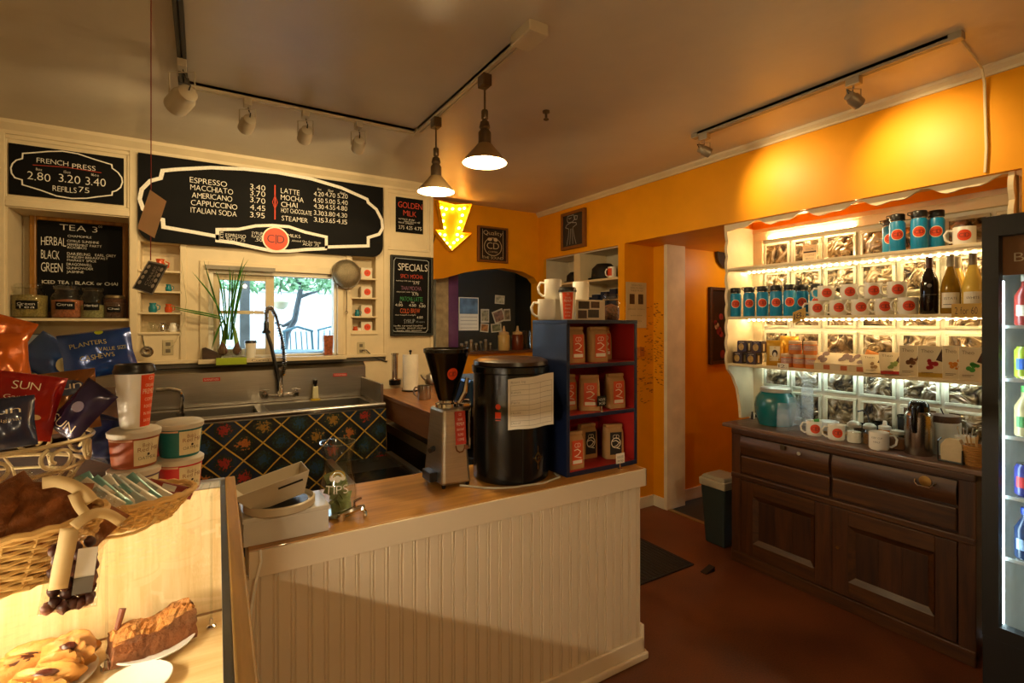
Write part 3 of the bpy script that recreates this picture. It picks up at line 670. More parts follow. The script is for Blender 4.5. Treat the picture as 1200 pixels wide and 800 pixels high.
# lower niche: grey appliance, dark grinder, drinking glasses, shaker
grey = M('grey plastic', '#7d8288', .45, var=.06)
z = NZ0
a = onY(18, 392, YM+.1); b = onY(53, 392, YM+.1)
t = thing('toaster', 'grey box shaped appliance in the lower niche', 'appliance', (a.x, YM+.1, z)); B((a.x, YM+.07, z+.012), (b.x, YM+.22, a.z)).build('housing', grey, t, bevel=.012); B((a.x+.02, YM+.1, a.z), (b.x-.02, YM+.12, a.z+.004)).build('slot', black, t)
for fx in (a.x+.02, b.x-.02): L([(.012, z), (.012, z+.014)], 8, (fx, YM+.14, 0)).build('foot', black, t)
a = onY(15, 377, YM+.24); t = thing('coffee_grinder', 'dark appliance standing behind the grey box in the niche', 'grinder', (a.x+.03, YM+.26, z))
B((a.x, YM+.235, z), (a.x+.09, YM+.29, z+.2)).build('body', black, t, bevel=.008); MB().taper((a.x+.045, YM+.262), .06, .045, .10, .05, z+.2, a.z-.005).build('hopper', M('smoked plastic', '#2c2c34', .2), t)
for k, px in enumerate((66, 74, 84, 108, 118, 128, 138)):
    c = onY(px, 400, YM+.13); rr = .024
    t = L([(rr*.8, z), (rr*.82, z+.004), (rr, z+.17+.012*(k % 3)), (rr*.96, z+.17+.012*(k % 3)), (rr*.8, z+.01)], 14, (c.x, YM+.15+.03*(k % 2), 0)).build('drinking_glass', jarglass, None, smooth=True, fix=False)
    tag(t, f'drinking glass in the lower niche, {ORD[k]} from the left', 'glass', 'glasses in the lower niche')
# ---- specials board, golden milk board
a = onY(*(450+58/7.277, 290+60/7.277), YM-.03); b = onY(450+418/7.277, 290+95/7.277, YM-.03); zb = onY(450+40/7.277, 290+755/7.277, YM-.03).z
t = thing('specials_board', 'tall black SPECIALS chalkboard with coloured lettering below the small board', 'chalkboard', ((a.x+b.x)/2, YM-.03, zb))
YS = YM-.03
B((a.x, YS, zb), (b.x, YS+.018, a.z)).build('board', slate, t)
fm = M('dark green frame', '#14180f', .4, var=.2)
for p, q in (((a.x, YS-.01, zb), (a.x+.018, YS, a.z)), ((b.x-.018, YS-.01, zb), (b.x, YS, a.z)), ((a.x+.018, YS-.01, a.z-.018), (b.x-.018, YS, a.z)), ((a.x+.018, YS-.01, zb), (b.x-.018, YS, zb+.018))): B(p, q).build('frame_side', fm, t, bevel=.003)
C3 = lambda x, y: (450+x/7.277, 290+y/7.277)
outline(t, 'border', [C3(*p) for p in ((100,88),(365,112),(380,125),(372,700),(355,722),(85,715),(72,690),(85,110))], .8, YS, chalkgy)
for mt, rows in ((chalk, (('SPECIALS',120,370,192,58),('espresso with mint and cream',103,305,285,10),('3.75',250,298,312,20),('steamed with honey',105,282,380,10),('3.75',240,292,408,20),('4.00',95,158,500,22),('4.50',212,272,502,22),('5.00',298,352,510,22),('slow steeped overnight',95,270,578,10),('4.00',278,330,605,20),('vanilla caramel hazelnut',80,330,672,12),('lavender almond coconut',100,355,692,12),('honey mint cinnamon',110,320,712,12),('8oz',132,152,470,12),('12oz',232,256,472,12),('16oz',310,335,482,12))),
        (chalkred, (('SPICY MOCHA',140,330,260,34),)), (chalkpu, (('THAI MOCHA',145,318,362,34),)), (chalkgr, (('MATCHA LATTE',138,328,455,36),)), (chalkor, (('COLD BREW',138,305,558,38),)), (chalkgy, (('SYRUP',170,262,645,34),('.75 extra',270,345,640,14)))):
    mb = MB()
    for s, x0, x1, y, h in rows: p0, p1 = C3(x0, y), C3(x1, y); ptext(mb, s, p0[0], p1[0], p0[1], h/7.277, YS)
    mb.build('lettering', mt, t, fix=False)
C7 = lambda x, y: (440+x/4.444, 220+y/4.444)
YG = YM-.012
a = onY(*C7(107,45), YG); b = onY(*C7(248,72), YG); zb = onY(*C7(107,228), YG).z
t = thing('golden_milk_board', 'small black board lettered GOLDEN MILK in red beside the menu board', 'chalkboard', ((a.x+b.x)/2, YG, zb))
B((a.x, YG, zb), (b.x, YG+.01, a.z)).build('board', slate, t)
mb = MB()
for s, x0, x1, y, h in (('GOLDEN',118,243,100,30),('MILK',145,213,145,28)): p0, p1 = C7(x0, y), C7(x1, y); ptext(mb, s, p0[0], p1[0], p0[1], h/4.444, YG)
mb.build('lettering', chalkred, t, fix=False)
mb = MB()
for s, x0, x1, y, h in (('turmeric ginger',120,205,163,9),('honey coconut milk',150,232,178,9),('black pepper',120,200,183,9),('3.75',120,150,213,18),('4.25',160,192,216,18),('4.75',202,240,220,18)): p0, p1 = C7(x0, y), C7(x1, y); ptext(mb, s, p0[0], p1[0], p0[1], h/4.444, YG)
mb.build('lettering', chalk, t, fix=False)
# ---- hanging cord with tag and coffee card (hung from the ceiling, about 2 m out)
YC = 2.0
c = onY(177, 0, YC); e = onY(176.5, 305, YC)
t = thing('hanging_tag', 'brown paper tag and black coffee card on a red cord from ceiling', 'tag', (c.x, YC, CEIL))
red = M('red string', '#7a2418', .8)
T([(c.x, YC, CEIL-.002), (c.x, YC, onY(177, 225, YC).z), (e.x, YC-.002, e.z)], .0016, 5).build('cord', red, t)
D2 = lambda x, y, e=0: (lambda q: Vector((q.x, YC-.004-e, q.z)))(onY(150+x/5.714, 210+y/5.714, YC))
mb = MB(); P = [D2(*p) for p in ((148,72),(258,148),(178,395),(62,328))]; mb.add(P+[q+Vector((0, .0015, 0)) for q in P], [(0,1,2,3),(7,6,5,4),(0,4,5,1),(1,5,6,2),(2,6,7,3),(3,7,4,0)]); mb.build('paper_tag', M('tag paper', '#d8b48c', .8), t)
mb = MB(); P = [D2(*p) for p in ((138,545),(272,575),(165,775),(28,730))]; mb.add(P+[q+Vector((0, .0015, 0)) for q in P], [(0,1,2,3),(7,6,5,4),(0,4,5,1),(1,5,6,2),(2,6,7,3),(3,7,4,0)]); cd = mb.build('card', M('card edge', '#8f8b84', .6), t)
P = [D2(x, y, .001) for x, y in ((142,556),(258,582),(160,764),(40,726))]; MB().flat(P).build('card_print', M('card black', '#171412', .5), cd, fix=False)
mb = MB(); Q = lambda u, v, e=.002: (P[0]*(1-u)*(1-v)+P[1]*u*(1-v)+P[2]*u*v+P[3]*(1-u)*v)+Vector((0, -.001, 0))
for u in (.12, .85):
    for v in (.16, .36, .56, .76, .92)[:4]: mb.disc(u, v, .085, lambda x, y: Q(x, y), 14, ry=.075)
for k, s in enumerate(('COFFEE', 'COMPASS')): text(mb, s, .10, 0, .13, lambda x, y, k=k: Q(.40+.20*k+y, .9-x), .72)
mb.build('card_stamps', M('card silver ink', '#b8ae9c', .5), cd, fix=False)
# ---- left & right ledge contents
mugs = M('pale box', '#d8ccb4', .5, var=.04); teal = M('teal glaze', '#17707c', .2); redg = M('orange glass', '#c24a1c', .12, var=.1)
zl = [onY(190, y, YM).z for y in (317, 341, 366, 389.5)]; zr = [onY(428, y, YM).z for y in (326, 348.5, 370.5, 390)]
def logo_box(label, x0, x1, z, h):
    t = thing('card_box', label, 'box', ((x0+x1)/2, YM+.05, z)); B((x0, YM+.03, z), (x1, YM+.085, z+h)).build('carton', mugs, t, bevel=.003)
    cx = (x0+x1)/2; MB().disc(cx+.005, z+h*.52, h*.30, planeY(YM+.03, .001), 18).build('emblem', logoor, t, fix=False); mb = MB(); text(mb, 'CD', cx-h*.14, z+h*.44, h*.17, planeY(YM+.03, .002), h*.32); mb.build('emblem_letters', logodk, t, fix=False)
def creamer(label, x, z, mat, s=1):
    t = thing('creamer', label, 'creamer', (x, YM+.03, z))
    L([(.016*s, z), (.020*s, z+.008*s), (.020*s, z+.028*s), (.014*s, z+.04*s), (.017*s, z+.052*s), (.014*s, z+.052*s), (.011*s, z+.04*s), (.001, z+.01*s)], 14, (x, YM+.03, 0)).build('pot', mat, t, smooth=True)
    T([(x+.018*s, YM+.03, z+.042*s), (x+.032*s, YM+.03, z+.036*s), (x+.03*s, YM+.03, z+.018*s), (x+.018*s, YM+.03, z+.012*s)], .003*s, 6).build('handle', mat, t, smooth=True)
for i, z in enumerate(zr): logo_box(f'pale carton with orange logo on the right ledges, {["top","second","third","bottom"][i]} one', 1.075, 1.165, z+.0005, .088)
creamer('small teal creamer on the third ledge of the right shelves', 1.045, zr[2], teal); creamer('small red creamer on the lowest ledge of the right shelves', 1.03, zr[3], redg)
creamer('small white creamer on the lowest ledge of the right shelves', 1.06, zr[3], whitegl, .8)
creamer('orange glass bowl on the top ledge behind the hanging tag', -.235, zl[0], redg, 1.5); creamer('tiny teal creamer on the second left ledge', -.19, zl[1], teal, .9)
creamer('teal creamer at the left end of the third left ledge', -.275, zl[2], teal, 1.2); creamer('orange creamer beside the teal one on third left ledge', -.19, zl[2], redg, 1.1)
creamer('glass creamer at the left of the bottom left ledge', -.28, zl[3], jarglass, 1.3); creamer('steel creamer in the middle of the bottom left ledge', -.225, zl[3], chrome, 1.2); creamer('white creamer at the right of the bottom left ledge', -.165, zl[3], whitegl, 1.2)
# outlets + cords
plate = M('outlet plate', '#b9aa84', .5)
for px, py, lb in ((197, 407, 'beige wall outlet under the left ledges'), (423, 408, 'beige wall outlet under the right ledges')):
    c = onY(px, py, YM); t = thing('wall_outlet', lb, 'outlet', (c.x, YM, c.z-.05)); B((c.x-.03, YM-.005, c.z-.05), (c.x+.03, YM, c.z+.05)).build('plate', plate, t, bevel=.002)
    for dz in (-.022, .022): B((c.x-.013, YM-.007, c.z+dz-.012), (c.x+.013, YM-.005, c.z+dz+.012)).build('socket', M('outlet socket', '#6b604a', .5), t, bevel=.002)
c = onY(424, 410, YM); tag(T([(c.x, YM-.01, c.z), (c.x+.03, YM-.02, c.z), (c.x+.08, YM-.015, c.z-.05), (c.x+.14, YM-.012, c.z-.08), (c.x+.2, YM-.012, c.z-.10)], .004, 6).build('power_cord', black, None, smooth=True), 'black cord leaving the outlet under the right ledges', 'cord')
c = onY(200, 405, YM); P = [onY(x, y, YM-.012) for x, y in ((213,305),(216,330),(219,352),(216,375),(211,392),(205,402),(198,407))]
tag(T(P, .003, 5).build('power_cord', cw, None, smooth=True), 'beige cord hanging down to the outlet beside the left ledges', 'cord')
# ---- window
wood_w = cream
wn = struct(thing('window_1', 'w', 'window', (WX0, YM+.05, WZ0)));
del wn['label']; del wn['category']
mb = MB()
mb.box((WX0, YM+.02, WZ0), (WX0+.03, YM+.11, WZ1)); mb.box((WX1-.02, YM+.02, WZ0), (WX1, YM+.11, WZ1)); mb.box((WX0+.03, YM+.02, WZ1-.03), (WX1-.02, YM+.11, WZ1)); mb.box((WX0+.03, YM+.02, WZ0), (WX1-.02, YM+.11, WZ0+.015)); mb.build('jamb', white, wn, bevel=.002)
xm0 = onY(311, 379, YM+.06).x; xm1 = onY(321, 379, YM+.06).x; zr1 = onY(300, 366, YM+.06).z
mb = MB(); mb.box((WX0+.03, YM+.05, WZ0+.015), (WX0+.07, YM+.08, WZ1-.03)); mb.box((xm0, YM+.045, WZ0+.015), (xm1, YM+.085, WZ1-.03)); mb.box((WX0+.07, YM+.05, WZ1-.07), (xm0, YM+.08, WZ1-.03)); mb.box((WX0+.07, YM+.05, WZ0+.015), (xm0, YM+.08, WZ0+.06))
mb.build('sash_frame', M('window sash paint', '#c8b894', .5), wn, bevel=.002)
B((WX0+.07, YM+.055, zr1-.012), (xm0, YM+.075, zr1+.012)).build('muntin', M('window sash paint', '#c8b894', .5), wn)
B((WX0+.07, YM+.064, WZ0+.06), (xm0, YM+.067, zr1-.012)).build('pane', panegl, wn); B((WX0+.07, YM+.064, zr1+.012), (xm0, YM+.067, WZ1-.07)).build('pane', panegl, wn)
B((xm1, YM+.085, WZ0+.015), (WX1-.02, YM+.088, WZ1-.03)).build('pane', panegl, wn)
for p, q in (((WX0-.05, YM-.014, WZ0-.0), (WX0, YM+.0, WZ1+.05)), ((WX1, YM-.014, WZ0), (WX1+.045, YM, WZ1+.05)), ((WX0, YM-.014, WZ1), (WX1, YM, WZ1+.05))): B(p, q).build('casing', cream, wn, bevel=.003)
B((WX0-.02, YM-.03, WZ1-.005), (xm1, YM-.014, WZ1+.022)).build('blind_roll', M('blind grey', '#8a8272', .6), wn)
B((WX0-.06, YM-.09, WZ0-.03), (WX1+.05, YM+.02, WZ0)).build('window_sill', cream, wn, bevel=.004)
# ---- sill things : plant, tray, cup, planter glass
sz = WZ0
c = onY(268, 414, YM-.03); cx = c.x
t = thing('potted_plant', 'green long leaved bulb plant standing on the window sill', 'plant', (cx, YM-.035, sz))
L([(.03, sz), (.042, sz+.004), (.046, sz+.045), (.04, sz+.09), (.037, sz+.09), (.042, sz+.045), (.03, sz+.006)], 18, (cx-.03, YM-.04, 0)).build('glass_pot', jarglass, t, smooth=True, fix=False)
L([(.025, sz), (.036, sz+.004), (.04, sz+.04), (.034, sz+.078), (.031, sz+.078), (.037, sz+.04), (.025, sz+.006)], 18, (cx+.05, YM-.04, 0)).build('glass_pot', jarglass, t, smooth=True, fix=False)
bulb = M('plant bulb', '#5a3a24', .8, var=.3, bump=.4)
for dx, s in ((-.035, 1.1), (.05, 1)): L([(.005, sz+.02), (.024*s, sz+.035), (.028*s, sz+.06), (.016*s, sz+.085), (.01, sz+.12), (.001, sz+.125)], 12, (cx+dx, YM-.04, 0)).build('bulb', bulb, t, smooth=True)
leafm = M('leaf green', '#3f7a1c', .45, var=.25, scale=14); leaf2 = M('stem pale green', '#7c9a3c', .5, var=.2)
lv = [((262,398),(258,360),(243,325),(239,305)), ((264,398),(264,350),(257,325),(253,318)), ((266,398),(268,350),(272,325),(268,312)), ((268,398),(272,345),(279,320),(291,304)), ((270,398),(274,340),(281,318),(286,301)), ((266,398),(262,355),(240,337),(225,318)), ((262,372),(250,368),(235,366),(194,358)), ((262,374),(250,371),(225,366),(205,362)), ((270,398),(276,352),(284,330),(285,316)), ((264,398),(270,352),(277,330),(276,320)), ((262,375),(256,382),(252,395),(248,409)), ((267,398),(266,360),(261,340),(262,326)), ((271,398),(273,360),(270,335),(274,315)), ((272,398),(276,365),(281,345),(288,318))]
for k, P in enumerate(lv):
    Y = YM-.05-.012*(k % 4); n = 8; pts = []
    for i in range(n+1):
        f = i/n; b0, b1, b2, b3 = (1-f)**3, 3*f*(1-f)**2, 3*f*f*(1-f), f**3
        q = onY(sum(b*p[0] for b, p in zip((b0,b1,b2,b3), P)), sum(b*p[1] for b, p in zip((b0,b1,b2,b3), P)), Y-.03*f*(k % 3)); pts.append(q)
    rr = [.0105*(1-.15*math.cos(i/n*PI))*(1 if i < n-2 else (n-i)/3+.08) for i in range(n+1)]
    T(pts, rr, 6, flat=.5).build('leaf', leafm if k % 4 else M('leaf dark green', '#2c5c18', .45, var=.25, scale=14), t, smooth=True)
for dx in (-.035, -.028, .05, .046): T([(cx+dx, YM-.04, sz+.1), (cx+dx*.8, YM-.045, sz+.17), (cx+dx*.5, YM-.05, sz+.24)], [.012, .010, .006], 8).build('stem', leaf2, t, smooth=True)
a = onY(253, 427, YM-.1); b = onY(288.5, 427, YM-.1)
t = thing('planter_tray', 'lime green tray in front of the plant on the sill', 'tray', ((a.x+b.x)/2, YM-.1, WZ0)); lime = M('lime green plastic', '#a0b41e', .4, var=.05)
B((a.x, YM-.15, WZ0-.035), (b.x, YM-.145, WZ0+.012)).build('front_lip', lime, t); B((a.x, YM-.145, WZ0+.0005), (b.x, YM-.075, WZ0+.006)).build('tray_floor', lime, t)
c = onY(293.5, 417, YM-.04); t = thing('cup', 'white paper cup with dark lid standing on the window sill', 'cup', (c.x, YM-.04, sz))
L([(.028, sz), (.03, sz+.002), (.037, sz+.105), (.001, sz+.105)], 18, (c.x, YM-.04, 0)).build('cup_body', whitegl, t, smooth=True); L([(.039, sz+.104), (.039, sz+.113), (.035, sz+.122), (.001, sz+.122)], 18, (c.x, YM-.04, 0)).build('lid', black, t, smooth=True)
c = onY(384, 416, YM-.03); t = thing('utensil_glass', 'glass of brown sticks at the right end of the sill', 'glass', (c.x, YM-.035, sz))
MB().taper((c.x, YM-.035), .062, .062, .075, .075, sz, sz+.17).build('glass_vase', jarglass, t); MB().taper((c.x, YM-.035), .055, .055, .066, .066, sz+.004, sz+.15).build('contents', M('brown sugar sticks', '#a0522c', .7, var=.5, scale=60, bump=.6), t)
a = onY(236, 420, YM-.03); t = thing('knife_block', 'small dark wooden wedge at the left end of the sill', 'block', (a.x+.05, YM-.03, sz)); MB().prism([(0,0),(.11,0),(.115,.03),(.02,.08),(0,.075)], (a.x+.005, YM-.05, sz), (1,0,0), (0,0,1), (0,1,0), .04).build('block_body', wood('dark walnut', '#2a1a10', '#4a301c'), t, bevel=.003)
mb = MB(); P = onY(295, 419, YM-.092); text(mb, 'Cucina', P.x, WZ0-.024, .018, planeY(YM-.09, .001), .11); mb.build('sill_lettering', logodk, wn, fix=False)
# ---- strainer hanging
mesh = M('wire mesh', '#8c8066', .4, .7, var=.3, scale=200, bump=.5, bscale=260)
c = onY(406, 321, YM-.05); r = 16.5*dep(c)/F
t = thing('strainer', 'round wire mesh strainer hanging on the wall beside the window', 'strainer', (c.x, YM-.05, c.z-r))
R = Matrix.Rotation(-PI/2, 3, 'X')
L([(r, 0), (r*.9, .035), (r*.6, .06), (.001, .07)], 24, c[:], M=Matrix.Rotation(PI/2, 3, 'X'), cap=False).build('mesh_bowl', mesh, t, smooth=True, fix=False)
T([(c.x+r*math.cos(a*PI/12), c.y, c.z+r*math.sin(a*PI/12)) for a in range(24)], .005, 6, True).build('rim', chrome, t, smooth=True)
T([(c.x, c.y, c.z-r), (c.x, c.y-.004, c.z-r-.08), (c.x, c.y, c.z-r-.17), (c.x+.008, c.y, c.z-r-.185), (c.x, c.y, c.z-r-.20), (c.x-.008, c.y, c.z-r-.185), (c.x, c.y, c.z-r-.172)], .004, 6).build('handle', chrome, t, smooth=True)
L([(.004, 0), (.004, .06)], 8, (c.x, c.y, c.z+r), M=Matrix.Rotation(-PI/2, 3, 'X')).build('hook', bronze, t)
# desk lamp head under left ledges
c = onY(172, 412, YM-.08); t = thing('clip_lamp', 'small metal clip lamp below the left ledges', 'lamp', (c.x, YM-.04, c.z-.04))
L([(.012, .03), (.02, .028), (.036, 0), (.034, -.001), (.018, .02), (.001, .022)], 18, c[:], M=Matrix.Rotation(PI/2-.0, 3, 'X') @ Matrix.Rotation(PI, 3, 'X')).build('reflector', chrome, t, smooth=True, fix=False)
T([(c.x, c.y+.03, c.z), (c.x-.02, YM-.02, c.z+.04), (c.x-.03, YM-.002, c.z+.1)], .005, 6).build('arm', chrome, t, smooth=True)
# ============================================================ SINK
SY0 = 3.40; SZ = 1.045; SX1 = onY(451, 474, SY0).x
t = thing('steel_sink', 'stainless commercial sink with tall backsplash under the window', 'sink', (.3, SY0, .0))
xa = -.75
mb = MB(); mb.box((xa, YM-.06, SZ), (1.085, YM-.03, 1.27)); mb.add([(xa, YM-.06, 1.27), (1.085, YM-.06, 1.27), (1.085, YM-.002, 1.305), (xa, YM-.002, 1.305), (xa, YM-.002, 1.27), (1.085, YM-.002, 1.27)], [(0,1,2,3), (0,3,4), (1,5,2)]); mb.build('backsplash', steel, t)
mb = MB(); mb.tube([(xa, SY0, SZ), (SX1, SY0, SZ)], .017, 10); mb.box((xa, SY0, SZ-.05), (SX1, SY0+.012, SZ)); mb.build('front_rim', steel, t, smooth=True)
mb = MB(); mb.box((xa, SY0+.012, SZ-.02), (SX1, SY0+.06, SZ-.004)); mb.box((xa, YM-.16, SZ-.02), (SX1, YM-.06, SZ-.004)); mb.box((xa, SY0+.06, SZ-.02), (-.38, YM-.16, SZ-.004)); mb.box((SX1-.06, SY0+.06, SZ-.02), (SX1, YM-.16, SZ-.004)); mb.box((.30, SY0+.06, SZ-.02), (.36, YM-.16, SZ-.004)); mb.build('deck', steel, t)
for x0, x1 in ((-.38, .30), (.36, SX1-.06)):
    mb = MB(); mb.box((x0, SY0+.06, SZ-.26), (x1, YM-.16, SZ-.25)); mb.box((x0, SY0+.055, SZ-.26), (x1, SY0+.06, SZ-.02)); mb.box((x0, YM-.16, SZ-.26), (x1, YM-.155, SZ-.02)); mb.box((x0-.005, SY0+.06, SZ-.26), (x0, YM-.16, SZ-.02)); mb.box((x1, SY0+.06, SZ-.26), (x1+.005, YM-.16, SZ-.02)); mb.build('basin', steel, t)
B((SX1-.02, SY0+.03, SZ), (SX1, YM-.06, SZ+.14)).build('side_splash', steel, t, bevel=.003)
for x in (-.7, .95): L([(.02, 0), (.02, SZ-.05)], 10, (x, SY0+.08, 0)).build('leg', steel, t, smooth=True)
for px, py in ((248, 444.5), (398.5, 439)):
    c = onY(px, py, YM-.062); st = B((c.x-.05, YM-.064, c.z-.012), (c.x+.05, YM-.06, c.z+.012)).build('red_label', M('red label', '#b8281c', .5), t)
    mb = MB(); text(mb, 'SANITIZE', c.x-.042, c.z-.006, .011, planeY(YM-.064, .001), .084); mb.build('label_lettering', chalk, st, fix=False)
struct(B((-.75, YM-.012, 1.305), (1.26, YM-.001, 1.335)).build('trim_8', M('grey laminate strip', '#4a463e', .45, var=.15)))
# faucet with spring sprayer
fx = onY(328, 470, YM-.1); X0 = fx.x; YFau = YM-.13
t = thing('spray_faucet', 'black and chrome spring spray faucet rising from the sink', 'faucet', (X0, YFau, SZ))
zb = onY(330, 462, YFau).z
mb = MB(); mb.tube([(X0-.10, YFau, zb), (X0+.10, YFau, zb)], .013, 10); mb.build('bridge', chrome, t, smooth=True)
for s in (-1, 1):
    hx = X0+s*.10; h = L([(.02, zb-.02), (.024, zb-.01), (.024, zb+.012), (.014, zb+.02), (.014, zb+.04), (.001, zb+.045)], 12, (hx, YFau, 0)).build('valve', chrome, t, smooth=True)
    mb = MB(); mb.tube([(hx-.03, YFau-.01, zb+.035), (hx+.03, YFau-.01, zb+.035)], .005, 6); mb.tube([(hx, YFau+.01, zb), (hx, YM-.055, zb)], .012, 8); mb.build('lever', chrome, h, smooth=True)
L([(.022, zb-.015), (.022, zb+.02), (.016, zb+.03), (.016, zb+.16), (.02, zb+.165), (.02, zb+.19), (.001, zb+.19)], 14, (X0, YFau, 0)).build('riser', chrome, t, smooth=True)
path = [onY(px, py, YFau) for px, py in ((332,440),(333,425),(332,408),(329,392),(324,372),(319,362),(314,360),(312,366),(312,378))]
core = []
for i in range(len(path)-1):
    for k in range(10): core.append(path[i].lerp(path[i+1], k/10))
T(core, .008, 8).build('hose', black, t, smooth=True)
sp = []; N = len(core)
for i in range(N*4):
    f = i/4; k = min(int(f), N-2); p = core[k].lerp(core[k+1], f-k); tn = (core[k+1]-core[k]).normalized(); u = Vector((0,1,0)); v = tn.cross(u); a = i*PI/3.2
    sp.append(p+u*.015*math.cos(a)+v*.015*math.sin(a))
T(sp, .0028, 4).build('spring', chrome, t, smooth=True)
q = path[-1]; L([(.012, q.z+.01), (.016, q.z), (.017, q.z-.05), (.026, q.z-.06), (.026, q.z-.075), (.001, q.z-.075)], 14, (q.x, q.y, 0)).build('spray_head', black, t, smooth=True)
T([(q.x, q.y-.01, q.z-.06), (q.x+.03, q.y-.012, onY(322, 405, YFau).z), (X0-.012, q.y, zb+.1), (X0-.01, q.y, zb)], .0125, 8).build('pull_handle', black, t, smooth=True)
# second faucet arm at left, soap bottle
t = thing('swing_spout', 'bent chrome swing spout at the left end of the sink', 'faucet', (-.16, YM-.2, SZ))
mb = MB(); P = [onY(x, y, YM-.22) for x, y in ((183,457),(200,456),(211,458),(214,466),(213,478),(212,488))]; mb.tube(P, .013, 8); mb.build('spout', chrome, t, smooth=True)
P0 = P[-1]; L([(.024, SZ-.004), (.024, P0.z+.002), (.015, P0.z+.01)], 12, (P0.x, YM-.22, 0)).build('base', chrome, t, smooth=True)
c = onY(369, 475, SY0+.3); zs = SZ-.004
t = thing('dish_soap', 'small soap bottle with black cap and yellow base on the sink', 'bottle', (.70, YM-.11, zs)); c = Vector((onY(369.5, 460, YM-.11).x, YM-.11, zs))
L([(.036, zs), (.036, zs+.008), (.02, zs+.012)], 14, c.xy.to_3d()[:]).build('dish', M('yellow plastic', '#c8a81e', .4), t); MB().taper((c.x, c.y), .042, .03, .036, .028, zs+.012, zs+.10).build('bottle_body', M('soap label', '#d8d2a8', .4), t, bevel=.004); L([(.01, zs+.1), (.01, zs+.115), (.014, zs+.12), (.014, zs+.145), (.001, zs+.15)], 12, c.xy.to_3d()[:]).build('pump_cap', black, t, smooth=True)
# ---- flowered cloth under the sink
def cloth_mat():
    m, nt, N, K, P = mk('blue flowered oilcloth')
    tc = N.new('ShaderNodeTexCoord'); sp = N.new('ShaderNodeSeparateXYZ'); K.new(tc.outputs['Object'], sp.inputs[0])
    def mth(op, a, b=None):
        n = N.new('ShaderNodeMath'); n.operation = op
        for i, q in enumerate((a, b)):
            if q is None: continue
            if isinstance(q, (int, float)): n.inputs[i].default_value = q
            else: K.new(q, n.inputs[i])
        return n.outputs[0]
    p = .205
    A = mth('DIVIDE', mth('ADD', sp.outputs[0], mth('MULTIPLY', sp.outputs[2], 1.05)), p); Bq = mth('DIVIDE', mth('SUBTRACT', sp.outputs[0], mth('MULTIPLY', sp.outputs[2], 1.05)), p)
    fa = mth('FRACT', A); fb = mth('FRACT', Bq)
    line = mth('MAXIMUM', mth('LESS_THAN', mth('ABSOLUTE', mth('SUBTRACT', fa, .03)), .028), mth('LESS_THAN', mth('ABSOLUTE', mth('SUBTRACT', fb, .03)), .028))
    ia = mth('FLOOR', A); ib = mth('FLOOR', Bq)
    cb = N.new('ShaderNodeCombineXYZ'); K.new(ia, cb.inputs[0]); K.new(ib, cb.inputs[1])
    wn = N.new('ShaderNodeTexWhiteNoise'); wn.noise_dimensions = '3D'; K.new(cb.outputs[0], wn.inputs['Vector'])
    dx = mth('SUBTRACT', fa, .53); dy = mth('SUBTRACT', fb, .53)
    dist = mth('SQRT', mth('ADD', mth('MULTIPLY', dx, dx), mth('MULTIPLY', dy, dy)))
    nz = N.new('ShaderNodeTexNoise'); nz.inputs['Scale'].default_value = 85; nz.inputs['Detail'].default_value = 4; K.new(tc.outputs['Object'], nz.inputs[0])
    dist = mth('ADD', dist, mth('MULTIPLY', mth('SUBTRACT', nz.outputs[0], .5), 1.0))
    r1 = N.new('ShaderNodeValToRGB'); e = r1.color_ramp.elements; r1.color_ramp.interpolation = 'CONSTANT'
    e[0].color = (*srgb('#8e221a'), 1); e[1].position = .33; e[1].color = (*srgb('#a05a20'), 1)
    for ps, cc in ((.62, '#123450'), (.8, '#8a6420')): q = e.new(ps); q.color = (*srgb(cc), 1)
    K.new(wn.outputs[0], r1.inputs[0])
    r2 = N.new('ShaderNodeValToRGB'); e = r2.color_ramp.elements; r2.color_ramp.interpolation = 'CONSTANT'; e[0].color = (*srgb('#0c2036'), 1); e[1].position = .5; e[1].color = (*srgb('#080f16'), 1); K.new(wn.outputs[0], r2.inputs[0])
    m0 = N.new('ShaderNodeMix'); m0.data_type = 'RGBA'; K.new(mth('LESS_THAN', dist, .34), m0.inputs[0]); K.new(r2.outputs[0], m0.inputs[6]); m0.inputs[7].default_value = (*srgb('#1a2818'), 1)
    m1 = N.new('ShaderNodeMix'); m1.data_type = 'RGBA'; K.new(mth('LESS_THAN', dist, .19), m1.inputs[0]); K.new(m0.outputs[2], m1.inputs[6]); K.new(r1.outputs[0], m1.inputs[7])
    m2 = N.new('ShaderNodeMix'); m2.data_type = 'RGBA'; K.new(line, m2.inputs[0]); K.new(m1.outputs[2], m2.inputs[6]); m2.inputs[7].default_value = (*srgb('#b89030'), 1)
    K.new(m2.outputs[2], P.inputs['Base Color']); P.inputs['Roughness'].default_value = .4
    return m
mb = MB(); nx = 90; zsn = [1.02, .8, .6, .4, .12]
vs_ = []; fs_ = []
for j, z in enumerate(zsn):
    for i in range(nx+1):
        x = -.74+(SX1+.005+.74)*i/nx; vs_.append((x, SY0-.012+.007*math.sin(i*.7)*(1 if j else .4)+.004*math.sin(i*.31+j), z))
for j in range(len(zsn)-1):
    for i in range(nx): fs_.append((j*(nx+1)+i, j*(nx+1)+i+1, (j+1)*(nx+1)+i+1, (j+1)*(nx+1)+i))
mb.add(vs_, fs_); tag(mb.build('sink_curtain', cloth_mat(), None, smooth=True, fix=False), 'dark blue flowered curtain with yellow lattice hanging below the sink', 'curtain')
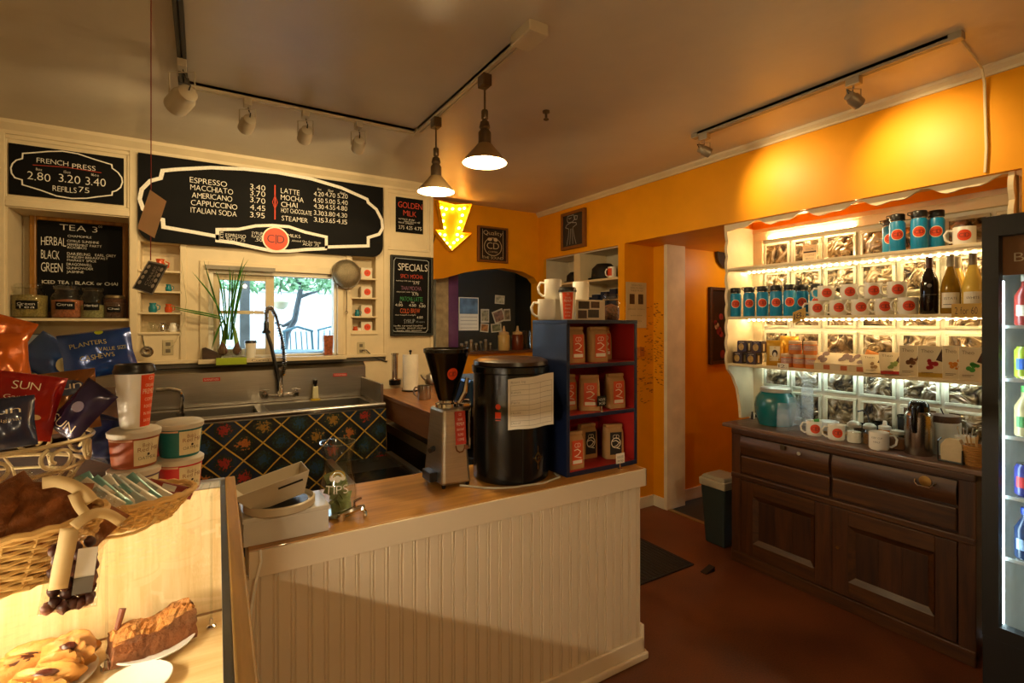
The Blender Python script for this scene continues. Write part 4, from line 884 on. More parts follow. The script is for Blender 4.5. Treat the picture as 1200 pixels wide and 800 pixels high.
# ============================================================ PATIO OUTSIDE
pat = M('patio paving', '#b8b8b4', .8, var=.15); struct(B((-3, 4.7, .55), (6, 10.2, .6)).build('floor_patio', pat))
fen = M('white fence paint', '#d8dcdc', .7, var=.08)
fr = thing('garden_fence', 'pale board fence at the back of the patio', 'fence', (1, 8.6, .6))
x = -2.2
while x < 5.0:
    B((x, 8.6, .6), (x+.17, 8.63, 2.32)).build('fence_board', fen, fr); x += .18
B((-2.2, 8.56, 2.1), (5.0, 8.6, 2.2)).build('fence_rail', fen, fr)
pg = thing('pergola', 'grey wooden pergola over the patio', 'pergola', (1, 6.6, .6)); pgm = M('grey timber', '#6e777a', .7, var=.2)
for x in (-.3, .42, 2.3): B((x-.05, 6.55, .6), (x+.05, 6.65, 2.55)).build('post', pgm, pg)
B((-1.5, 6.55, 2.26), (3.3, 6.65, 2.38)).build('beam', pgm, pg)
for k in range(12): B((-1.3+k*.4, 6.0, 2.40), (-1.24+k*.4, 7.8, 2.5)).build('rafter', pgm, pg)
bark = M('branch bark', '#5c6468', .8, var=.25); folg = M('garden leaves', '#6f9a68', .7, var=.5, scale=20)
def foliage(label, c, r, n, size, name='vine', cat='vine', mat=folg):
    mb = MB()
    for k in range(n):
        p = Vector(c)+Vector((random.uniform(-1,1)*r[0], random.uniform(-1,1)*r[1], random.uniform(-1,1)*r[2])); a = Vector((random.gauss(0,1), random.gauss(0,1), random.gauss(0,1))).normalized(); b = a.orthogonal().normalized(); s = size*random.uniform(.6, 1.3)
        mb.add([p-a*s, p+b*s*.5, p+a*s, p-b*s*.5], [(0,1,2,3)])
    o = mb.build(name, mat, None, fix=False); o['kind'] = 'stuff'; o['label'] = label; o['category'] = cat; return o
foliage('leafy vine spread over the patio pergola', (.9, 7.3, 2.16), (1.9, .5, .10), 900, .07)
foliage('low green garden bed along the patio fence', (1.6, 8.2, .8), (3, .3, .22), 900, .09, 'garden_bed', 'plants')
tr = thing('garden_tree', 'bare branched small tree growing in the patio', 'tree', (1.42, 7.2, .6))
def tb(P, r): return T([onY(x, y, 7.2) for x, y in P], r, 7)
tb(((332,412),(335,392),(345,375),(349,355),(353,335),(356,320)), [.05,.045,.04,.035,.03,.02]).build('trunk', bark, tr, smooth=True)
tb(((345,375),(332,382),(322,378)), [.03,.02,.012]).build('branch', bark, tr, smooth=True); tb(((351,348),(362,344),(374,341)), [.03,.02,.01]).build('branch', bark, tr, smooth=True); tb(((353,335),(346,325),(340,322)), [.022,.016,.01]).build('branch', bark, tr, smooth=True)
c = onY(329, 354, 6.4); t = thing('paper_lantern', 'round pale lantern hanging outside the window', 'lantern', c[:]); rr = 9*dep(c)/F
L([(rr*.3, -rr*.95), (rr*.75, -rr*.65), (rr, 0), (rr*.75, rr*.65), (rr*.3, rr*.95)], 18, c[:]).build('globe', M('lantern paper', '#efe9c8', .8), t, smooth=True); T([(c.x, c.y, c.z+rr*.9), (c.x, c.y, 2.39)], .005, 5).build('string', black, t)
im = M('blue iron', '#4a7480', .5, var=.1)
def patio_chair(label, x, y, rz):
    t = thing('patio_chair', label, 'chair', (x, y, .6), rz, 'patio chairs'); Wt = WM[t.name]
    def put(mb, n): mb.tf(Wt); mb.build(n, im, t, smooth=True)
    for sx in (-.2, .2):
        put(T([(sx, -.2, 0), (sx, -.2, .44)], .014), 'leg'); put(T([(sx, .2, 0), (sx, .2, .44), (sx, .25, .9)], .014), 'leg')
    put(B((-.22, -.22, .42), (.22, .22, .45)), 'seat'); mb = MB()
    for k in range(6): mb.tube([(-.2+.08*k, .205, .46), (-.2+.08*k, .25, .9)], .008, 5)
    mb.tube([(-.22, .25, .9), (0, .27, .96), (.22, .25, .9)], .016, 6); put(mb, 'backrest')
q = onY(365, 400, 6.6); patio_chair('blue iron patio chair seen through the right pane', q.x, 6.6, .5); q = onY(388, 400, 7.6); patio_chair('blue iron patio chair at the right edge of the window', q.x, 7.6, -.3)
q = onY(340, 400, 5.75); t = thing('patio_table', 'blue iron patio table outside the right window pane', 'table', (q.x, 5.75, .6)); L([(.001, 1.28), (.36, 1.28), (.36, 1.31), (.001, 1.31)], 24, (q.x, 5.75, 0)).build('table_top', im, t); L([(.22, .6), (.22, .62), (.03, .66), (.03, 1.28)], 14, (q.x, 5.75, 0)).build('pedestal', im, t)
# ============================================================ FRONT COUNTER
CY0, CY1, CZ = 1.73, 2.18, .91; CX0, CX1 = .12, 1.79
maple = wood('honey wood top', '#8c5c1e', '#b98438', 0, 2.2, .36, .05)
bead = M('bead board cream', '#e0cdb0', .45, var=.04, scale=3)
t = thing('service_counter', 'long cream bead board counter with honey wood top', 'counter', ((CX0+CX1)/2, (CY0+CY1)/2, 0))
B((CX0, CY0-.012, CZ-.03), (CX1+.01, CY1+.02, CZ)).build('counter_top', maple, t, bevel=.003)
B((CX0, CY0-.022, CZ-.085), (CX1+.02, CY0-.012, CZ-.003)).build('top_rail', bead, t, bevel=.003); B((CX1+.01, CY0-.022, CZ-.085), (CX1+.02, CY1+.02, CZ-.003)).build('top_rail', bead, t, bevel=.003)
B((CX0+.02, CY0+.012, .0), (CX1-.012, CY1, CZ-.03)).build('carcass', bead, t)
PW = .0508
def plank(wd):
    # one bead board: flat face with a rounded bead and groove at its right edge (profile extruded upward)
    b = .009
    pr = [(0, .012), (0, .002), (.003, 0), (wd-.016, 0), (wd-.014, .004), (wd-.012, .004)]
    pr += [(wd-.0075+.0045*math.cos(PI-PI*k/5), .003-.0035*math.sin(PI*k/5)) for k in range(6)]
    pr += [(wd-.0025, .005), (wd, .005), (wd, .012)]
    return pr
mp = MB().prism([(x, -y) for x, y in plank(PW)], (0,0,0), (1,0,0), (0,-1,0), (0,0,1), .775); first = None
x = CX1-.012-PW
while x > CX0-.02:
    if first is None: first = mp.build('bead_plank', bead, None); o = first; pm = o.data
    else: o = first.copy(); COL.objects.link(o)
    o.parent = t; o.location = Vector((x, CY0, .05))-Vector(t.location); x -= PW
B((CX1-.012, CY0+.0, .05), (CX1, CY1, CZ-.085)).build('end_panel', bead, t, bevel=.003)
B((CX0, CY0-.014, 0), (CX1+.012, CY0, .10)).build('base_board', bead, t, bevel=.004); B((CX0, CY0-.03, 0), (CX1+.028, CY0-.014, .035)).build('base_shoe', bead, t, bevel=.008); B((CX1, CY0-.014, 0), (CX1+.014, CY1, .16)).build('base_board', bead, t, bevel=.004); B((CX1+.014, CY0-.014, 0), (CX1+.03, CY1, .035)).build('base_shoe', bead, t, bevel=.006)
# ---- white box with scale
z = CZ
t = thing('white_box', 'flat white wooden box on the counter under the scale', 'box', (.235, 1.83, z)); bx = M('white gloss panel', '#cfc9bc', .35, var=.06)
B((.108, 1.748, z), (.359, 1.915, z+.072)).build('box_body', bx, t, bevel=.002); B((.104, 1.744, z+.072), (.362, 1.918, z+.088)).build('box_lid', bx, t, bevel=.003)
z = CZ+.088; c = onZ(328, 588, z+.015)
t = thing('kitchen_scale', 'beige kitchen scale with round base and tilted scoop tray', 'scale', (c.x, c.y, z)); pl = M('beige plastic', '#c6b89c', .4, var=.05)
rr = .108
L([(rr*.93, z), (rr, z+.006), (rr, z+.026), (rr*.95, z+.03), (rr*.9, z+.016), (.001, z+.012)], 36, (c.x, c.y, 0)).build('round_base', pl, t, smooth=True)
L([(rr*.8, z+.013), (rr*.8, z+.02), (rr*.7, z+.021), (.001, z+.021)], 28, (c.x, c.y, 0)).build('platform', M('dark platform', '#2a2626', .4), t, smooth=True)
# scoop: open tray, wide toward the right, tilted up
bt = [(-.075,-.05),(.07,-.05),(.07,.05),(-.075,.05)]; tp = [(-.125,-.085),(.10,-.088),(.10,.088),(-.125,.085)]
Rm = Matrix.Translation((c.x+.0, c.y, z+.026)) @ Matrix.Rotation(math.radians(-14), 4, 'Y') @ Matrix.Rotation(math.radians(-4), 4, 'X')
mb = MB(); v8 = [(*p, 0) for p in bt]+[(*p, .075) for p in tp]; in8 = [(x*.94, y*.92, .004) for x, y in bt]+[(x*.97, y*.95, .075) for x, y in tp]
mb.add(v8+in8, [(0,3,2,1),(0,1,5,4),(1,2,6,5),(2,3,7,6),(3,0,4,7),(8,9,10,11),(8,12,13,9),(9,13,14,10),(10,14,15,11),(11,15,12,8),(4,5,13,12),(5,6,14,13),(6,7,15,14),(7,4,12,15)])
mb.tf(Rm); mb.build('scoop_tray', pl, t, bevel=.006)
mb = MB(); mb.add([(.0,-.0745,.048),(.075,-.0755,.048),(.075,-.0785,.055),(.0,-.0775,.055)], [(0,1,2,3)]); mb.tf(Rm @ Matrix.Translation((0,-.0015,0))); mb.build('tray_slot', black, t, fix=False)
tag(T([(.15, CY0-.026, CZ+.002), (.152, CY0-.034, CZ-.03), (.138, CY0-.032, CZ-.09), (.126, CY0-.03, CZ-.17), (.118, CY0-.03, CZ-.25), (.10, CY0-.03, .3)], .0045, 6).build('power_cord', whitegl, None, smooth=True), 'white cord hanging down the counter front below the scale box', 'cord')
# ---- tip jar
c = onZ(396, 603, CZ); z = CZ
t = thing('tip_jar', 'flared glass tip jar with green banknotes and painted rainbow', 'jar', (c.x, c.y, z))
R0 = .058
prof = [(.048, 0), (.056, .01), (.064, .05), (.066, .085), (.060, .125), (.050, .165), (.047, .19), (.052, .225), (.0625, .262)]
L([(r, z+h) for r, h in prof]+[(r-.003, z+h) for r, h in prof[::-1]], 28, (c.x, c.y, 0), cap=False).build('glass', jarglass, t, smooth=True, fix=False)
T([(c.x+.0615*math.cos(a*PI/14), c.y+.0615*math.sin(a*PI/14), z+.262) for a in range(28)], .003, 6, True).build('rim', jarglass, t, smooth=True)
L([(.001, z+.003), (.046, z+.003), (.048, z+.012), (.001, z+.013)], 24, (c.x, c.y, 0)).build('glass_base', M('thick glass base', '#9aa090', .1, var=.1), t, smooth=True)
bill = M('green banknote', '#93a06c', .7, var=.25, scale=60)
for k in range(9):
    a = k*1.9; w_, h_ = .034, .022+.005*(k % 3); Mx = Matrix.Translation((c.x+.010*math.cos(a), c.y+.010*math.sin(a), z+.035+.012*k)) @ Matrix.Rotation(a, 4, 'Z') @ Matrix.Rotation(.9+.3*math.sin(k*2), 4, 'X')
    mb = MB(); mb.rect(-w_, -h_, w_, h_, lambda x, y: Vector((x, y, .010*math.sin(x*60+k))), 8, 2); mb.tf(Mx); mb.build('banknote', bill, t, smooth=True, fix=False)
cv = lambda x, y, e=.0015: (lambda r: Vector((c.x+(r+e)*math.sin(x/.06-.25), c.y-(r+e)*math.cos(x/.06-.25), z+y)))(next((r0+(r1-r0)*(y-h0)/(h1-h0) for (r0, h0), (r1, h1) in zip(prof, prof[1:]) if h0 <= y <= h1), .05))
yel = M('yellow paint', '#c8a028', .5)
for r, m in ((.028, yel), (.021, chalk), (.015, yel)): MB().ribbon([(r*math.cos(PI*k/10), .150+r*.8*math.sin(PI*k/10)) for k in range(11)], .004, cv).build('painted_rainbow', m, t, fix=False)
mb = MB(); mb.disc(-.02, .148, .010, cv, 12); mb.disc(.0, .145, .012, cv, 12); mb.disc(.02, .148, .010, cv, 12); mb.build('painted_cloud', chalk, t, fix=False)
mb = MB(); text(mb, 'TIPS', -.04, .095, .028, cv, .075); mb.build('painted_word', chalk, t, fix=False)
q = onZ(417, 606, CZ); t = thing('chrome_tap', 'small chrome spigot lying beside the tip jar', 'spigot', (q.x, q.y, CZ))
z0 = CZ+.03; mb = MB(); mb.tube([(q.x-.05, q.y, z0-.01), (q.x-.01, q.y-.004, z0), (q.x+.03, q.y, z0+.004)], [.009,.012,.008], 8); mb.tube([(q.x+.02, q.y-.002, z0+.004), (q.x+.03, q.y-.012, z0-.012), (q.x+.03, q.y-.014, CZ+.001)], .0075, 8); mb.build('spout', chrome, t, smooth=True); T([(q.x-.005, q.y, z0+.008), (q.x-.005, q.y, z0+.028), (q.x+.02, q.y, z0+.036)], .005, 7).build('lever', chrome, t, smooth=True); L([(.014, CZ), (.014, z0-.004)], 10, (q.x-.05, q.y, 0)).build('flange', chrome, t, smooth=True)
# ---- coffee grinder
z = CZ
t = thing('coffee_grinder', 'brushed steel coffee grinder with black funnel hopper', 'grinder', (.915, 2.035, z))
cx, cy = .915, 2.03
stg = M('grinder steel', '#c4beb2', .38, 1, var=.08, scale=4, stretch=(2, 2, 40))
MB().taper((cx, cy), .135, .21, .098, .15, z+.012, z+.325).build('steel_body', stg, t, bevel=.012)
for sx in (-1, 1):
    for sy in (-1, 1): L([(.008, z), (.010, z+.014)], 10, (cx+sx*.055, cy+sy*.09, 0)).build('foot', black, t)
L([(.044, z+.32), (.050, z+.326), (.050, z+.342), (.036, z+.347), (.036, z+.362), (.001, z+.362)], 24, (cx, cy, 0)).build('collar', chrome, t, smooth=True)
L([(.036, z+.355), (.040, z+.365), (.096, z+.558), (.102, z+.565), (.102, z+.58), (.096, z+.582), (.092, z+.57), (.034, z+.375), (.001, z+.372)], 32, (cx, cy, 0), cap=False).build('hopper', blackgl, t, smooth=True)
L([(.001, z+.52), (.082, z+.525), (.001, z+.545)], 20, (cx, cy, 0)).build('coffee_beans', M('coffee beans', '#2a1408', .5, var=.5, scale=90, bump=1, bscale=120), t, smooth=True)
fy = lambda y: cy-.105+(y-z-.012)/.313*.030
fface = lambda x, y, e=.0022: Vector((cx+x, fy(y)-e, y))
rl = MB().rect(.0, z+.175, .05, z+.315, fface).build('red_label', M('label red', '#b03020', .5, var=.05), t, fix=False)
mb = MB()
for k, (s, wd) in enumerate((('CD', .012), ('ORGANIC', .024), ('PREMIUM', .036), ('DARK ROAST', .036), ('BLEND', .026), ('COFFEE', .03))): text(mb, s, .025, z+.296-.021*k, .010 if k != 2 else .014, lambda x, y: fface(x, y, .003), wd, ctr=True)
mb.build('label_lettering', logocr, rl, fix=False)
mb = MB(); mb.ribbon([(.0, z+.172), (.004, z+.152), (.016, z+.143), (.032, z+.145), (.04, z+.158), (.042, z+.172)], .006, fface); mb.disc(.050, z+.16, .010, fface, 12); mb.build('cup_decal', M('cup decal brown', '#6a3a1c', .5), t, fix=False)
# emblem on the hopper facing the viewer
ph = math.atan2(cy, cx)+PI+.33
hp = lambda x, y, e=.001: (lambda r: Vector((cx+(r+e)*math.cos(ph+x/.085), cy+(r+e)*math.sin(ph+x/.085), y)))(.040+(y-z-.365)/.193*.056+.0015)
roundel(t, (0, z+.475), .026, lambda x, y, e: hp(x, y, .0012+e), logoor, False)
lp = MB(); lp.tube([(cx+.05, cy-.02, z+.34), (cx+.075, cy-.03, z+.39), (cx+.085, cy-.03, z+.45)], [.012,.012,.009], 8); lp.build('side_lever', chrome, t, smooth=True)
L([(.020, -.02), (.026, -.015), (.026, .02), (.020, .025)], 16, (cx+.075, cy-.02, z+.33), M=Matrix.Rotation(PI/2, 3, 'Y')).build('adjust_knob', chrome, t, smooth=True)
mb = MB(); mb.tube([(cx-.06, cy-.0, z+.15), (cx-.085, cy-.01, z+.145)], .012, 8); mb.build('dose_chute', black, t); B((cx-.10, cy-.05, z+.02), (cx-.065, cy+.04, z+.06)).build('dose_tray', black, t, bevel=.004)
# ---- big black coffee bin
bxc, byc, br = 1.205, 1.965, .172
t = thing('coffee_bin', 'large round black coffee bin on the counter with paper taped on', 'bin', (bxc, byc, CZ))
L([(br-.006, CZ), (br, CZ+.006), (br, CZ+.47), (br+.006, CZ+.475), (br+.006, CZ+.50), (br-.01, CZ+.505)], 40, (bxc, byc, 0)).build('drum', M('black glossy drum', '#0a0909', .22, var=.3, scale=3), t, smooth=True)
L([(.001, CZ+.535), (br-.03, CZ+.535), (br-.002, CZ+.522), (br, CZ+.506), (.001, CZ+.5055)], 40, (bxc, byc, 0)).build('lid', M('brown smoked lid', '#2c1a10', .3, var=.3, scale=8), t, smooth=True)
fa = math.atan2(-byc, -bxc)
cyl = lambda x, y, e=.002: Vector((bxc+(br+e)*math.cos(fa+x/br), byc+(br+e)*math.sin(fa+x/br), y))
mb = MB(); mb.ribbon([(.128, CZ+.085), (.146, CZ+.11), (.128, CZ+.135), (.11, CZ+.11)], .005, cyl, True); mb.rect(.126, CZ+.06, .130, CZ+.16, cyl); mb.rect(.10, CZ+.108, .156, CZ+.112, cyl); mb.build('brass_emblem', brass, t, fix=False)
mb = MB(); mb.disc(-.055, CZ+.335, .012, cyl, 14); mb.rect(-.068, CZ+.285, -.042, CZ+.312, cyl); mb.rect(-.066, CZ+.276, -.044, CZ+.279, cyl); mb.build('small_sticker', logoor, t, fix=False)
mb = MB(); mb.rect(.05, CZ+.01, .0535, CZ+.46, cyl, 1, 6); mb.build('seam', M('seam plastic', '#1c1a18', .4), t, fix=False)
# taped sheet: starts on the drum, hangs flat beyond it
def sheet(u, v, e=.004):
    x = -.012+u*.215; a = max(0, x-.085)
    if x <= .085: p = cyl(x, 0, e)
    else:
        q = cyl(.085, 0, e); d = (cyl(.086, 0, e)-q).normalized(); p = q+d*a
    return Vector((p.x, p.y, CZ+.475-.215*(1-v)-.012*u*(1-v)-.022*(1-u)+.022*v*0+.002*math.sin(u*9)))
ps = MB().rect(0, 0, 1, 1, lambda u, v: sheet(u, v), 16, 6).build('paper_sheet', paper, t, smooth=True, fix=False)
mb = MB()
for k in range(9): mb.rect(.05, .86-.1*k, .95, .866-.1*k, lambda u, v: sheet(u, v, .0048), 10, 1)
for u in (.05, .42, .68, .95): mb.rect(u, .06, u+.004, .87, lambda a, b: sheet(a, b, .0048), 1, 4)
for k, s in enumerate(('Roast log', 'Kenya', 'Peru', 'House', 'Decaf')): text(mb, s, .06, .90-.2*k*(k > 0), .045, lambda u, v: sheet(u, v, .0048), .07+.04*len(s)*.6)
mb.build('printed_lines', M('pencil grey', '#8a8072', .8), ps, fix=False)
tag(T([(.93, 1.93, CZ+.005), (1.0, 1.845, CZ+.005), (1.1, 1.79, CZ+.005), (1.25, 1.768, CZ+.005), (1.36, 1.80, CZ+.005), (1.375, 1.86, CZ+.005)], .0045, 6).build('power_cord', M('grey cord', '#b0a690', .5), None, smooth=True), 'pale cord lying on the counter around the black bin', 'cord')
# ---- blue and red bookshelf
QX0, QX1, QY0, QY1, QZ1 = 1.388, 1.826, 1.785, 2.06, 1.617
bl = M('dark blue paint', '#0f1a38', .4, var=.12, bump=.05); rd = M('red paint', '#a8201c', .45, var=.1)
t = thing('coffee_shelf', 'dark blue bookcase with red inside holding coffee bags on counter', 'bookcase', ((QX0+QX1)/2, (QY0+QY1)/2, CZ))
tk = .018
for x in (QX0, QX1-tk): B((x, QY0, CZ), (x+tk, QY1, QZ1-tk)).build('side_board', bl, t, bevel=.002)
B((QX0, QY0-.002, QZ1-tk), (QX1, QY1, QZ1)).build('top_board', bl, t, bevel=.002); B((QX0+tk, QY0, CZ), (QX1-tk, QY1, CZ+.02)).build('bottom_board', bl, t)
SB = [CZ+.02, 1.185, 1.415]
for z in SB[1:]: B((QX0+tk, QY0, z-tk), (QX1-tk, QY1-.006, z)).build('shelf_board', bl, t, bevel=.002)
B((QX0+tk, QY1-.006, CZ+.02), (QX1-tk, QY1, QZ1-tk)).build('back_panel', rd, t)
mb = MB(); mb.box((QX0+tk, QY0+.004, CZ+.02), (QX0+tk+.002, QY1-.006, QZ1-tk)); mb.box((QX1-tk-.002, QY0+.004, CZ+.02), (QX1-tk, QY1-.006, QZ1-tk))
for z in SB: mb.box((QX0+tk+.002, QY0+.004, z), (QX1-tk-.002, QY1-.006, z+.0015))
mb.build('red_lining', rd, t)
# coffee bags
def coffee_bag(lab_mat, ink, dark_label=False):
    t = thing('coffee_bag', 'x', 'coffee bag', (0,0,0), 0, 'coffee bags in the blue bookcase')
    w_, d_, h_ = .098, .066, .165
    secs = [(0, 1, 1), (.01, 1.02, 1.02), (.08, 1.0, 1.0), (.128, .98, .92), (.150, .96, .55), (.160, .95, .30), (h_, .94, .26)]
    vs = []; fs = []; n = 16
    for z, a, b in secs:
        for k in range(n):
            th = 2*PI*k/n; c_, s_ = math.cos(th), math.sin(th)
            vs.append((w_/2*a*math.copysign(abs(c_)**.35, c_), d_/2*b*math.copysign(abs(s_)**.35, s_)+(1-b)*.012, z))
    for i in range(len(secs)-1):
        for k in range(n): fs.append((i*n+k, i*n+(k+1) % n, (i+1)*n+(k+1) % n, (i+1)*n+k))
    fs += [tuple(range(n-1, -1, -1)), tuple((len(secs)-1)*n+k for k in range(n))]
    mb = MB(); mb.add(vs, fs); mb.build('bag', kraft, t, smooth=True, ang=60)
    B((-.045, -.016, .152), (.045, .004, .168)).build('folded_top', kraft, t, bevel=.003)
    f = lambda x, y, e=.0028: Vector((x, -d_/2-e+.001, y))
    lb = MB().rect(-.031, .022, .031, .132, f).build('label', lab_mat, t, fix=False)
    mb = MB(); text(mb, 'CD', 0, .100, .020, lambda x, y: f(x, y, .0036), .034, ctr=True); mb.ribbon([(-.02, .088), (.0, .092), (.018, .080), (.004, .066), (-.016, .06), (.022, .05)], .004, lambda x, y: f(x, y, .0036)); mb.build('label_print', ink, lb, fix=False)
    if not dark_label: MB().rect(-.027, .026, .027, .042, lambda x, y: f(x, y, .0034)).build('name_strip', paper, lb, fix=False)
    else: MB().ribbon([(.024*math.cos(a*PI/10), .08+.024*math.sin(a*PI/10)) for a in range(20)], .004, lambda x, y: f(x, y, .0036), True).build('label_ring', logocr, lb, fix=False)
    return Proto(t)
bagO = coffee_bag(M('bag label orange', '#cf4a1e', .5, var=.05), logocr); bagD = coffee_bag(M('bag label dark', '#1c1a1c', .5, var=.1), logocr, True)
for pr, px, sh, y, rz, lb in ((bagO, 677, 2, 1.86, 0, 'kraft coffee bag with orange label on top shelf at the blue side'), (bagO, 704, 2, 1.85, -.12, 'kraft coffee bag with orange label on top shelf nearer the red side'), (bagO, 716, 2, 1.96, .0, 'shaded orange labelled coffee bag at the back of the top shelf'),
        (bagO, 668, 1, 1.93, 0, 'half hidden coffee bag at the left end of the middle shelf'), (bagO, 695, 1, 1.86, -.5, 'turned kraft coffee bag behind the small price card'), (bagO, 725, 1, 1.85, -.1, 'kraft coffee bag with orange label at middle shelf red side'),
        (bagO, 676, 0, 1.84, 0, 'kraft coffee bag with orange label on the lowest shelf'), (bagD, 692, 0, 1.95, -.05, 'dark labelled coffee bag standing behind on the lowest shelf'), (bagD, 724, 0, 1.875, -.3, 'dark labelled coffee bag turned aside on the lowest shelf')):
    q = onY(px, 400, y-.03); pr.put((min(QX1-.078, max(QX0+.072, q.x)), y, SB[sh]+.002), rz, lb)
def price_card(lb, px, y, z, dark):
    q = onY(px, 400, y); t = thing('price_card', lb, 'card', (q.x, y, z)); L([(.012, z), (.012, z+.004), (.003, z+.008), (.003, z+.03)], 12, (q.x, y, 0)).build('clip_stand', chrome, t, smooth=True)
    B((q.x-.027, y-.003, z+.028), (q.x+.027, y-.001, z+.075)).build('card', slate if dark else paper, t)
    mb = MB(); text(mb, 'HOUSE', q.x-.02, z+.052, .012, planeY(y-.003, .001), .04); text(mb, '14.50', q.x-.018, z+.034, .012, planeY(y-.003, .001), .036); mb.build('card_writing', chalk if dark else logodk, t, fix=False)
price_card('small black price card on a clip on the middle shelf', 705, 1.795, SB[1], True); price_card('small pale price card on a clip before the lowest shelf', 726.5, 1.762, CZ, False)
# ---- things on top of the bookcase
def mug_profile(r, h, z=0): return [(r*.86, z), (r*.9, z+.002), (r, z+h*.12), (r, z+h), (r*.93, z+h), (r*.92, z+h*.15), (.001, z+h*.1)]
def mug_body(t, c, r, h, ang, mat, hr=.55):
    L(mug_profile(r, h, c[2]), 24, (c[0], c[1], 0)).build('mug_body', mat, t, smooth=True)
    d = Vector((math.cos(ang), math.sin(ang), 0)); b = Vector((c[0], c[1], c[2]))
    P = [b+d*(r*.97)+UP*h*.82, b+d*(r*1.45)+UP*h*.84, b+d*(r*1.72)+UP*h*.62, b+d*(r*1.62)+UP*h*.34, b+d*(r*1.2)+UP*h*.18, b+d*(r*.96)+UP*h*.2]
    T(P, h*.06, 8).build('handle', mat, t, smooth=True)
zt = QZ1
for lb, px, y, z, a in (('white mug at the left end of the bookcase top', 640.5, 1.93, zt, PI*.86), ('white mug stacked above the left mug', 648, 1.955, zt+.0975, PI*.86), ('white mug behind the picture box, lower one', 677, 2.0, zt, PI*.5), ('white mug on the upper row at the jar side', 680.5, 1.995, zt+.0975, PI*.4)):
    q = onY(px, 360, y); t = thing('mug', lb, 'mug', (q.x, y, z), 0, 'white mugs on the bookcase'); mug_body(t, (q.x, y, z), .042, .097, a, whitegl)
def to_go_cup(t, c, s, stripe_ang, wd=.05):
    x, y, z = c; h = .145*s
    L([(.029*s, z), (.031*s, z+.003), (.0425*s, z+h), (.001, z+h)], 28, (x, y, 0)).build('cup_body', whitegl, t, smooth=True)
    L([(.045*s, z+h-.004*s), (.0465*s, z+h+.002*s), (.044*s, z+h+.008*s), (.042*s, z+h+.018*s), (.038*s, z+h+.02*s), (.036*s, z+h+.014*s), (.001, z+h+.013*s)], 28, (x, y, 0)).build('lid', black, t, smooth=True)
    f = lambda a, b, e=.0008: (lambda r: Vector((x+(r+e)*math.cos(stripe_ang+a/(.036*s)), y+(r+e)*math.sin(stripe_ang+a/(.036*s)), b)))((.031+.0115*(b-z)/h)*s)
    st = MB().rect(-wd/2*s, z+.004, wd/2*s, z+h-.006, f, 6, 4).build('red_band', logoor, t, fix=False)
    mb = MB()
    for k, (tx, wd2, hh) in enumerate((('CD', .012, .009), ('ORGANIC', .026, .008), ('PREMIUM', .036, .013), ('COFFEE', .026, .008), ('ROASTED', .028, .008), ('IN SMALL', .028, .007), ('BATCHES', .026, .007))): text(mb, tx, 0, z+h*.86-.018*s*k, hh*s, lambda a, b: f(a, b, .0016), wd2*s, ctr=True)
    mb.build('band_lettering', logocr, st, fix=False)
y = 1.86; q = onY(665, 370, y); t = thing('paper_cup', 'small lidded paper cup with red band on top of the bookcase', 'cup', (q.x, y, zt)); to_go_cup(t, (q.x, y, zt), .92, math.atan2(-y, -q.x)+.05)
y = 1.88; a = onY(675, 360, y).x; b = onY(709, 360, y).x
t = thing('picture_box', 'pale box printed with brown coffee photographs beside the jar', 'box', ((a+b)/2, y, zt)); B((a, y, zt), (b, y+.05, zt+.098)).build('carton', M('picture box card', '#c8b89a', .6), t, bevel=.002)
f = planeY(y, .001)
for k, (u0, u1, v0, v1) in enumerate(((.08, .45, .55, .92), (.5, .8, .6, .92), (.06, .36, .08, .48), (.4, .78, .12, .52))): MB().rect(a+(b-a)*u0, zt+.098*v0, a+(b-a)*u1, zt+.098*v1, f).build('photo_print', M(f'photo print {k}', ('#2a1a14', '#4a2c1c', '#3a1c14', '#241c18')[k], .4, var=.6, scale=70), t, fix=False)
y = 1.93; q = onY(716, 370, y); t = thing('bean_jar', 'glass jar of coffee beans at the right end of bookcase top', 'jar', (q.x, y, zt))
r = .045; L([(r*.92, zt), (r, zt+.008), (r, zt+.09), (r*.8, zt+.105), (r*.8, zt+.12)], 20, (q.x, y, 0)).build('glass', jarglass, t, smooth=True); L([(r*.8, zt+.003), (r*.93, zt+.01), (r*.93, zt+.07), (.001, zt+.085)], 18, (q.x, y, 0)).build('beans', M('roasted beans', '#6a3c14', .5, var=.6, scale=80, bump=1, bscale=90), t, smooth=True)
L([(r*.86, zt+.108), (r*.9, zt+.112), (r*.9, zt+.125), (r*.7, zt+.135), (.001, zt+.136)], 20, (q.x, y, 0)).build('lid', jarglass, t, smooth=True); T([(q.x+r*.9*math.cos(a*PI/9), y+r*.9*math.sin(a*PI/9), zt+.106) for a in range(18)], .0025, 5, True).build('wire_bail', chrome, t, smooth=True)
# ============================================================ WORK WING BEHIND THE COUNTER
t = thing('work_stand', 'wooden work stand with drawer front beside the sink', 'stand', (1.35, 3.1, 0)); st = wood('stand wood', '#6a3e1e', '#9a6434', 1, 2.4, .35)
B((1.09, 2.55, 1.075), (1.62, 3.78, 1.10)).build('stand_top', st, t, bevel=.003); B((1.11, 2.60, .93), (1.60, 3.75, 1.075)).build('drawer_case', wood('drawer wood', '#7a4a26', '#8f5c30', 1, 2.4, .45), t)
for x, y in ((1.13, 2.64), (1.57, 2.64), (1.13, 3.72), (1.57, 3.72)): B((x-.02, y-.02, 0), (x+.02, y+.02, .93)).build('leg', st, t)
t = thing('under_counter_fridge', 'black under counter fridge with steel lip behind the counter', 'fridge', (1.35, 2.95, 0))
B((1.17, 2.70, .04), (1.53, 3.68, .86)).build('cabinet', black, t, bevel=.005); B((1.165, 2.70, .80), (1.17, 3.68, .86)).build('steel_lip', steel, t); B((1.15, 2.90, .45), (1.165, 3.2, .48)).build('handle', steel, t)
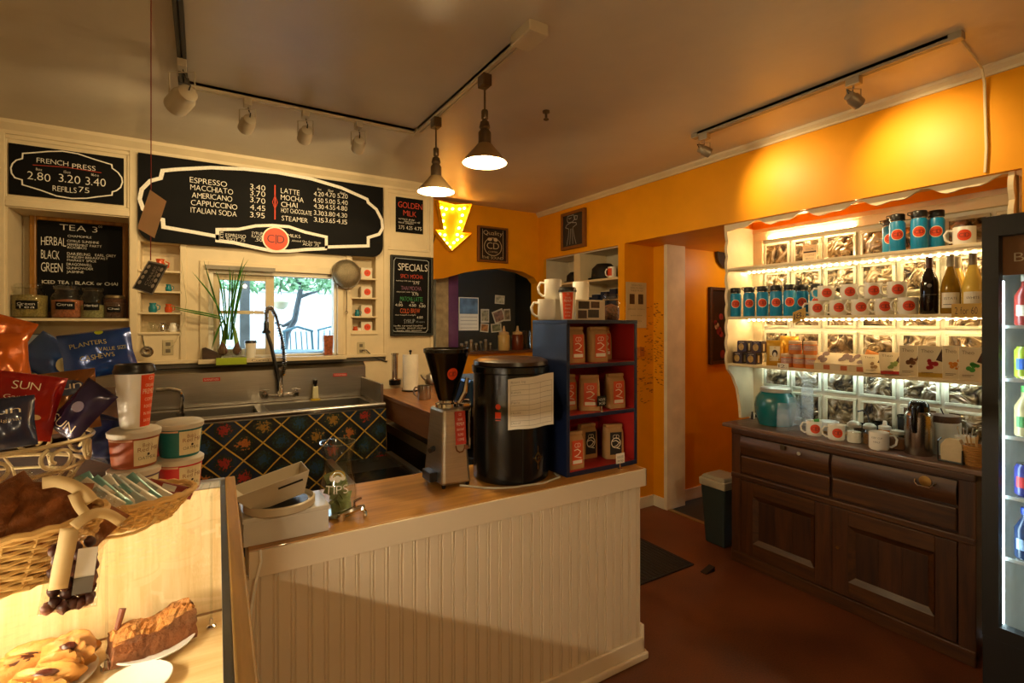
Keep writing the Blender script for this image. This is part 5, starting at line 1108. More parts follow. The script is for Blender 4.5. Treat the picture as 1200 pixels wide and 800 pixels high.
for x, y in ((1.2, 2.75), (1.5, 2.75), (1.2, 3.6), (1.5, 3.6)): L([(.02, 0), (.02, .04)], 8, (x, y, 0)).build('foot', black, t)
t = thing('ice_well', 'black open well with steel rails behind the front counter', 'bin', (.8, 2.9, 0)); B((.66, 2.55, 0), (1.08, 3.30, .72)).build('bin_body', black, t, bevel=.006); B((.66, 2.55, .72), (.70, 3.30, .745)).build('steel_rail', steel, t); B((1.04, 2.55, .72), (1.08, 3.30, .745)).build('steel_rail', steel, t); B((.70, 2.57, .7205), (1.04, 2.95, .735)).build('sliding_lid', blackgl, t)
for k, (x, y) in enumerate(((.78, 3.2), (.86, 3.22), (.94, 3.2))): tag(L([(.028, .7205), (.034, .82), (.031, .82), (.026, .725)], 14, (x, y, 0)).build('drinking_glass', jarglass, None, smooth=True), f'clear tumbler behind the counter, {ORD[k]} from the sink side', 'glass', 'tumblers behind the counter')
zt = 1.10
q = onZ(478, 458, zt); t = thing('paper_towels', 'white upright paper towel roll on the work stand', 'paper towels', (q.x+.02, q.y-.0, zt)); px_, py_ = q.x+.02, q.y
L([(.065, zt), (.065, zt+.008), (.001, zt+.01)], 20, (px_, py_, 0)).build('holder_base', black, t); L([(.058, zt+.012), (.058, zt+.27), (.018, zt+.27), (.018, zt+.26), (.001, zt+.26)], 28, (px_, py_, 0)).build('roll', M('paper towel', '#e6ddc8', .9, bump=.3, bscale=90), t, smooth=True); L([(.006, zt+.26), (.006, zt+.285), (.011, zt+.29), (.011, zt+.3), (.001, zt+.305)], 10, (px_, py_, 0)).build('finial', black, t, smooth=True)
q = onZ(467, 452, zt); t = thing('syrup_dispenser', 'chrome and black pump dispenser behind the paper towel roll', 'dispenser', (q.x+.0, q.y+.10, zt)); L([(.045, zt), (.048, zt+.05), (.03, zt+.055), (.03, zt+.24), (.036, zt+.245), (.036, zt+.26), (.001, zt+.265)], 18, (q.x, q.y+.10, 0)).build('canister', chrome, t, smooth=True); L([(.050, zt+.0005), (.052, zt+.04), (.049, zt+.04)], 18, (q.x, q.y+.10, 0)).build('base_ring', black, t)
q = onZ(494, 468, zt); t = thing('milk_pitcher', 'small steel milk pitcher at the front of the work stand', 'pitcher', (q.x+.02, q.y, zt)); c = (q.x+.02, q.y, zt); mug_body(t, c, .045, .092, PI*.75, steel)
q = onZ(500, 452, zt); t = thing('teapot', 'small round steel teapot behind the milk pitcher', 'teapot', (q.x+.05, q.y+.03, zt)); c = (q.x+.05, q.y+.03); L([(.035, zt), (.05, zt+.02), (.055, zt+.05), (.04, zt+.085), (.02, zt+.092), (.008, zt+.10), (.009, zt+.112), (.001, zt+.116)], 18, (*c, 0)).build('pot', steel, t, smooth=True); T([(c[0]-.05, c[1], zt+.05), (c[0]-.08, c[1]-.01, zt+.07), (c[0]-.09, c[1]-.01, zt+.09)], [.012,.008,.006], 8).build('spout', steel, t, smooth=True)
# espresso machine
t = thing('espresso_machine', 'blue and chrome espresso machine half hidden behind the black bin', 'espresso machine', (1.35, 2.44, .0)); bs = M('steel with painted blue reflection', '#3a5c8a', .2, .5, var=.1)  # light-blue reflections of the chrome are put into the head colour
B((1.16, 2.26, .86), (1.62, 2.54, .92)).build('drip_tray', black, t, bevel=.006); B((1.16, 2.40, .92), (1.62, 2.54, 1.28)).build('back_body', blackgl, t, bevel=.01); B((1.14, 2.24, 1.18), (1.62, 2.54, 1.32)).build('head', bs, t, bevel=.015)
for x in (1.20, 1.57):
    for y in (2.29, 2.51): B((x-.02, y-.02, 0), (x+.02, y+.02, .86)).build('support', black, t)
for x in (1.22, 1.45):
    g = L([(.034, 1.12), (.036, 1.13), (.036, 1.20)], 16, (x, 2.31, 0)).build('group_head', chrome, t, smooth=True); T([(x, 2.30, 1.13), (x-.03, 2.24, 1.125), (x-.05, 2.17, 1.11)], [.012,.012,.016], 8).build('portafilter', black, g, smooth=True)
T([(1.15, 2.27, 1.2), (1.13, 2.24, 1.1), (1.13, 2.24, .98)], .006, 6).build('steam_wand', chrome, t, smooth=True)
# ============================================================ ARCH ROOM
q0 = onY(538, 348, 5.58); q1 = onY(561, 387, 5.58)
t = thing('wall_calendar', 'wall calendar with lake picture inside the dark arched room', 'calendar', (q0.x, 5.59, q1.z)); zm = (q0.z+q1.z)/2
B((q0.x, 5.585, q1.z), (q1.x, 5.599, q0.z)).build('pages', paper, t); MB().rect(q0.x+.01, zm, q1.x-.01, q0.z-.01, planeY(5.585, .002)).build('picture', M('lake picture', '#4a6a8a', .5, var=.6, scale=9), t, fix=False)
mb = MB()
for k in range(5): mb.rect(q0.x+.02, q1.z+.03+.045*k, q1.x-.02, q1.z+.034+.045*k, planeY(5.585, .002))
mb.build('date_grid', M('print grey', '#5c584e', .7), t, fix=False)
for k, (x0, y0, x1, y1, a, cc) in enumerate(((563,362,574,378,.0,'#8a8266'),(577,363,592,378,.35,'#7a5a4a'),(579,346,592,356,-.05,'#a09a80'),(562,379,573,389,-.1,'#94602e'),(574,379,588,389,.08,'#6a6a4a'),(589,362,598,376,.05,'#7a6a50'),(534,0,0,0,0,'')) [:6]):
    q = onY((x0+x1)/2, (y0+y1)/2, 5.585); w_ = (x1-x0)*dep(q)/F/2; h_ = (y1-y0)*dep(q)/F/2; ca, sa = math.cos(a), math.sin(a)
    f = lambda x, y, e=.0, q=q, ca=ca, sa=sa: Vector((q.x+x*ca-y*sa, 5.588-.003*0-e, q.z+x*sa+y*ca))
    t = thing('photo', f'photo pinned up in the dark arched room, {ORD[k]} of the pinned cluster', 'photo', (q.x, 5.59, q.z), 0, 'pinned photos')
    mb = MB(); P = [f(-w_,-h_), f(w_,-h_), f(w_,h_), f(-w_,h_)]; mb.add([p+Vector((0, -.004*k, 0)) for p in P]+[p+Vector((0, .003-.004*k, 0)) for p in P], [(0,1,2,3),(7,6,5,4),(0,4,5,1),(1,5,6,2),(2,6,7,3),(3,7,4,0)]); mb.build('print', M('photo paper', '#b8b09a', .5), t)
    MB().rect(-w_*.8, -h_*.75, w_*.8, h_*.8, lambda x, y: f(x, y, .0015+.004*k)).build('image', M(f'pinned image {k}', cc, .5, var=.7, scale=25), t, fix=False)
zl = 1.325
for k, (px, cc, lb) in enumerate(((590.5, '#c8a868', 'squeeze bottle of pale syrup on the arch ledge'), (606.5, '#6a2c10', 'squeeze bottle of dark caramel on the arch ledge'))):
    q = onY(px, 405, 4.46); t = thing('squeeze_bottle', lb, 'bottle', (q.x, 4.46, zl)); r = .062
    L([(r*.94, zl), (r, zl+.008), (r, zl+.15), (r*.8, zl+.165)], 18, (q.x, 4.46, 0)).build('bottle_body', M(f'syrup {k}', cc, .3, var=.1), t, smooth=True); L([(r*.84, zl+.16), (r*.84, zl+.185), (.018, zl+.195), (.008, zl+.25), (.001, zl+.251)], 16, (q.x, 4.46, 0)).build('nozzle_cap', M('bottle cap pale', '#c8a874', .4), t, smooth=True)
for k, px in enumerate((613, 620, 626)):
    q = onY(px, 400, 4.52+.03*(k % 2)); tag(L([(.036, zl), (.042, zl+.01), (.046, zl+.2), (.043, zl+.2), (.038, zl+.012)], 14, (q.x+.05*k, q.y, 0)).build('drinking_glass', jarglass, None, smooth=True), f'clear glass on the arch ledge, {ORD[k]} beside the squeeze bottles', 'glass', 'glasses on the arch ledge')
for k in range(7):
    q = onY(541+5.6*k, 402, 4.5); t = thing('spice_jar', f'small dark spice jar on the arch ledge, {ORD[k]} from the left', 'jar', (q.x, 4.5, zl), 0, 'spice jars on the arch ledge'); h = .05+.018*(k % 3)
    L([(.019, zl), (.02, zl+h), (.015, zl+h+.008)], 12, (q.x, 4.5, 0)).build('jar', M(f'spice glass {k%3}', ('#4a3a2a', '#2c2620', '#6a5a44')[k % 3], .25), t, smooth=True); L([(.016, zl+h+.008), (.016, zl+h+.028), (.001, zl+h+.03)], 12, (q.x, 4.5, 0)).build('cap', M('cap pale metal', '#a8a090', .3, .6), t, smooth=True)
# ---- marquee arrow
YA = 4.34
A2 = lambda x, y: (lambda q: (q.x, q.z))(onY(400+x/3.635, 200+y/3.635, YA-.05))
poly = [A2(*p) for p in ((414,125),(485,143),(558,140),(515,262),(556,266),(472,340),(400,250),(438,252))]
t = thing('marquee_arrow', 'lit yellow marquee arrow sign with round bulbs pointing down', 'sign', (poly[5][0], YA, poly[5][1])); am = M('arrow yellow metal', '#ffc828', .4, var=.06)
MB().prism(poly, (0, YA+.02, 0), (1,0,0), (0,0,1), (0,1,0), .012).build('face_panel', am, t)
mb = MB(); n = len(poly)
for i in range(n):
    a, b = poly[i], poly[(i+1) % n]; mb.add([(a[0], YA-.05, a[1]), (b[0], YA-.05, b[1]), (b[0], YA+.032, b[1]), (a[0], YA+.032, a[1]), (a[0]*.99+poly[5][0]*.01, YA-.05, a[1]*.99+2.45*.01), (b[0]*.99+poly[5][0]*.01, YA-.05, b[1]*.99+2.45*.01), (b[0]*.99+poly[5][0]*.01, YA+.03, b[1]*.99+2.45*.01), (a[0]*.99+poly[5][0]*.01, YA+.03, a[1]*.99+2.45*.01)], [(0,1,2,3), (5,4,7,6), (0,4,5,1)])
mb.build('side_rim', am, t, fix=False)
ab = glow('arrow bulb', (1, .58, .12), 20)
for x, y in ((438,152),(458,158),(485,157),(515,158),(535,155),(447,182),(444,210),(450,238),(527,185),(520,212),(512,240),(430,266),(452,270),(505,268),(525,276),(447,290),(460,305),(473,322),(490,303),(505,290)):
    u, v = A2(x, y); L([(.010, 0), (.013, .012), (.010, .024), (.001, .027)], 10, (u, YA+.018, v), M=Matrix.Rotation(PI/2, 3, 'X')).build('bulb', ab, t, smooth=True)
for x, y in ((450, 150), (520, 150)): u, v = A2(x, y); B((u-.01, YA+.032, v-.01), (u+.01, YF, v+.01)).build('bracket', bronze, t)
u, v = A2(420, 250); tag(T([(u, YA+.04, v), (u-.03, YF-.01, v-.15), (u-.08, YF-.01, v-.33), (u-.1, YF-.01, v-.5)], .004, 5).build('power_cord', black, None, smooth=True), 'dark cord hanging from the lit arrow sign', 'cord')
# ---- quality poster on the far wall
C1 = lambda x, y: (550+x/13.33, 255+y/13.33)
YQ = YF-.03
a = onY(*C1(165,150), YQ); b = onY(*C1(575,200), YQ); zb = onY(*C1(165,650), YQ).z
t = thing('wall_sign', 'brown framed sign lettered Quality with ringed initials on orange wall', 'sign', ((a.x+b.x)/2, YQ, zb)); fmn = M('sign frame brown', '#7a4a1c', .5, var=.1)
B((a.x, YQ+.006, zb), (b.x, YQ+.018, a.z)).build('panel', M('sign dark panel', '#1a0f0e', .5, var=.2), t)
for p, q in (((a.x-.02, YQ-.008, zb-.02), (a.x, YQ+.03, a.z+.02)), ((b.x, YQ-.008, zb-.02), (b.x+.02, YQ+.03, a.z+.02)), ((a.x, YQ-.008, a.z), (b.x, YQ+.03, a.z+.02)), ((a.x, YQ-.008, zb-.02), (b.x, YQ+.03, zb))): B(p, q).build('frame_side', fmn, t, bevel=.003)
mb = MB(); f = planeY(YQ+.006, .0015); W_ = b.x-a.x; H_ = a.z-zb; cxq = (a.x+b.x)/2
text(mb, 'Quality', cxq, zb+H_*.80, H_*.13, f, W_*.72, ctr=True); text(mb, 'CD', cxq, zb+H_*.36, H_*.2, f, W_*.46, ctr=True); text(mb, 'THE SOUND', cxq, zb+H_*.04, H_*.08, f, W_*.78, ctr=True); text(mb, 'COFFEE', cxq, zb+H_*.24, H_*.05, f, W_*.36, ctr=True)
mb.ribbon([(cxq+W_*.33*math.cos(k*PI/14), zb+H_*.43+H_*.28*math.sin(k*PI/14)) for k in range(28)], .006, f, True)
for x in (a.x+W_*.10, b.x-W_*.12): mb.rect(x, zb+H_*.05, x+.004, a.z-.01, f)
mb.disc(cxq-W_*.12, zb+H_*.66, W_*.09, f, 14, H_*.05); mb.disc(cxq+W_*.1, zb+H_*.66, W_*.08, f, 14, H_*.06); mb.build('sign_lettering', M('sign cream print', '#c8b898', .6), t, fix=False)
# ---- framed chalk figure on the right wall
XF = XR-.03
a = onX(659.5, 254, XF); b = onX(682.5, 249, XF); zb = onX(659.5, 290, XF).z
t = thing('chalk_drawing', 'small framed chalk drawing of a gowned figure above mug niche', 'picture', (XF, (a.y+b.y)/2, zb)); ya, yb = a.y, b.y; zt_ = a.z
B((XF+.004, yb, zb), (XF+.02, ya, zt_)).build('panel', M('picture slate', '#20202a', .55, var=.3), t)
for p, q in (((XF-.006, ya, zb-.03), (XF+.03, ya+.03, zt_+.03)), ((XF-.006, yb-.03, zb-.03), (XF+.03, yb, zt_+.03)), ((XF-.006, yb, zt_), (XF+.03, ya, zt_+.03)), ((XF-.006, yb, zb-.03), (XF+.03, ya, zb))): B(p, q).build('frame_side', fmn, t, bevel=.004)
f = lambda u, v: Vector((XF+.002, ya-(ya-yb)*u, zb+(zt_-zb)*v)); mb = MB()
for P, cl in (([(.25,.97),(.55,.97),(.6,.82),(.5,.75),(.28,.76),(.22,.85)], True), ([(.3,.9),(.35,.87),(.45,.9)], False), ([(.62,.93),(.75,.9),(.72,.8),(.62,.8)], True), ([(.42,.74),(.2,.70),(.14,.62),(.3,.56)], False), ([(.45,.74),(.68,.70),(.7,.64),(.52,.58)], False), ([(.32,.56),(.28,.3),(.2,.03)], False), ([(.52,.58),(.58,.3),(.68,.03)], False), ([(.4,.55),(.38,.25),(.36,.05)], False), ([(.46,.55),(.5,.25),(.52,.05)], False)): mb.ribbon(P, .022, f, cl)
mb.build('chalk_lines', chalkgy, t, fix=False)
# ---- mug niche contents
for k, (y, dz, lb, s) in enumerate(((3.55, 0, 'dark round hat shaped pot in the right half of the wall niche', 1.5), (3.98, 0, 'dark patterned bowl in the left half of the wall niche', 1.1))):
    z = nsz+.0; t = thing('dark_pot', lb, 'pot', (XR+.15, y, z)); L([(.12*s*.55, z), (.16*s*.5, z+.02), (.15*s*.5, z+.07*s), (.09*s*.5, z+.10*s), (.001, z+.105*s)], 20, (XR+.15, y, 0)).build('pot', M('dark felt', '#14100e', .7, var=.3), t, smooth=True); L([(.001, z+.012), (.2*s*.5, z+.010), (.2*s*.5, z+.016), (.001, z+.018)], 20, (XR+.15, y, 0)).build('brim', M('dark felt', '#14100e', .7, var=.3), t, smooth=True)
t = thing('mug', 'red and white mug on the wall niche shelf', 'mug', (XR+.07, 3.355, nsz)); mug_body(t, (XR+.07, 3.355, nsz), .04, .10, PI*.6, whitegl); MB().rect(-.03, nsz+.02, .03, nsz+.085, lambda a, b: Vector((XR+.07-.0415*math.cos(a/.04), 3.355-.0415*math.sin(a/.04), b)), 5, 1).build('red_print', logoor, t, fix=False)
t = thing('dark_pot', 'small dark creamer at the right end of niche shelf', 'pot', (XR+.2, 3.26, nsz)); mug_body(t, (XR+.2, 3.26, nsz), .035, .08, PI*.5, M('dark felt', '#14100e', .7))
zb = MN[2]
for k, y in enumerate((3.30, 3.42, 3.54, 3.66)):
    t = thing('book', f'dark blue book upright in the lower niche, {ORD[k]} from the right', 'book', (XR+.15, y, zb), 0, 'books in the wall niche'); B((XR+.06, y, zb), (XR+.22, y+.08, zb+.66-.02*k)).build('cover', M('blue book cloth', '#16223e', .6, var=.2), t, bevel=.003); B((XR+.07, y+.008, zb+.004), (XR+.218, y+.072, zb+.665-.02*k)).build('pages', paper, t)
# ---- poster on passage reveal, clock, art, thermostat
a = onY(734, 330, 3.122); b = onY(757.5, 330, 3.122); zb = onY(757, 384, 3.122).z
t = thing('notice', 'pale printed notice with two photos on the orange corner', 'notice', (a.x, 3.125, zb)); B((a.x, 3.122, zb), (b.x, 3.127, a.z)).build('sheet', M('notice paper', '#c8b68a', .8), t); f = planeY(3.122, .0015); W_ = b.x-a.x; H_ = a.z-zb
for u in (.15, .58): MB().rect(a.x+W_*u, zb+H_*.52, a.x+W_*(u+.25), zb+H_*.74, f).build('photo_print', M('notice photo', '#4a3420', .6, var=.5, scale=50), t, fix=False)
mb = MB()
for k, (s, wd, v) in enumerate((('WANTED', .5, .92), ('HAVE YOU SEEN', .6, .86), ('THESE MUGS', .6, .80), ('please return', .8, .40), ('to the counter', .6, .26), ('thank you', .5, .14))): text(mb, s, a.x+W_/2, zb+H_*v, H_*.03, f, W_*wd, ctr=True)
mb.build('notice_print', M('print grey', '#5c584e', .7), t, fix=False)
c = onY(750, 412, 3.125); t = thing('thermostat', 'small orange painted box on the passage corner wall', 'thermostat', (c.x, 3.12, c.z)); B((c.x-.03, 3.10, c.z-.04), (c.x+.03, 3.13, c.z+.04)).build('case', M('orange painted box', '#b06414', .5), t, bevel=.004); B((c.x-.012, 3.097, c.z+.012), (c.x+.012, 3.10, c.z+.018)).build('vent', black, t)
c = onY(848, 298, 3.05); t = thing('wall_clock', 'round dark clock on the passage wall', 'clock', (c.x, 3.04, c.z)); L([(.001, 0), (.13, 0), (.14, .01), (.14, .035), (.125, .035), (.12, .02), (.001, .02)], 28, (c.x, 3.049, c.z), M=Matrix.Rotation(PI/2, 3, 'X')).build('case', M('clock dark', '#2c2a26', .35, var=.2), t, smooth=True)
mb = MB(); fc = planeY(3.029, .001); mb.ribbon([(c.x, c.z), (c.x, c.z+.09)], .006, fc); mb.ribbon([(c.x, c.z), (c.x+.05, c.z+.02)], .008, fc); mb.build('hands', chalkgy, t, fix=False)
a = onY(833, 340, 3.04); zb = onY(833, 423, 3.04).z
t = thing('flower_painting', 'dark framed flower painting on the orange passage wall', 'painting', (a.x+.2, 3.04, zb)); B((a.x, 3.03, zb), (a.x+.5, 3.045, a.z)).build('canvas', M('dark flower canvas', '#141010', .4, var=.4, scale=8), t)
for p, q in (((a.x-.03, 3.015, zb-.03), (a.x, 3.05, a.z+.03)), ((a.x+.5, 3.015, zb-.03), (a.x+.53, 3.05, a.z+.03)), ((a.x, 3.015, a.z), (a.x+.5, 3.05, a.z+.03)), ((a.x, 3.015, zb-.03), (a.x+.5, 3.05, zb))): B(p, q).build('frame_side', wood('dark frame', '#2a1810', '#4a2c18'), t, bevel=.004)
f = planeY(3.03, .0015); random.seed(3)
for k in range(12): MB().disc(a.x+random.uniform(.05, .42), zb+random.uniform(.05, .42), random.uniform(.02, .045), f, 9).build('painted_flower', M(f'flower {k%3}', ('#8a2c2c', '#a88a6a', '#6a1c20')[k % 3], .5, var=.4, scale=40), t, fix=False)
# ---- floor mat, doorstop, bin
t = thing('floor_mat', 'dark ribbed floor mat behind the end of the counter', 'mat', (2.3, 2.5, 0)); B((1.86, 2.20, 0), (2.775, 2.86, .010)).build('mat_base', M('dark mat', '#1c1512', .9, var=.3, scale=40, bump=.4), t, bevel=.003); mb = MB()
for k in range(28): mb.box((1.88+k*.032, 2.22, .010), (1.892+k*.032, 2.84, .013))
mb.build('mat_rib', M('dark mat rib', '#241a14', .9, var=.3), t)['kind'] = 'stuff'
q = onZ(829, 670, 0); t = thing('doorstop', 'small dark rubber wedge on the floor beside the mat', 'doorstop', q[:]); MB().prism([(0,0),(.09,0),(.09,.03),(0,.004)], (q.x-.04, q.y-.02, 0), (1,0,0), (0,0,1), (0,1,0), .045).build('wedge', black, t, bevel=.003)
t = thing('trash_bin', 'dark grey bin with pale liner rim beside the wooden sideboard', 'bin', (3.225, 2.32, 0)); mb = MB().taper((3.235, 2.325), .17, .16, .225, .205, .0, .46); mb.build('bin_body', M('dark teal plastic', '#26302f', .45, var=.08), t, bevel=.015); MB().taper((3.235, 2.325), .232, .212, .236, .216, .42, .475).build('bag_rim', M('pale bin liner', '#a89c86', .5, var=.15, bump=.5, bscale=30), t, bevel=.006); MB().taper((3.235, 2.325), .225, .205, .19, .17, .475, .50).build('lid', M('pale bin lid', '#8e8876', .4), t, bevel=.008)
# ============================================================ PASTRY CASE
KZ = 1.2; KF = .865; KO = Vector((.0734, 1.51, 0)); KR = math.radians(-1.28)
t = tcase = thing('pastry_case', 'glass topped pastry case with honey wood frame at lower left', 'display case', KO[:], KR)
Kw = WM[t.name]
def kb(a, b, n, m, bevel=0): mb = B(a, b); mb.tf(Kw); return mb.build(n, m, tcase, bevel=bevel)
mapl = wood('pale maple', '#d3ab6c', '#ecd09a', 2, 2.0, .35, .1); maplf = wood('pale maple floor', '#cfa566', '#e8ca92', 0, 2.0, .35, .1)
frm = wood('case frame wood', '#96702c', '#be9040', 1, 2.4, .6, .0)
WX_, WY_ = -1.25, -1.28
kb((WX_, WY_, 0), (0, 0, KF-.02), 'base_cabinet', bead); kb((WX_+.006, WY_+.006, KF-.02), (-.006, -.0, KF), 'case_floor', maplf)
kb((WX_+.02, -.022, KF), (-.008, -.002, KZ-.02), 'back_panel', mapl)
kb((-.006, WY_+.02, KF), (-.002, -.002, KZ-.02), 'side_pane', glass); kb((WX_+.002, WY_+.02, KF), (WX_+.006, -.002, KZ-.02), 'side_pane', glass); kb((WX_+.02, WY_+.002, KF), (-.02, WY_+.006, KZ-.02), 'front_pane', glass)
kb((-.023, WY_, KZ-.02), (0, 0, KZ), 'frame_rail', frm, .003); kb((WX_, WY_, KZ-.02), (WX_+.023, 0, KZ), 'frame_rail', frm, .003); kb((WX_+.023, -.018, KZ-.02), (-.023, 0, KZ), 'frame_rail', M('grey metal rail', '#9a958a', .4, .5), .002); kb((WX_+.023, WY_, KZ-.02), (-.023, WY_+.03, KZ), 'frame_rail', frm, .003)
kb((-.034, WY_+.03, KZ-.018), (-.0235, -.018, KZ-.003), 'metal_strip', M('grey metal rail', '#9a958a', .4, .5)); kb((WX_+.023, WY_+.03, KZ-.009), (-.0235, -.018, KZ-.003), 'top_pane', glass)
caseled = glow('case led tube', (1, .84, .60), 270)
tb_ = kb((-.615, WY_+.1, KZ-.022), (-.585, -.12, KZ-.010), 'lamp_channel', M('white aluminium', '#c8c4ba', .4), .002)
mb = T([(-.60, WY_+.11, KZ-.03), (-.60, -.13, KZ-.03)], .009, 8); mb.tf(Kw); mb.build('lamp_tube', caseled, tb_, smooth=True)
for px, py in ((247.5, 735), (125, 785)):
    q = onZ(px, py, KF); p = L([(.011, KF), (.011, KF+.004), (.005, KF+.008), (.004, KF+.022), (.001, KF+.024)], 12, (q.x, q.y, 0)).build('support_foot', chrome, t, smooth=True); L([(.0028, KF+.02), (.0028, KZ-.01)], 8, (q.x, q.y, 0)).build('support_rod', jarglass, p, smooth=True)
# ---- blobs for baked goods
def blob(c, r, n1=28, n2=18, amp=.08, freq=3, seed=0, Mx=None):
    rnd = random.Random(seed); ph = [(rnd.uniform(.6, 1.6)*freq, rnd.uniform(.6, 1.6)*freq, rnd.uniform(0, 6.3)) for _ in range(5)]
    vs = []; fs = []
    for j in range(n2+1):
        la = PI*j/n2-PI/2
        for i in range(n1):
            lo = 2*PI*i/n1; d = Vector((math.cos(la)*math.cos(lo), math.cos(la)*math.sin(lo), math.sin(la)))
            k = 1+sum(amp/3*math.sin(a*d.x*2+b*d.y*2+cc+a*d.z) for a, b, cc in ph)+rnd.uniform(-1, 1)*amp*.06
            vs.append(Vector((d.x*r[0]*k, d.y*r[1]*k, d.z*r[2]*k)))
    for j in range(n2):
        for i in range(n1): fs.append((j*n1+i, j*n1+(i+1) % n1, (j+1)*n1+(i+1) % n1, (j+1)*n1+i))
    mb = MB(); mb.add(vs, fs); mb.tf(Matrix.Translation(c) @ (Mx or Matrix.Identity(4))); return mb
def plate(label, c, r):
    t = thing('plate', label, 'plate', c[:]); z = c[2]
    L([(r*.55, z), (r*.6, z+.003), (r*.98, z+.013), (r, z+.016), (r*.97, z+.017), (r*.6, z+.007), (.001, z+.006)], 36, (c[0], c[1], 0)).build('dish', whitegl, t, smooth=True)
kb((WX_+.02, -.026, KF), (-.008, -.022, KF+.004), 'joint_shade', M('painted joint shade', '#8a6030', .6)); q = onY(180, 740, 1.398); q.z = KF; plate('white plate under the brown cake slice', q, .083)  # thin brown strip paints the shadow gap between back panel and floor
crumb = M('brown cake crust', '#7a4620', .9, var=.35, scale=30, bump=1, bscale=70); crumbt = M('golden cake crumb', '#b07434', .9, var=.45, scale=40, bump=1, bscale=60)
cc = Vector((q.x, q.y-.004, KF+.007)); Mx = Matrix.Translation(cc) @ Matrix.Rotation(math.radians(14), 4, 'Z')
t = thing('cake_slice', 'long brown crumb cake slice on a white plate in the case', 'cake', cc[:])
mb = MB(); nx, ny, nz = 22, 8, 7; rnd = random.Random(5); vs_ = []; fs_ = []
def cake(u, v, w):   # u along, v across, w up, 0..1
    x = (u-.5)*.155*(1-.05*(w-.5)); y = (v-.5)*.076*(1-.35*abs(u-.35)**2); z = w*(.046+.018*u+.006*math.sin(u*9))
    j = .0022; return Vector((x+rnd.uniform(-j, j), y+rnd.uniform(-j, j), z+(rnd.uniform(-j, j) if w > 0 else 0)))
for (w0, faces) in ((0, 'side'),):
    ring = [(i/nx, 0) for i in range(nx)]+[(1, j/ny) for j in range(ny)]+[(1-i/nx, 1) for i in range(nx)]+[(0, 1-j/ny) for j in range(ny)]; R_ = len(ring)
    for k in range(nz+1):
        for (u, v) in ring: vs_.append(cake(u, v, k/nz))
    for k in range(nz):
        for i in range(R_): fs_.append((k*R_+i, k*R_+(i+1) % R_, (k+1)*R_+(i+1) % R_, (k+1)*R_+i))
    fs_.append(tuple(range(R_-1, -1, -1)))
mb.add(vs_, fs_); mb.tf(Mx); mb.build('crust', crumb, t, smooth=True, ang=70)
mb = MB(); vs_ = [cake(i/nx, j/ny, 1)+Vector((0, 0, .003+rnd.uniform(0, .006))) if 0 < i < nx and 0 < j < ny else cake(i/nx, j/ny, .97) for j in range(ny+1) for i in range(nx+1)]
mb.add(vs_, [(j*(nx+1)+i, j*(nx+1)+i+1, (j+1)*(nx+1)+i+1, (j+1)*(nx+1)+i) for j in range(ny) for i in range(nx)]); mb.tf(Mx); mb.build('crumb_top', crumbt, t, fix=False)
q2 = onZ(45, 806, KF); plate('white plate holding the golden pastries', q2, .095)
gold_ = M('golden pastry', '#c78a40', .55, var=.25, scale=18, bump=.5, bscale=40); jam = M('dark jam filling', '#4a1c10', .3, var=.3)
for k, (px, py, zz, r, lb, rot) in enumerate(((80, 768, .045, (.042, .038, .036), 'round golden pastry with a dark filled hole', .2), (22, 783, .035, (.07, .032, .028), 'long golden pastry with jam lying behind the round one', .35), (52, 800, .030, (.06, .035, .026), 'flat golden pastry at the bottom edge of the case', .1))):
    c = onZ(px, py, KF+zz); c.z = KF+.012+r[2]*.98; t = thing('pastry', lb, 'pastry', (c.x, c.y, KF+.012)); blob(c, r, amp=.30, freq=3.4, seed=k+3, Mx=Matrix.Rotation(rot, 4, 'Z')).build('dough', gold_, t, smooth=True, ang=80)
    blob(c+Vector((.004, -r[1]*.45, r[2]*.72)), (r[0]*.36, r[1]*.3, .008), 14, 8, amp=.2, seed=k+11).build('filling', jam, t, smooth=True, ang=80)
q = onZ(160, 806, KF); plate('empty white plate at the bottom edge of the case', q, .062)
t = thing('tongs', 'small chrome handled server leaning beside the brown cake', 'tongs', onZ(130, 770, KF)[:]); a = onZ(128, 778, KF); T([(a.x, a.y, KF+.004), (a.x+.008, a.y+.015, KF+.05), (a.x+.02, a.y+.03, KF+.10)], [.004, .005, .007], 8).build('handle', M('brown handle', '#7a3c1c', .4), t, smooth=True); L([(.016, KF), (.016, KF+.003), (.004, KF+.006)], 12, (a.x, a.y, 0)).build('foot', chrome, t, smooth=True)
# ============================================================ THINGS ON THE CASE
def facing(p, yaw=0, tilt=0, roll=0):
    n = Vector((CP.x-p[0], CP.y-p[1], 0)).normalized(); X = UP.cross(n)
    R = Matrix((X, UP, n)).transposed().to_4x4()
    return Matrix.Translation(p) @ R @ Matrix.Rotation(math.radians(yaw), 4, 'Y') @ Matrix.Rotation(math.radians(tilt), 4, 'X') @ Matrix.Rotation(math.radians(roll), 4, 'Z')
def psurf(w_, h_, d_, seed=0):
    rnd = random.Random(seed); ph = [rnd.uniform(0, 6.3) for _ in range(4)]
    def f(u, v, side=1, e=0):
        k = max(0, (1-abs(u)**2.6))**.55*max(0, (1-abs(v)**3))**.5
        z = d_/2*k+.05*d_*k*(math.sin(u*7+ph[0]+v*3)+math.sin(v*6+ph[1]-u*4))
        return Vector((u*w_/2*(1-.06*(1-abs(v))), v*h_/2, side*(z+e)))
    return f
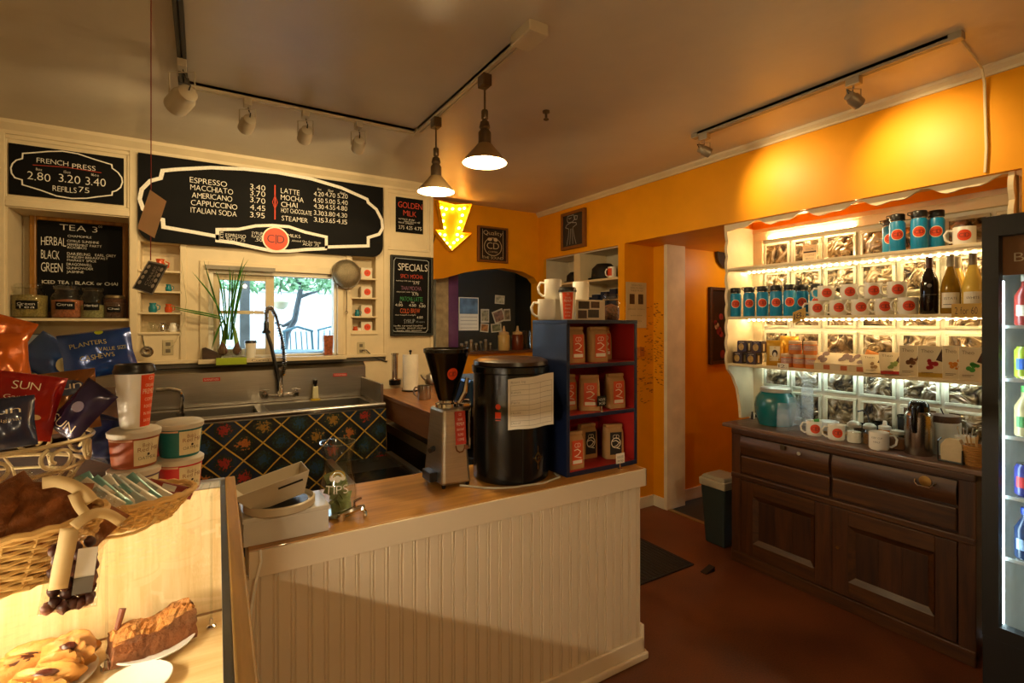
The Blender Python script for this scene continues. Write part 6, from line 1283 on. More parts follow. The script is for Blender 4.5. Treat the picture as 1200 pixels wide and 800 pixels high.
def pillow(w_, h_, d_, seed=0, n=14):
    f = psurf(w_, h_, d_, seed); vs = []; fs = []; m = n+1
    for s in (1, -1):
        for j in range(m):
            for i in range(m): vs.append(f(i/n*2-1, j/n*2-1, s))
    for b, flip in ((0, 0), (m*m, 1)):
        for j in range(n):
            for i in range(n):
                q = (b+j*m+i, b+j*m+i+1, b+(j+1)*m+i+1, b+(j+1)*m+i); fs.append(q[::-1] if flip else q)
    mb = MB(); mb.add(vs, fs); return mb, f
def snack_bag(label, p, w_, h_, d_, mat, words=(), yaw=0, tilt=0, roll=0, seed=1, ink=None, zbase=None, name='snack_bag', patch=None):
    Mx = facing(p, yaw, tilt, roll); t = thing(name, label, 'snack bag', p[:])
    mb, f = pillow(w_, h_, d_, seed); mb.tf(Mx); mb.build('pouch', mat, t, smooth=True, ang=80)
    for v0, v1 in ((.90, 1.0), (-1.0, -.90)):
        mb = MB()
        for k in range(5): mb.rect(-.98, v0+(v1-v0)*k/5+.004, .98, v0+(v1-v0)*(k+.55)/5, lambda u, v: f(u, v, 1, .0012), 6, 1)
        mb.tf(Mx); mb.build('crimp', mat, t, fix=False)
    if patch:
        mb = MB(); mb.disc(patch[0], patch[1], patch[2], lambda u, v: f(u, v, 1, .0016), 16, ry=patch[3], rings=3); mb.tf(Mx); mb.build('print_patch', patch[4], t, fix=False)
    mb = MB()
    for s, u, v, h, wd in words: text(mb, s, u, v, h, lambda a, b: f(max(-.97, min(.97, a)), max(-.97, min(.97, b)), 1, .0024), wd)
    if words: mb.tf(Mx); mb.build('print_lettering', ink or logocr, t, fix=False)
    return t
def foil(name, c): return M(name, c, .22, .25, var=.15, scale=12, bump=.25, bscale=14, coat=.4)
# wire scroll basket
bc = Vector((-.40, 1.355, KZ)); wm = M('cream wire', '#c9b588', .4, .3, var=.1)
t = thing('wire_basket', 'cream scrollwork wire basket holding snack bags', 'basket', bc[:])
def ell(rx, ry, z, n=40): return [(bc.x+rx*math.cos(2*PI*k/n), bc.y+ry*math.sin(2*PI*k/n), z) for k in range(n)]
levels = [(.10, .075, KZ+.004), (.13, .098, KZ+.03), (.155, .117, KZ+.06), (.175, .131, KZ+.09), (.188, .141, KZ+.115), (.205, .152, KZ+.17)]
for k, (rx, ry, z) in enumerate(levels): T(ell(rx, ry, z), .0042 if k in (4, 5) else .003, 6, True).build('ring', wm, t, smooth=True)
for k in range(14):
    a = 2*PI*k/14; T([(bc.x+rx*math.cos(a+j*.12), bc.y+ry*math.sin(a+j*.12), z) for j, (rx, ry, z) in enumerate(levels[:5])], .0028, 5).build('rib', wm, t, smooth=True)
for k in range(11):
    a0 = 2*PI*k/11; P = []
    for i in range(26):
        s = i/25; ang = s*2.6*PI; rr_ = .026*(1-.62*s); du = math.cos(ang+2.2)*rr_*1.35; dz = math.sin(ang+2.2)*rr_; a = a0+du/.175
        P.append((bc.x+.199*math.cos(a), bc.y+.148*math.sin(a), KZ+.142+dz))
    T(P, .0036, 6).build('scroll', wm, t, smooth=True)
def at(px, py, y): return onY(px, py, y)
snack_bag('orange snack bag at the left edge of the photo', at(-2, 425, 1.44), .10, .12, .045, foil('orange foil', '#c8641a'), (('Sun', -.6, -.75, .22, .9),), 12, -8, 3, 2)
snack_bag('orange snack bag leaning behind the front orange bag', at(-8, 398, 1.48), .11, .11, .04, foil('orange foil', '#c8641a'), (), -10, -6, -20, 3)
snack_bag('large red snack bag in the wire basket', at(29, 476, 1.35), .105, .13, .045, foil('red foil', '#9c1612'), (('SUN', -.55, .45, .24, .8), ('Garden', -.7, .15, .12, .9), ('SALSA', -.7, -.08, .12, .9), ('flavored', -.6, -.3, .09, .8)), 6, -14, -14, 4, patch=(.35, -.35, .18, .08, M('cream print', '#d8b884', .5)))
snack_bag('dark blue snack bag low in the wire basket at left edge', at(6, 496, 1.285), .085, .095, .03, foil('slate blue foil', '#2c3350'), (('Sun', -.7, .35, .26, 1.2), ('Original', -.6, .05, .12, 1.1)), 4, -10, 2, 5)
snack_bag('purple snack bag leaning at the right of the wire basket', at(96, 480, 1.36), .07, .115, .035, foil('purple foil', '#2e2446'), (('SUN', -.8, -.75, .3, 1.4),), -24, -8, -38, 6, patch=(-.1, .1, .3, .2, M('pale print', '#8a7a8c', .5)))
snack_bag('brown pretzel bag behind the red bag in the basket', at(80, 470, 1.42), .10, .13, .04, foil('brown foil', '#7a4a1e'), (('Sun', -.5, .4, .25, 1.0),), 0, -5, 5, 7, patch=(0, .45, .6, .25, M('bag navy print', '#27304c', .4)))
# back counter with crate, blue bags
t = thing('back_counter', 'low cream cabinet behind the pastry case', 'cabinet', (-.7, 1.76, 0)); B((-1.3, 1.56, 0), (-.06, 1.96, .97)).build('body', bead, t); B((-1.32, 1.55, .97), (-.04, 1.98, 1.0)).build('counter_top', maple, t, bevel=.003)
for x in (-1.0, -.4): B((x-.28, 1.553, .1), (x+.28, 1.56, .92)).build('door', bead, t, bevel=.003)
t = thing('crate', 'brown slatted crate behind the snack basket', 'crate', (-.38, 1.76, 1.0)); cm = wood('crate wood', '#3a2414', '#5c3a20', 0, 3, .6)
for k in range(4):
    z = 1.005+k*.105
    for y in (1.63, 1.87): B((-.62, y, z), (-.16, y+.012, z+.085)).build('slat', cm, t)
    for x in (-.62, -.172): B((x, 1.642, z), (x+.012, 1.87, z+.085)).build('slat', cm, t)
for x in (-.608, -.192):
    for y in (1.642, 1.85): B((x, y, 1.0), (x+.02, y+.02, 1.42)).build('corner_post', cm, t)
B((-.60, 1.65, 1.40), (-.18, 1.86, 1.415)).build('inner_tray', cm, t)
bluef = foil('bright blue foil', '#123c8c')
snack_bag('blue nut bag with yellow tab lying on the crate', at(116, 414, 1.72), .155, .125, .06, bluef, (('PLANTERS', -.75, .25, .2, 1.0), ('CASHEWS', -.55, -.35, .2, .95), ('VALUE SIZE', .0, -.05, .16, .8)), 0, -18, 9, 8, ink=M('print pale yellow', '#c8c070', .5), patch=(.1, .86, .12, .12, M('lime tab', '#b4c81e', .5)))
snack_bag('second blue nut bag lying crossed under the first', at(66, 422, 1.78), .15, .11, .05, foil('pale blue foil', '#2c4a86'), (), 10, -30, -42, 9, patch=(.4, -.2, .3, .4, M('bag pale print', '#b8a878', .5)))
snack_bag('navy snack bag hanging beside the cups', at(120, 513, 1.475), .075, .10, .035, foil('navy foil', '#101c48'), (), -20, -15, -20, 10)
# oatmeal cups and paper cup
def oat_cup(label, x, y, z, mat, band):
    t = thing('oatmeal_cup', label, 'food cup', (x, y, z), 0, 'oatmeal cups on the pastry case'); h = .078; r0, r1 = .041, .0475
    L([(r0-.002, z), (r0, z+.003), (r1, z+h), (.001, z+h)], 28, (x, y, 0)).build('tub', mat, t, smooth=True)
    L([(r1+.0005, z+h-.012), (r1+.002, z+h-.010), (r1+.003, z+h), (r1-.004, z+h+.0055), (.001, z+h+.005)], 28, (x, y, 0)).build('lid', M('white lid', '#cfc6b4', .4), t, smooth=True)
    fa_ = math.atan2(-y, -x)+.55
    f = lambda a, b, e=.0008: (lambda r: Vector((x+(r+e)*math.cos(fa_+a/.045), y+(r+e)*math.sin(fa_+a/.045), b)))(r0+(r1-r0)*(b-z-.003)/(h-.003))
    lb = MB().rect(-.026, z+.006, .030, z+.062, f, 6, 2).build('label', M('cream label', '#d9cba2', .55), t, fix=False)
    mb = MB(); text(mb, "Bob's", 0, z+.046, .008, lambda a, b: f(a, b, .0014), .02, ctr=True); text(mb, 'Red Mill', .002, z+.036, .009, lambda a, b: f(a, b, .0014), .042, ctr=True); mb.build('label_lettering', M('label brown print', '#7a2c1c', .6), lb, fix=False)
    mb = MB(); text(mb, 'OATMEAL', .002, z+.018, .007, lambda a, b: f(a, b, .0014), .04, ctr=True); mb.disc(.002, z+.029, .003, lambda a, b: f(a, b, .0014), 8); mb.build('label_lettering', logodk, lb, fix=False)
    MB().rect(-.085, z+.060, -.028, z+.064, f, 6, 1).build('stripe', M('stripe pale', '#d8a88a', .5), t, fix=False)
lx, ly = -.129, 1.400; rx_, ry_ = -.046, 1.457
oat_cup('purple oatmeal cup at the bottom of the left stack', lx, ly, KZ, M('cup purple', '#4a3a5c', .5), 0); oat_cup('brown oatmeal cup under the paper coffee cup', lx, ly, KZ+.084, M('cup brown', '#9a4a26', .5), 0)
oat_cup('red oatmeal cup at the bottom of the right stack', rx_, ry_, KZ, M('cup red', '#c0202a', .5), 0); oat_cup('teal oatmeal cup on top of the right stack', rx_, ry_, KZ+.084, M('cup teal', '#0f6a6c', .5), 0)
t = thing('paper_cup', 'tall lidded paper coffee cup with red band on the oatmeal cups', 'cup', (lx, ly, KZ+.168)); to_go_cup(t, (lx, ly, KZ+.168), .86, math.atan2(-ly, -lx)+.95, .044)
# ---- wicker baskets
wick = M('pale wicker', '#d6ac64', .65, var=.2, scale=25); wick2 = M('wicker rim', '#d8ac66', .6, var=.15, scale=25)
def wicker(label, c, rx, ry, h, flare, rows, stakes, hoop=False):
    t = thing('wicker_basket', label, 'basket', c[:]); z = c[2]; n = stakes*4
    wv = MB()
    for k in range(rows):
        f = k/(rows-1); sx = 1-flare+flare*f; P = []
        for i in range(n):
            a = 2*PI*i/n; w_ = .0036*math.sin(PI*(i/2+k)); P.append((c[0]+(rx*sx+w_)*math.cos(a), c[1]+(ry*sx+w_)*math.sin(a), z+.004+h*f))
        wv.tube(P, h/rows*.46, 5, True)
    o = wv.build('weave', wick, t, smooth=True); o['kind'] = 'stuff'
    for i in range(stakes):
        a = 2*PI*i/stakes; T([(c[0]+rx*(1-flare)*math.cos(a), c[1]+ry*(1-flare)*math.sin(a), z+.003), (c[0]+rx*math.cos(a), c[1]+ry*math.sin(a), z+h)], .0022, 5).build('stake', wick, t)
    P = []
    for i in range(n): a = 2*PI*i/n; P.append((c[0]+rx*1.01*math.cos(a), c[1]+ry*1.01*math.sin(a), z+h+.004+.0015*math.sin(i*PI/2)))
    T(P, .0058, 6, True).build('rim', wick2, t, smooth=True)
    L([(.001, z+.002), (1-flare-.03, z+.002), (1-flare-.03, z+.006), (.001, z+.006)], 30, (c[0], c[1], 0), sx=rx, sy=ry).build('base', wick, t)
    return t
wa = Vector((-.345, 1.085, KZ)); wicker('deep oval wicker basket with wrapped loaves at the left edge', wa, .205, .105, .085, .16, 12, 30)
wb = Vector((-.150, 1.265, KZ)); tB = wicker('shallow oval wicker basket of small sachets before the cups', wb, .135, .085, .050, .30, 8, 26)
T([(wb.x+.02+.055*math.cos(a*PI/8), wb.y-.088-.004*math.sin(a*PI/8), KZ+.03-.024*math.sin(a*PI/8)) for a in range(9)], .003, 6).build('side_handle', wick, tB, smooth=True)
# wrapped loaves
cello = thin_glass('cellophane', (.97, .95, .92), 1, .09, 1.9, bump=1, bscale=38); loaf = M('brown loaf', '#8a5020', .8, var=.35, scale=35, bump=1, bscale=60); rib = M('kraft ribbon', '#d2b27a', .65, var=.05)
def loaf_bag(label, p, w_, h_, d_, yaw, tilt, roll, seed, mat=loaf):
    Mx = facing(p, yaw, tilt, roll); t = thing('loaf_bag', label, 'bread', p[:])
    if mat is not None: mb, f = pillow(w_*.86, h_*.74, d_*.86, seed); mb.tf(Mx @ Matrix.Translation((0, -h_*.08, 0))); mb.build('loaf', mat, t, smooth=True, ang=80)
    else:
        rnd = random.Random(seed); pc = M('chocolate pieces', '#4a2216', .45, var=.4, scale=60); pc2 = M('pale chocolate pieces', '#7a4a34', .5, var=.3, scale=60)
        for k in range(44):
            q = Mx @ Vector((rnd.uniform(-.36, .36)*w_, rnd.uniform(-.44, .26)*h_, rnd.uniform(-.1, .36)*d_)); blob(q, (.0075, .007, .0085), 8, 6, .2, 2, k).build('chocolate_piece', pc if k % 4 else pc2, t, smooth=True, ang=80)
    mb, f = pillow(w_, h_, d_, seed+1, 18)
    for v in mb.v:   # gather the neck
        if v.y > h_*.28: k = (v.y-h_*.28)/(h_*.22); v.x *= 1-.75*math.sin(min(1, k)*PI*.62); v.z *= 1-.4*k
    mb.tf(Mx); mb.build('wrapper', cello, t, smooth=True, ang=80)
    return t, Mx
loaf_bag('wrapped brown loaf at the left edge of the basket', at(14, 598, 1.10), .10, .16, .05, 0, -25, 30, 20)
tL, ML = loaf_bag('wrapped dark loaf with ribbon in the middle of the basket', at(58, 594, 1.10), .115, .14, .055, 0, -30, -14, 22)
loaf_bag('wrapped brown loaf at the right end of the basket', at(104, 612, 1.12), .10, .13, .05, -10, -40, -40, 24)
def ribbon3(t, pts, wd, nm='ribbon'):
    """paper ribbon through photo points (px, py, y), width wd along its own normal in the view"""
    P = [onY(a, b, c) for a, b, c in pts]; n = len(P); vs = []; fs = []
    # smooth
    Q = []
    for i in range(n-1):
        for k in range(5): Q.append(P[i].lerp(P[i+1], k/5))
    Q.append(P[-1])
    for _ in range(3): Q = [Q[0]]+[(Q[i-1]+Q[i]*2+Q[i+1])/4 for i in range(1, len(Q)-1)]+[Q[-1]]
    for i, q in enumerate(Q):
        d = (Q[min(i+1, len(Q)-1)]-Q[max(i-1, 0)]).normalized(); s = d.cross((CP-q).normalized()).normalized()*wd/2
        vs += [q+s, q-s]
    for i in range(len(Q)-1): fs.append((2*i, 2*i+1, 2*i+3, 2*i+2))
    mb = MB(); mb.add(vs, fs); o = mb.build(nm, rib, t, smooth=True, fix=False)
    so = o.modifiers.new('solid', 'SOLIDIFY'); so.thickness = .0012; return o
ribbon3(tL, ((50, 566, 1.06), (66, 563, 1.05), (84, 568, 1.04), (100, 578, 1.03), (108, 588, 1.02)), .018)
ribbon3(tL, ((86, 578, 1.03), (92, 592, 1.02), (100, 602, 1.0)), .014)
# hanging chocolate bag at the basket front
hp_ = at(87, 662, .955); tH, MH = loaf_bag('wrapped chocolate pieces with white label hanging before the basket', hp_, .066, .125, .035, -8, -4, -6, 26, None)
ribbon3(tH, ((82, 618, .925), (78, 640, .92), (73, 662, .92), (68, 690, .925)), .021); ribbon3(tH, ((86, 617, .925), (98, 607, .93), (112, 600, .94), (128, 602, .95), (143, 612, .96)), .014)
mb = MB(); mb.rect(.004, -.035, .026, .028, lambda x, y: Vector((x, y, .0205-.25*max(0, x-.012)))); mb.tf(MH); lb = mb.build('label', paper, tH, fix=False)
mb = MB(); mb.rect(.004, -.035, .026, -.012, lambda x, y: Vector((x, y, .0212-.25*max(0, x-.012)))); mb.tf(MH); mb.build('label_band', M('label grey band', '#6a6258', .6), lb, fix=False)
# sachets in basket B
sach = [M('teal sachet', '#6f9c98', .3, .2, var=.2), M('white sachet', '#c9c4b4', .3, .1, var=.15), M('grey sachet', '#8f9a94', .3, .2, var=.2), M('red sachet', '#8a3424', .35, .1, var=.2)]
for k, (px, py, y, mi, ro) in enumerate(((118, 580, 1.215, 1, 38), (128, 578, 1.225, 0, 34), (138, 577, 1.235, 1, 30), (148, 576, 1.24, 2, 36), (158, 576, 1.245, 1, 40), (168, 574, 1.255, 0, 34), (178, 573, 1.265, 1, 42), (110, 576, 1.25, 0, 20), (188, 573, 1.275, 3, 55), (200, 573, 1.275, 3, 62))):
    p = at(px, py, y); Mx = facing(p, 10, -35, ro); t = thing('sachet', f'small foil sachet in the shallow basket, {ORD[k]} from the left' if k < 7 else ('teal sachet at the back left of the shallow basket', 'red sachet at the right end of the shallow basket', 'outermost red sachet at the basket tip')[k-7], 'sachet', p[:], 0, 'sachets in the basket')
    mb, f = pillow(.026, .085, .010, k, 8); mb.tf(Mx); mb.build('pouch', sach[mi], t, smooth=True, ang=80)
    mb = MB().rect(-.5, -.2, .5, .4, lambda u, v: f(u, v, 1, .001), 3, 3); mb.tf(Mx); mb.build('print_patch', sach[(mi+1) % 3], t, fix=False)
# ============================================================ SIDEBOARD
SX, SY_A, SY_B, STZ = 3.06, .855, 2.12, .922
oak = wood('dark oak', '#2a1408', '#54300f', 1, 2.2, .42, .05); oakv = wood('dark oak upright', '#281408', '#502c10', 2, 2.2, .42, .05); oakd = wood('dark oak panel', '#1e0f06', '#42240d', 2, 1.6, .42, .05)
t = thing('sideboard', 'dark oak antique sideboard with two panelled doors under the display shelves', 'sideboard', (3.2, 1.49, 0))
B((SX+.012, SY_A+.01, .06), (GX-.03, SY_B-.01, STZ-.028)).build('carcass', oakd, t)
B((SX-.018, SY_A-.035, STZ-.026), (GX-.022, SY_B+.065, STZ)).build('top_board', wood('lighter oak top', '#46301e', '#785844', 1, 2.0, .4, .1), t, bevel=.006)  # top board in a lighter, greyer oak than the body
for y in (SY_A, SY_B-.065): B((SX-.004, y, .03), (SX+.06, y+.065, STZ-.026)).build('corner_post', oakv, t, bevel=.004)
for z0, z1, pr in ((.565, .60, .012), (.0, .075, .010), (.86, STZ-.026, .010)): B((SX-pr, SY_A, z0), (SX+.03, SY_B, z1)).build('moulding', oak, t, bevel=.006)
ym = (SY_A+SY_B)/2
for i, (a, b) in enumerate(((ym+.008, SY_B-.07), (SY_A+.07, ym-.008))):
    d = MB()
    # bowed drawer front
    poly = [(0, .0)]+[(-.014*math.sin(PI*k/8)-.006, .115*k/8) for k in range(9)]+[(0, .115)]
    d.prism(poly, (SX+.004, a, .735), (1,0,0), (0,0,1), (0,1,0), b-a); dr = d.build('drawer', oak, t, smooth=True, ang=35)
    B((SX-.006, a, .612), (SX+.01, b, .722)).build('lower_drawer', oak, t, bevel=.006)
    yc = (a+b)/2
    if i == 0:
        q = onX(917, 524, SX-.02); B((SX-.022, q.y-.016, q.z-.016), (SX-.016, q.y+.016, q.z+.016)).build('escutcheon', M('aged iron', '#5a4a34', .4, .7), dr, bevel=.002)
        q = onX(937, 531, SX-.02); L([(.004, 0), (.004, .012), (.011, .016), (.011, .022), (.001, .026)], 12, (SX-.012, q.y, q.z), M=Matrix.Rotation(-PI/2, 3, 'Y')).build('knob', M('glass knob', '#b8b0a0', .15, .3), dr, smooth=True)
    else:
        q = onX(1084, 565, SX-.02); o_ = L([(.001, 0), (.024, .001), (.026, .003), (.001, .006)], 14, (SX-.018, q.y, q.z+.006), sx=1, sy=1.0, M=Matrix.Rotation(-PI/2, 3, 'Y')); o_.build('back_plate', brass, dr, smooth=True)
        mb = MB(); mb.tube([(SX-.02, q.y+.042, q.z+.006), (SX-.036, q.y+.038, q.z-.006), (SX-.038, q.y+.024, q.z-.018), (SX-.038, q.y-.024, q.z-.018), (SX-.036, q.y-.038, q.z-.006), (SX-.02, q.y-.042, q.z+.006)], .0042, 6); mb.build('bail_handle', chrome, dr, smooth=True)
for i, (a, b) in enumerate(((ym+.006, SY_B-.07), (SY_A+.07, ym-.006))):
    z0, z1 = .08, .56; s = .085
    dr = B((SX+.014, a, z0), (SX+.02, b, z1)).build('door', oakv, t); B((SX-.004, a, z0), (SX+.014, a+s, z1)).build('door_stile', oakv, dr, bevel=.003); B((SX-.004, b-s, z0), (SX+.014, b, z1)).build('door_stile', oakv, dr, bevel=.003)
    B((SX-.004, a+s, z0), (SX+.014, b-s, z0+s)).build('door_rail', oak, dr, bevel=.003); B((SX-.004, a+s, z1-s), (SX+.014, b-s, z1)).build('door_rail', oak, dr, bevel=.003)
    ia, ib, ja, jb = a+s, b-s, z0+s, z1-s
    mb = MB()   # bevelled inner frame and sunk panel
    for (P, Q) in ((((ia, ja), (ib, ja)), ((ia+.03, ja+.03), (ib-.03, ja+.03))), (((ib, ja), (ib, jb)), ((ib-.03, ja+.03), (ib-.03, jb-.03))), (((ib, jb), (ia, jb)), ((ib-.03, jb-.03), (ia+.03, jb-.03))), (((ia, jb), (ia, ja)), ((ia+.03, jb-.03), (ia+.03, ja+.03)))):
        mb.add([(SX-.009, P[0][0], P[0][1]), (SX-.009, P[1][0], P[1][1]), (SX+.011, Q[1][0], Q[1][1]), (SX+.011, Q[0][0], Q[0][1])], [(0,1,2,3)])
    mb.build('panel_moulding', oak, dr, fix=False)
    nb = 3; w3 = (ib-ia-.06)/nb
    for k in range(nb): B((SX+.0085, ia+.03+k*w3, ja+.03), (SX+.014, ia+.03+(k+1)*w3-.001, jb-.03)).build('panel_plank', oakd if k != 1 else oakv, dr, bevel=.001)
B((SX-.006, ym-.006, .08), (SX+.01, ym+.006, .56)).build('center_stile', oakv, t, bevel=.003)
q = onX(982, 641, SX-.004); L([(.001, 0), (.009, .001), (.009, .004), (.001, .005)], 10, (SX-.008, q.y, q.z), M=Matrix.Rotation(-PI/2, 3, 'Y')).build('keyhole', brass, t, smooth=True)
# ============================================================ DISPLAY SHELF GOODS
blue = M('thermos blue', '#0f86b8', .35, var=.06)
def cam_ang(p): return math.atan2(CP.y-p[1], CP.x-p[0])
def thermos():
    t = thing('thermos', 'x', 'thermos', (0,0,0), 0, 'blue logo thermoses')
    L([(.034, 0), (.036, .003), (.036, .148), (.030, .160), (.029, .164)], 22).build('flask', blue, t, smooth=True)
    L([(.030, .160), (.030, .166)], 20).build('steel_neck', chrome, t, smooth=True)
    L([(.033, .165), (.034, .167), (.034, .195), (.031, .199), (.001, .199)], 20).build('cap', black, t, smooth=True)
    T([(.0, .033, .178), (.0, .046, .185), (.0, .046, .195), (.0, .03, .197)], .003, 5).build('loop', black, t, smooth=True)
    f = lambda x, y, e=0: Vector((-(.0364+e)*math.cos(x/.036), -(.0364+e)*math.sin(x/.036)*1.0, y)) if False else Vector(((.0366+e)*math.cos(PI+x/.036), (.0366+e)*math.sin(PI+x/.036), y))
    roundel(t, (0, .088), .026, f, logoor, True, .0004); return Proto(t)
def mug():
    t = thing('logo_mug', 'x', 'mug', (0,0,0), 0, 'cream logo mugs')
    mug_body(t, (0, 0, 0), .0445, .088, PI/2+.25, whitegl)
    f = lambda x, y, e=0: Vector(((.0449+e)*math.cos(PI+x/.0445), (.0449+e)*math.sin(PI+x/.0445), y))
    roundel(t, (0, .045), .027, f, logoor, False, .0004); return Proto(t)
th = thermos(); mg = mug()
X0_ = XS+.055
for k, px in enumerate((862, 878, 893.5, 909.5, 925.5)):
    p = onX(px, 369, X0_); th.put((p.x, p.y, SH[1]), cam_ang(p)+PI, f'blue logo thermos on the middle shelf, {ORD[k]} from the left')
for k, px in enumerate((940, 957)):
    p = onX(px, 369, X0_+.10); th.put((p.x, p.y, SH[1]), cam_ang(p)+PI, ('blue logo thermos set back, first behind the row by the mugs', 'blue logo thermos set back, nearest behind the stacked mugs')[k])
for k, px in enumerate((1051.5, 1077, 1097)):
    p = onX(px, 300, X0_+(.0, -.005, .06)[k]); th.put((p.x, p.y, SH[0]), cam_ang(p)+PI, ('blue logo thermos on the top shelf, left of the three', 'blue logo thermos on the top shelf, middle of the three', 'blue logo thermos on the top shelf beside the mug')[k])
p = onX(1043, 300, X0_+.12); th.put((p.x, p.y, SH[0]), cam_ang(p)+PI, 'blue logo thermos on the top shelf hidden behind the left one')
p = onX(1130, 290, X0_+.01); mg.put((p.x, p.y, SH[0]), cam_ang(p)+PI, 'cream logo mug alone on the top shelf beside thermoses')
for k, px in enumerate((957, 982, 1008, 1036, 1064)):
    p = onX(px, 369, X0_); mg.put((p.x, p.y, SH[1]), cam_ang(p)+PI+.1, f'cream logo mug in the lower mug row, {ORD[k]} from the left')
for k, px in enumerate((968, 995, 1023, 1051)):
    p = onX(px, 345, X0_+.005); mg.put((p.x, p.y, SH[1]+.0885), cam_ang(p)+PI+.1, f'cream logo mug in the upper mug row, {ORD[k]} from the left')
# wine bottles
def wine(label, px, x, gl, capm, slim, lab):
    p = onX(px, 369, x); z = SH[1]; t = thing('wine_bottle', label, 'wine bottle', (p.x, p.y, z)); r = .038
    pr = [(r*.9, 0), (r, .006), (r, .16), (r*.85, .19), (.018, .225), (.0145, .24), (.0145, .285)] if slim else [(r*.95, 0), (r*1.05, .006), (r*1.05, .12), (r*.9, .16), (.02, .215), (.0145, .235), (.0145, .285)]
    L([(a, z+b) for a, b in pr]+[(.001, z+.285)], 22, (p.x, p.y, 0)).build('bottle', gl, t, smooth=True)
    L([(.0155, z+.235), (.016, z+.24), (.016, z+.292), (.001, z+.293)], 16, (p.x, p.y, 0)).build('capsule', capm, t, smooth=True)
    a0 = cam_ang(p); rr_ = r if slim else r*1.05; f = lambda u, v, e=.0008: Vector((p.x+(rr_+e)*math.cos(a0+u/rr_), p.y+(rr_+e)*math.sin(a0+u/rr_), z+v))
    if lab: 
        lb = MB().rect(-.038, .03, .038, .105, f, 8, 1).build('label', M('wine label', '#d8d0bc', .5), t, fix=False); mb = MB(); text(mb, lab, 0, .07, .012, lambda u, v: f(u, v, .0014), .05, ctr=True); mb.rect(-.03, .045, .03, .048, lambda u, v: f(u, v, .0014), 5, 1); mb.build('label_print', logodk, lb, fix=False)
    else:
        mb = MB(); mb.disc(.0, .145, .010, f, 12); mb.rect(-.03, .098, .03, .100, f, 6, 1); mb.build('label', M('silver print', '#6a6460', .4), t, fix=False)
wine('dark red wine bottle beside the stacked mugs', 1089, X0_+.01, M('dark wine glass', '#120a08', .06, var=.1), M('wine capsule dark red', '#3c1410', .4), True, '')
wine('amber white wine bottle with pale label on the middle shelf', 1114, X0_+.01, M('amber wine glass', '#7a5a14', .06, var=.1), M('wine capsule grey', '#8a8068', .4), False, 'ESTATE')
wine('pale yellow wine bottle nearest the drinks fridge', 1140, X0_+.005, M('pale wine glass', '#c8a84a', .06, var=.1), M('wine capsule brown', '#6a5c4a', .4), False, 'WHITE')
wine('pale wine bottle standing behind the amber one', 1122, X0_+.13, M('pale wine glass', '#c8a84a', .06, var=.1), M('wine capsule grey', '#8a8068', .4), False, 'WHITE')
def shelf_tag(label, px0, px1, py0, py1, words, tilt=0, mat=None, X=XS-.006):
    a = onX(px0, py0, X); b = onX(px1, py1, X); t = thing('shelf_tag', label, 'tag', (X, (a.y+b.y)/2, b.z)); h = a.z-b.z
    f = lambda u, v, e=0: Vector((X-e, a.y+(b.y-a.y)*u, b.z+h*v+tilt*(u-.5)))
    mb = MB(); P = [f(0,0), f(1,0), f(1,1), f(0,1)]; mb.add(P+[q+Vector((.003, 0, 0)) for q in P], [(0,1,2,3),(7,6,5,4),(0,4,5,1),(1,5,6,2),(2,6,7,3),(3,7,4,0)]); mb.build('card', mat or M('tag gold paper', '#b8903c', .6, var=.1), t)
    mb = MB(); text(mb, words, .12, .25, .5, lambda u, v: f(u, v, .0015), .76); mb.build('tag_writing', logodk, t, fix=False)
shelf_tag('gold price tag hanging under the wine bottles', 1115, 1150, 356, 372, '2 for 60', .0); shelf_tag('small tilted gold tag on the shelf edge before mugs', 929, 944, 363, 376, '18.', .03); shelf_tag('small pale tag on the low shelf edge below jars', 911, 924, 425, 433, '12.', 0, paper)
p = onX(949, 300, GX-.10); t = thing('notice', 'small pale notice card standing on the top shelf', 'notice', (p.x, p.y, SH[0])); yw = .045
B((p.x, p.y-yw, SH[0]), (p.x+.004, p.y+yw, SH[0]+.12)).build('card', M('notice card cream', '#e2d2b0', .6), t); f = lambda u, v: Vector((p.x-.001, p.y-u, SH[0]+v)); mb = MB(); mb.rect(-.04, .072, .04, .082, f); mb.build('dark_line', logodk, t, fix=False); mb = MB(); text(mb, 'LOCAL', 0, .09, .012, f, .05, ctr=True); text(mb, 'COFFEE', 0, .05, .010, f, .06, ctr=True); text(mb, 'BEANS', 0, .03, .010, f, .05, ctr=True); mb.build('notice_print', M('print grey', '#5c584e', .7), t, fix=False)
# tins, bags and jars on the low shelf
z3 = SH[2]; tinm = M('tin dark brown', '#2a0f0c', .35, var=.1); tinl = M('tin gold print', '#a8863a', .5, var=.3, scale=60)
def tin():
    t = thing('cocoa_tin', 'x', 'tin', (0,0,0), 0, 'dark tins on the low shelf'); w_ = .036
    B((-w_, -w_, 0), (w_, w_, .072)).build('tin_body', tinm, t, bevel=.004); B((-w_+.002, -w_+.002, .072), (w_-.002, w_-.002, .078)).build('lid', tinm, t, bevel=.002)
    f = lambda x, y, e=.0012: Vector((-w_-e, -x, y)); MB().disc(-.004, .036, .020, f, 16, ry=.024).build('gold_print', tinl, t, fix=False)
    f2 = lambda x, y, e=.0012: Vector((x, -w_-e, y)); MB().rect(-.02, .012, .0, .06, f2).build('side_label', M('tin cream strip', '#c8b488', .5), t, fix=False)
    mb = MB(); text(mb, 'COCOA', -.018, .063, .007, f, .036); mb.build('tin_lettering', logocr, t, fix=False); return Proto(t)
tn = tin()
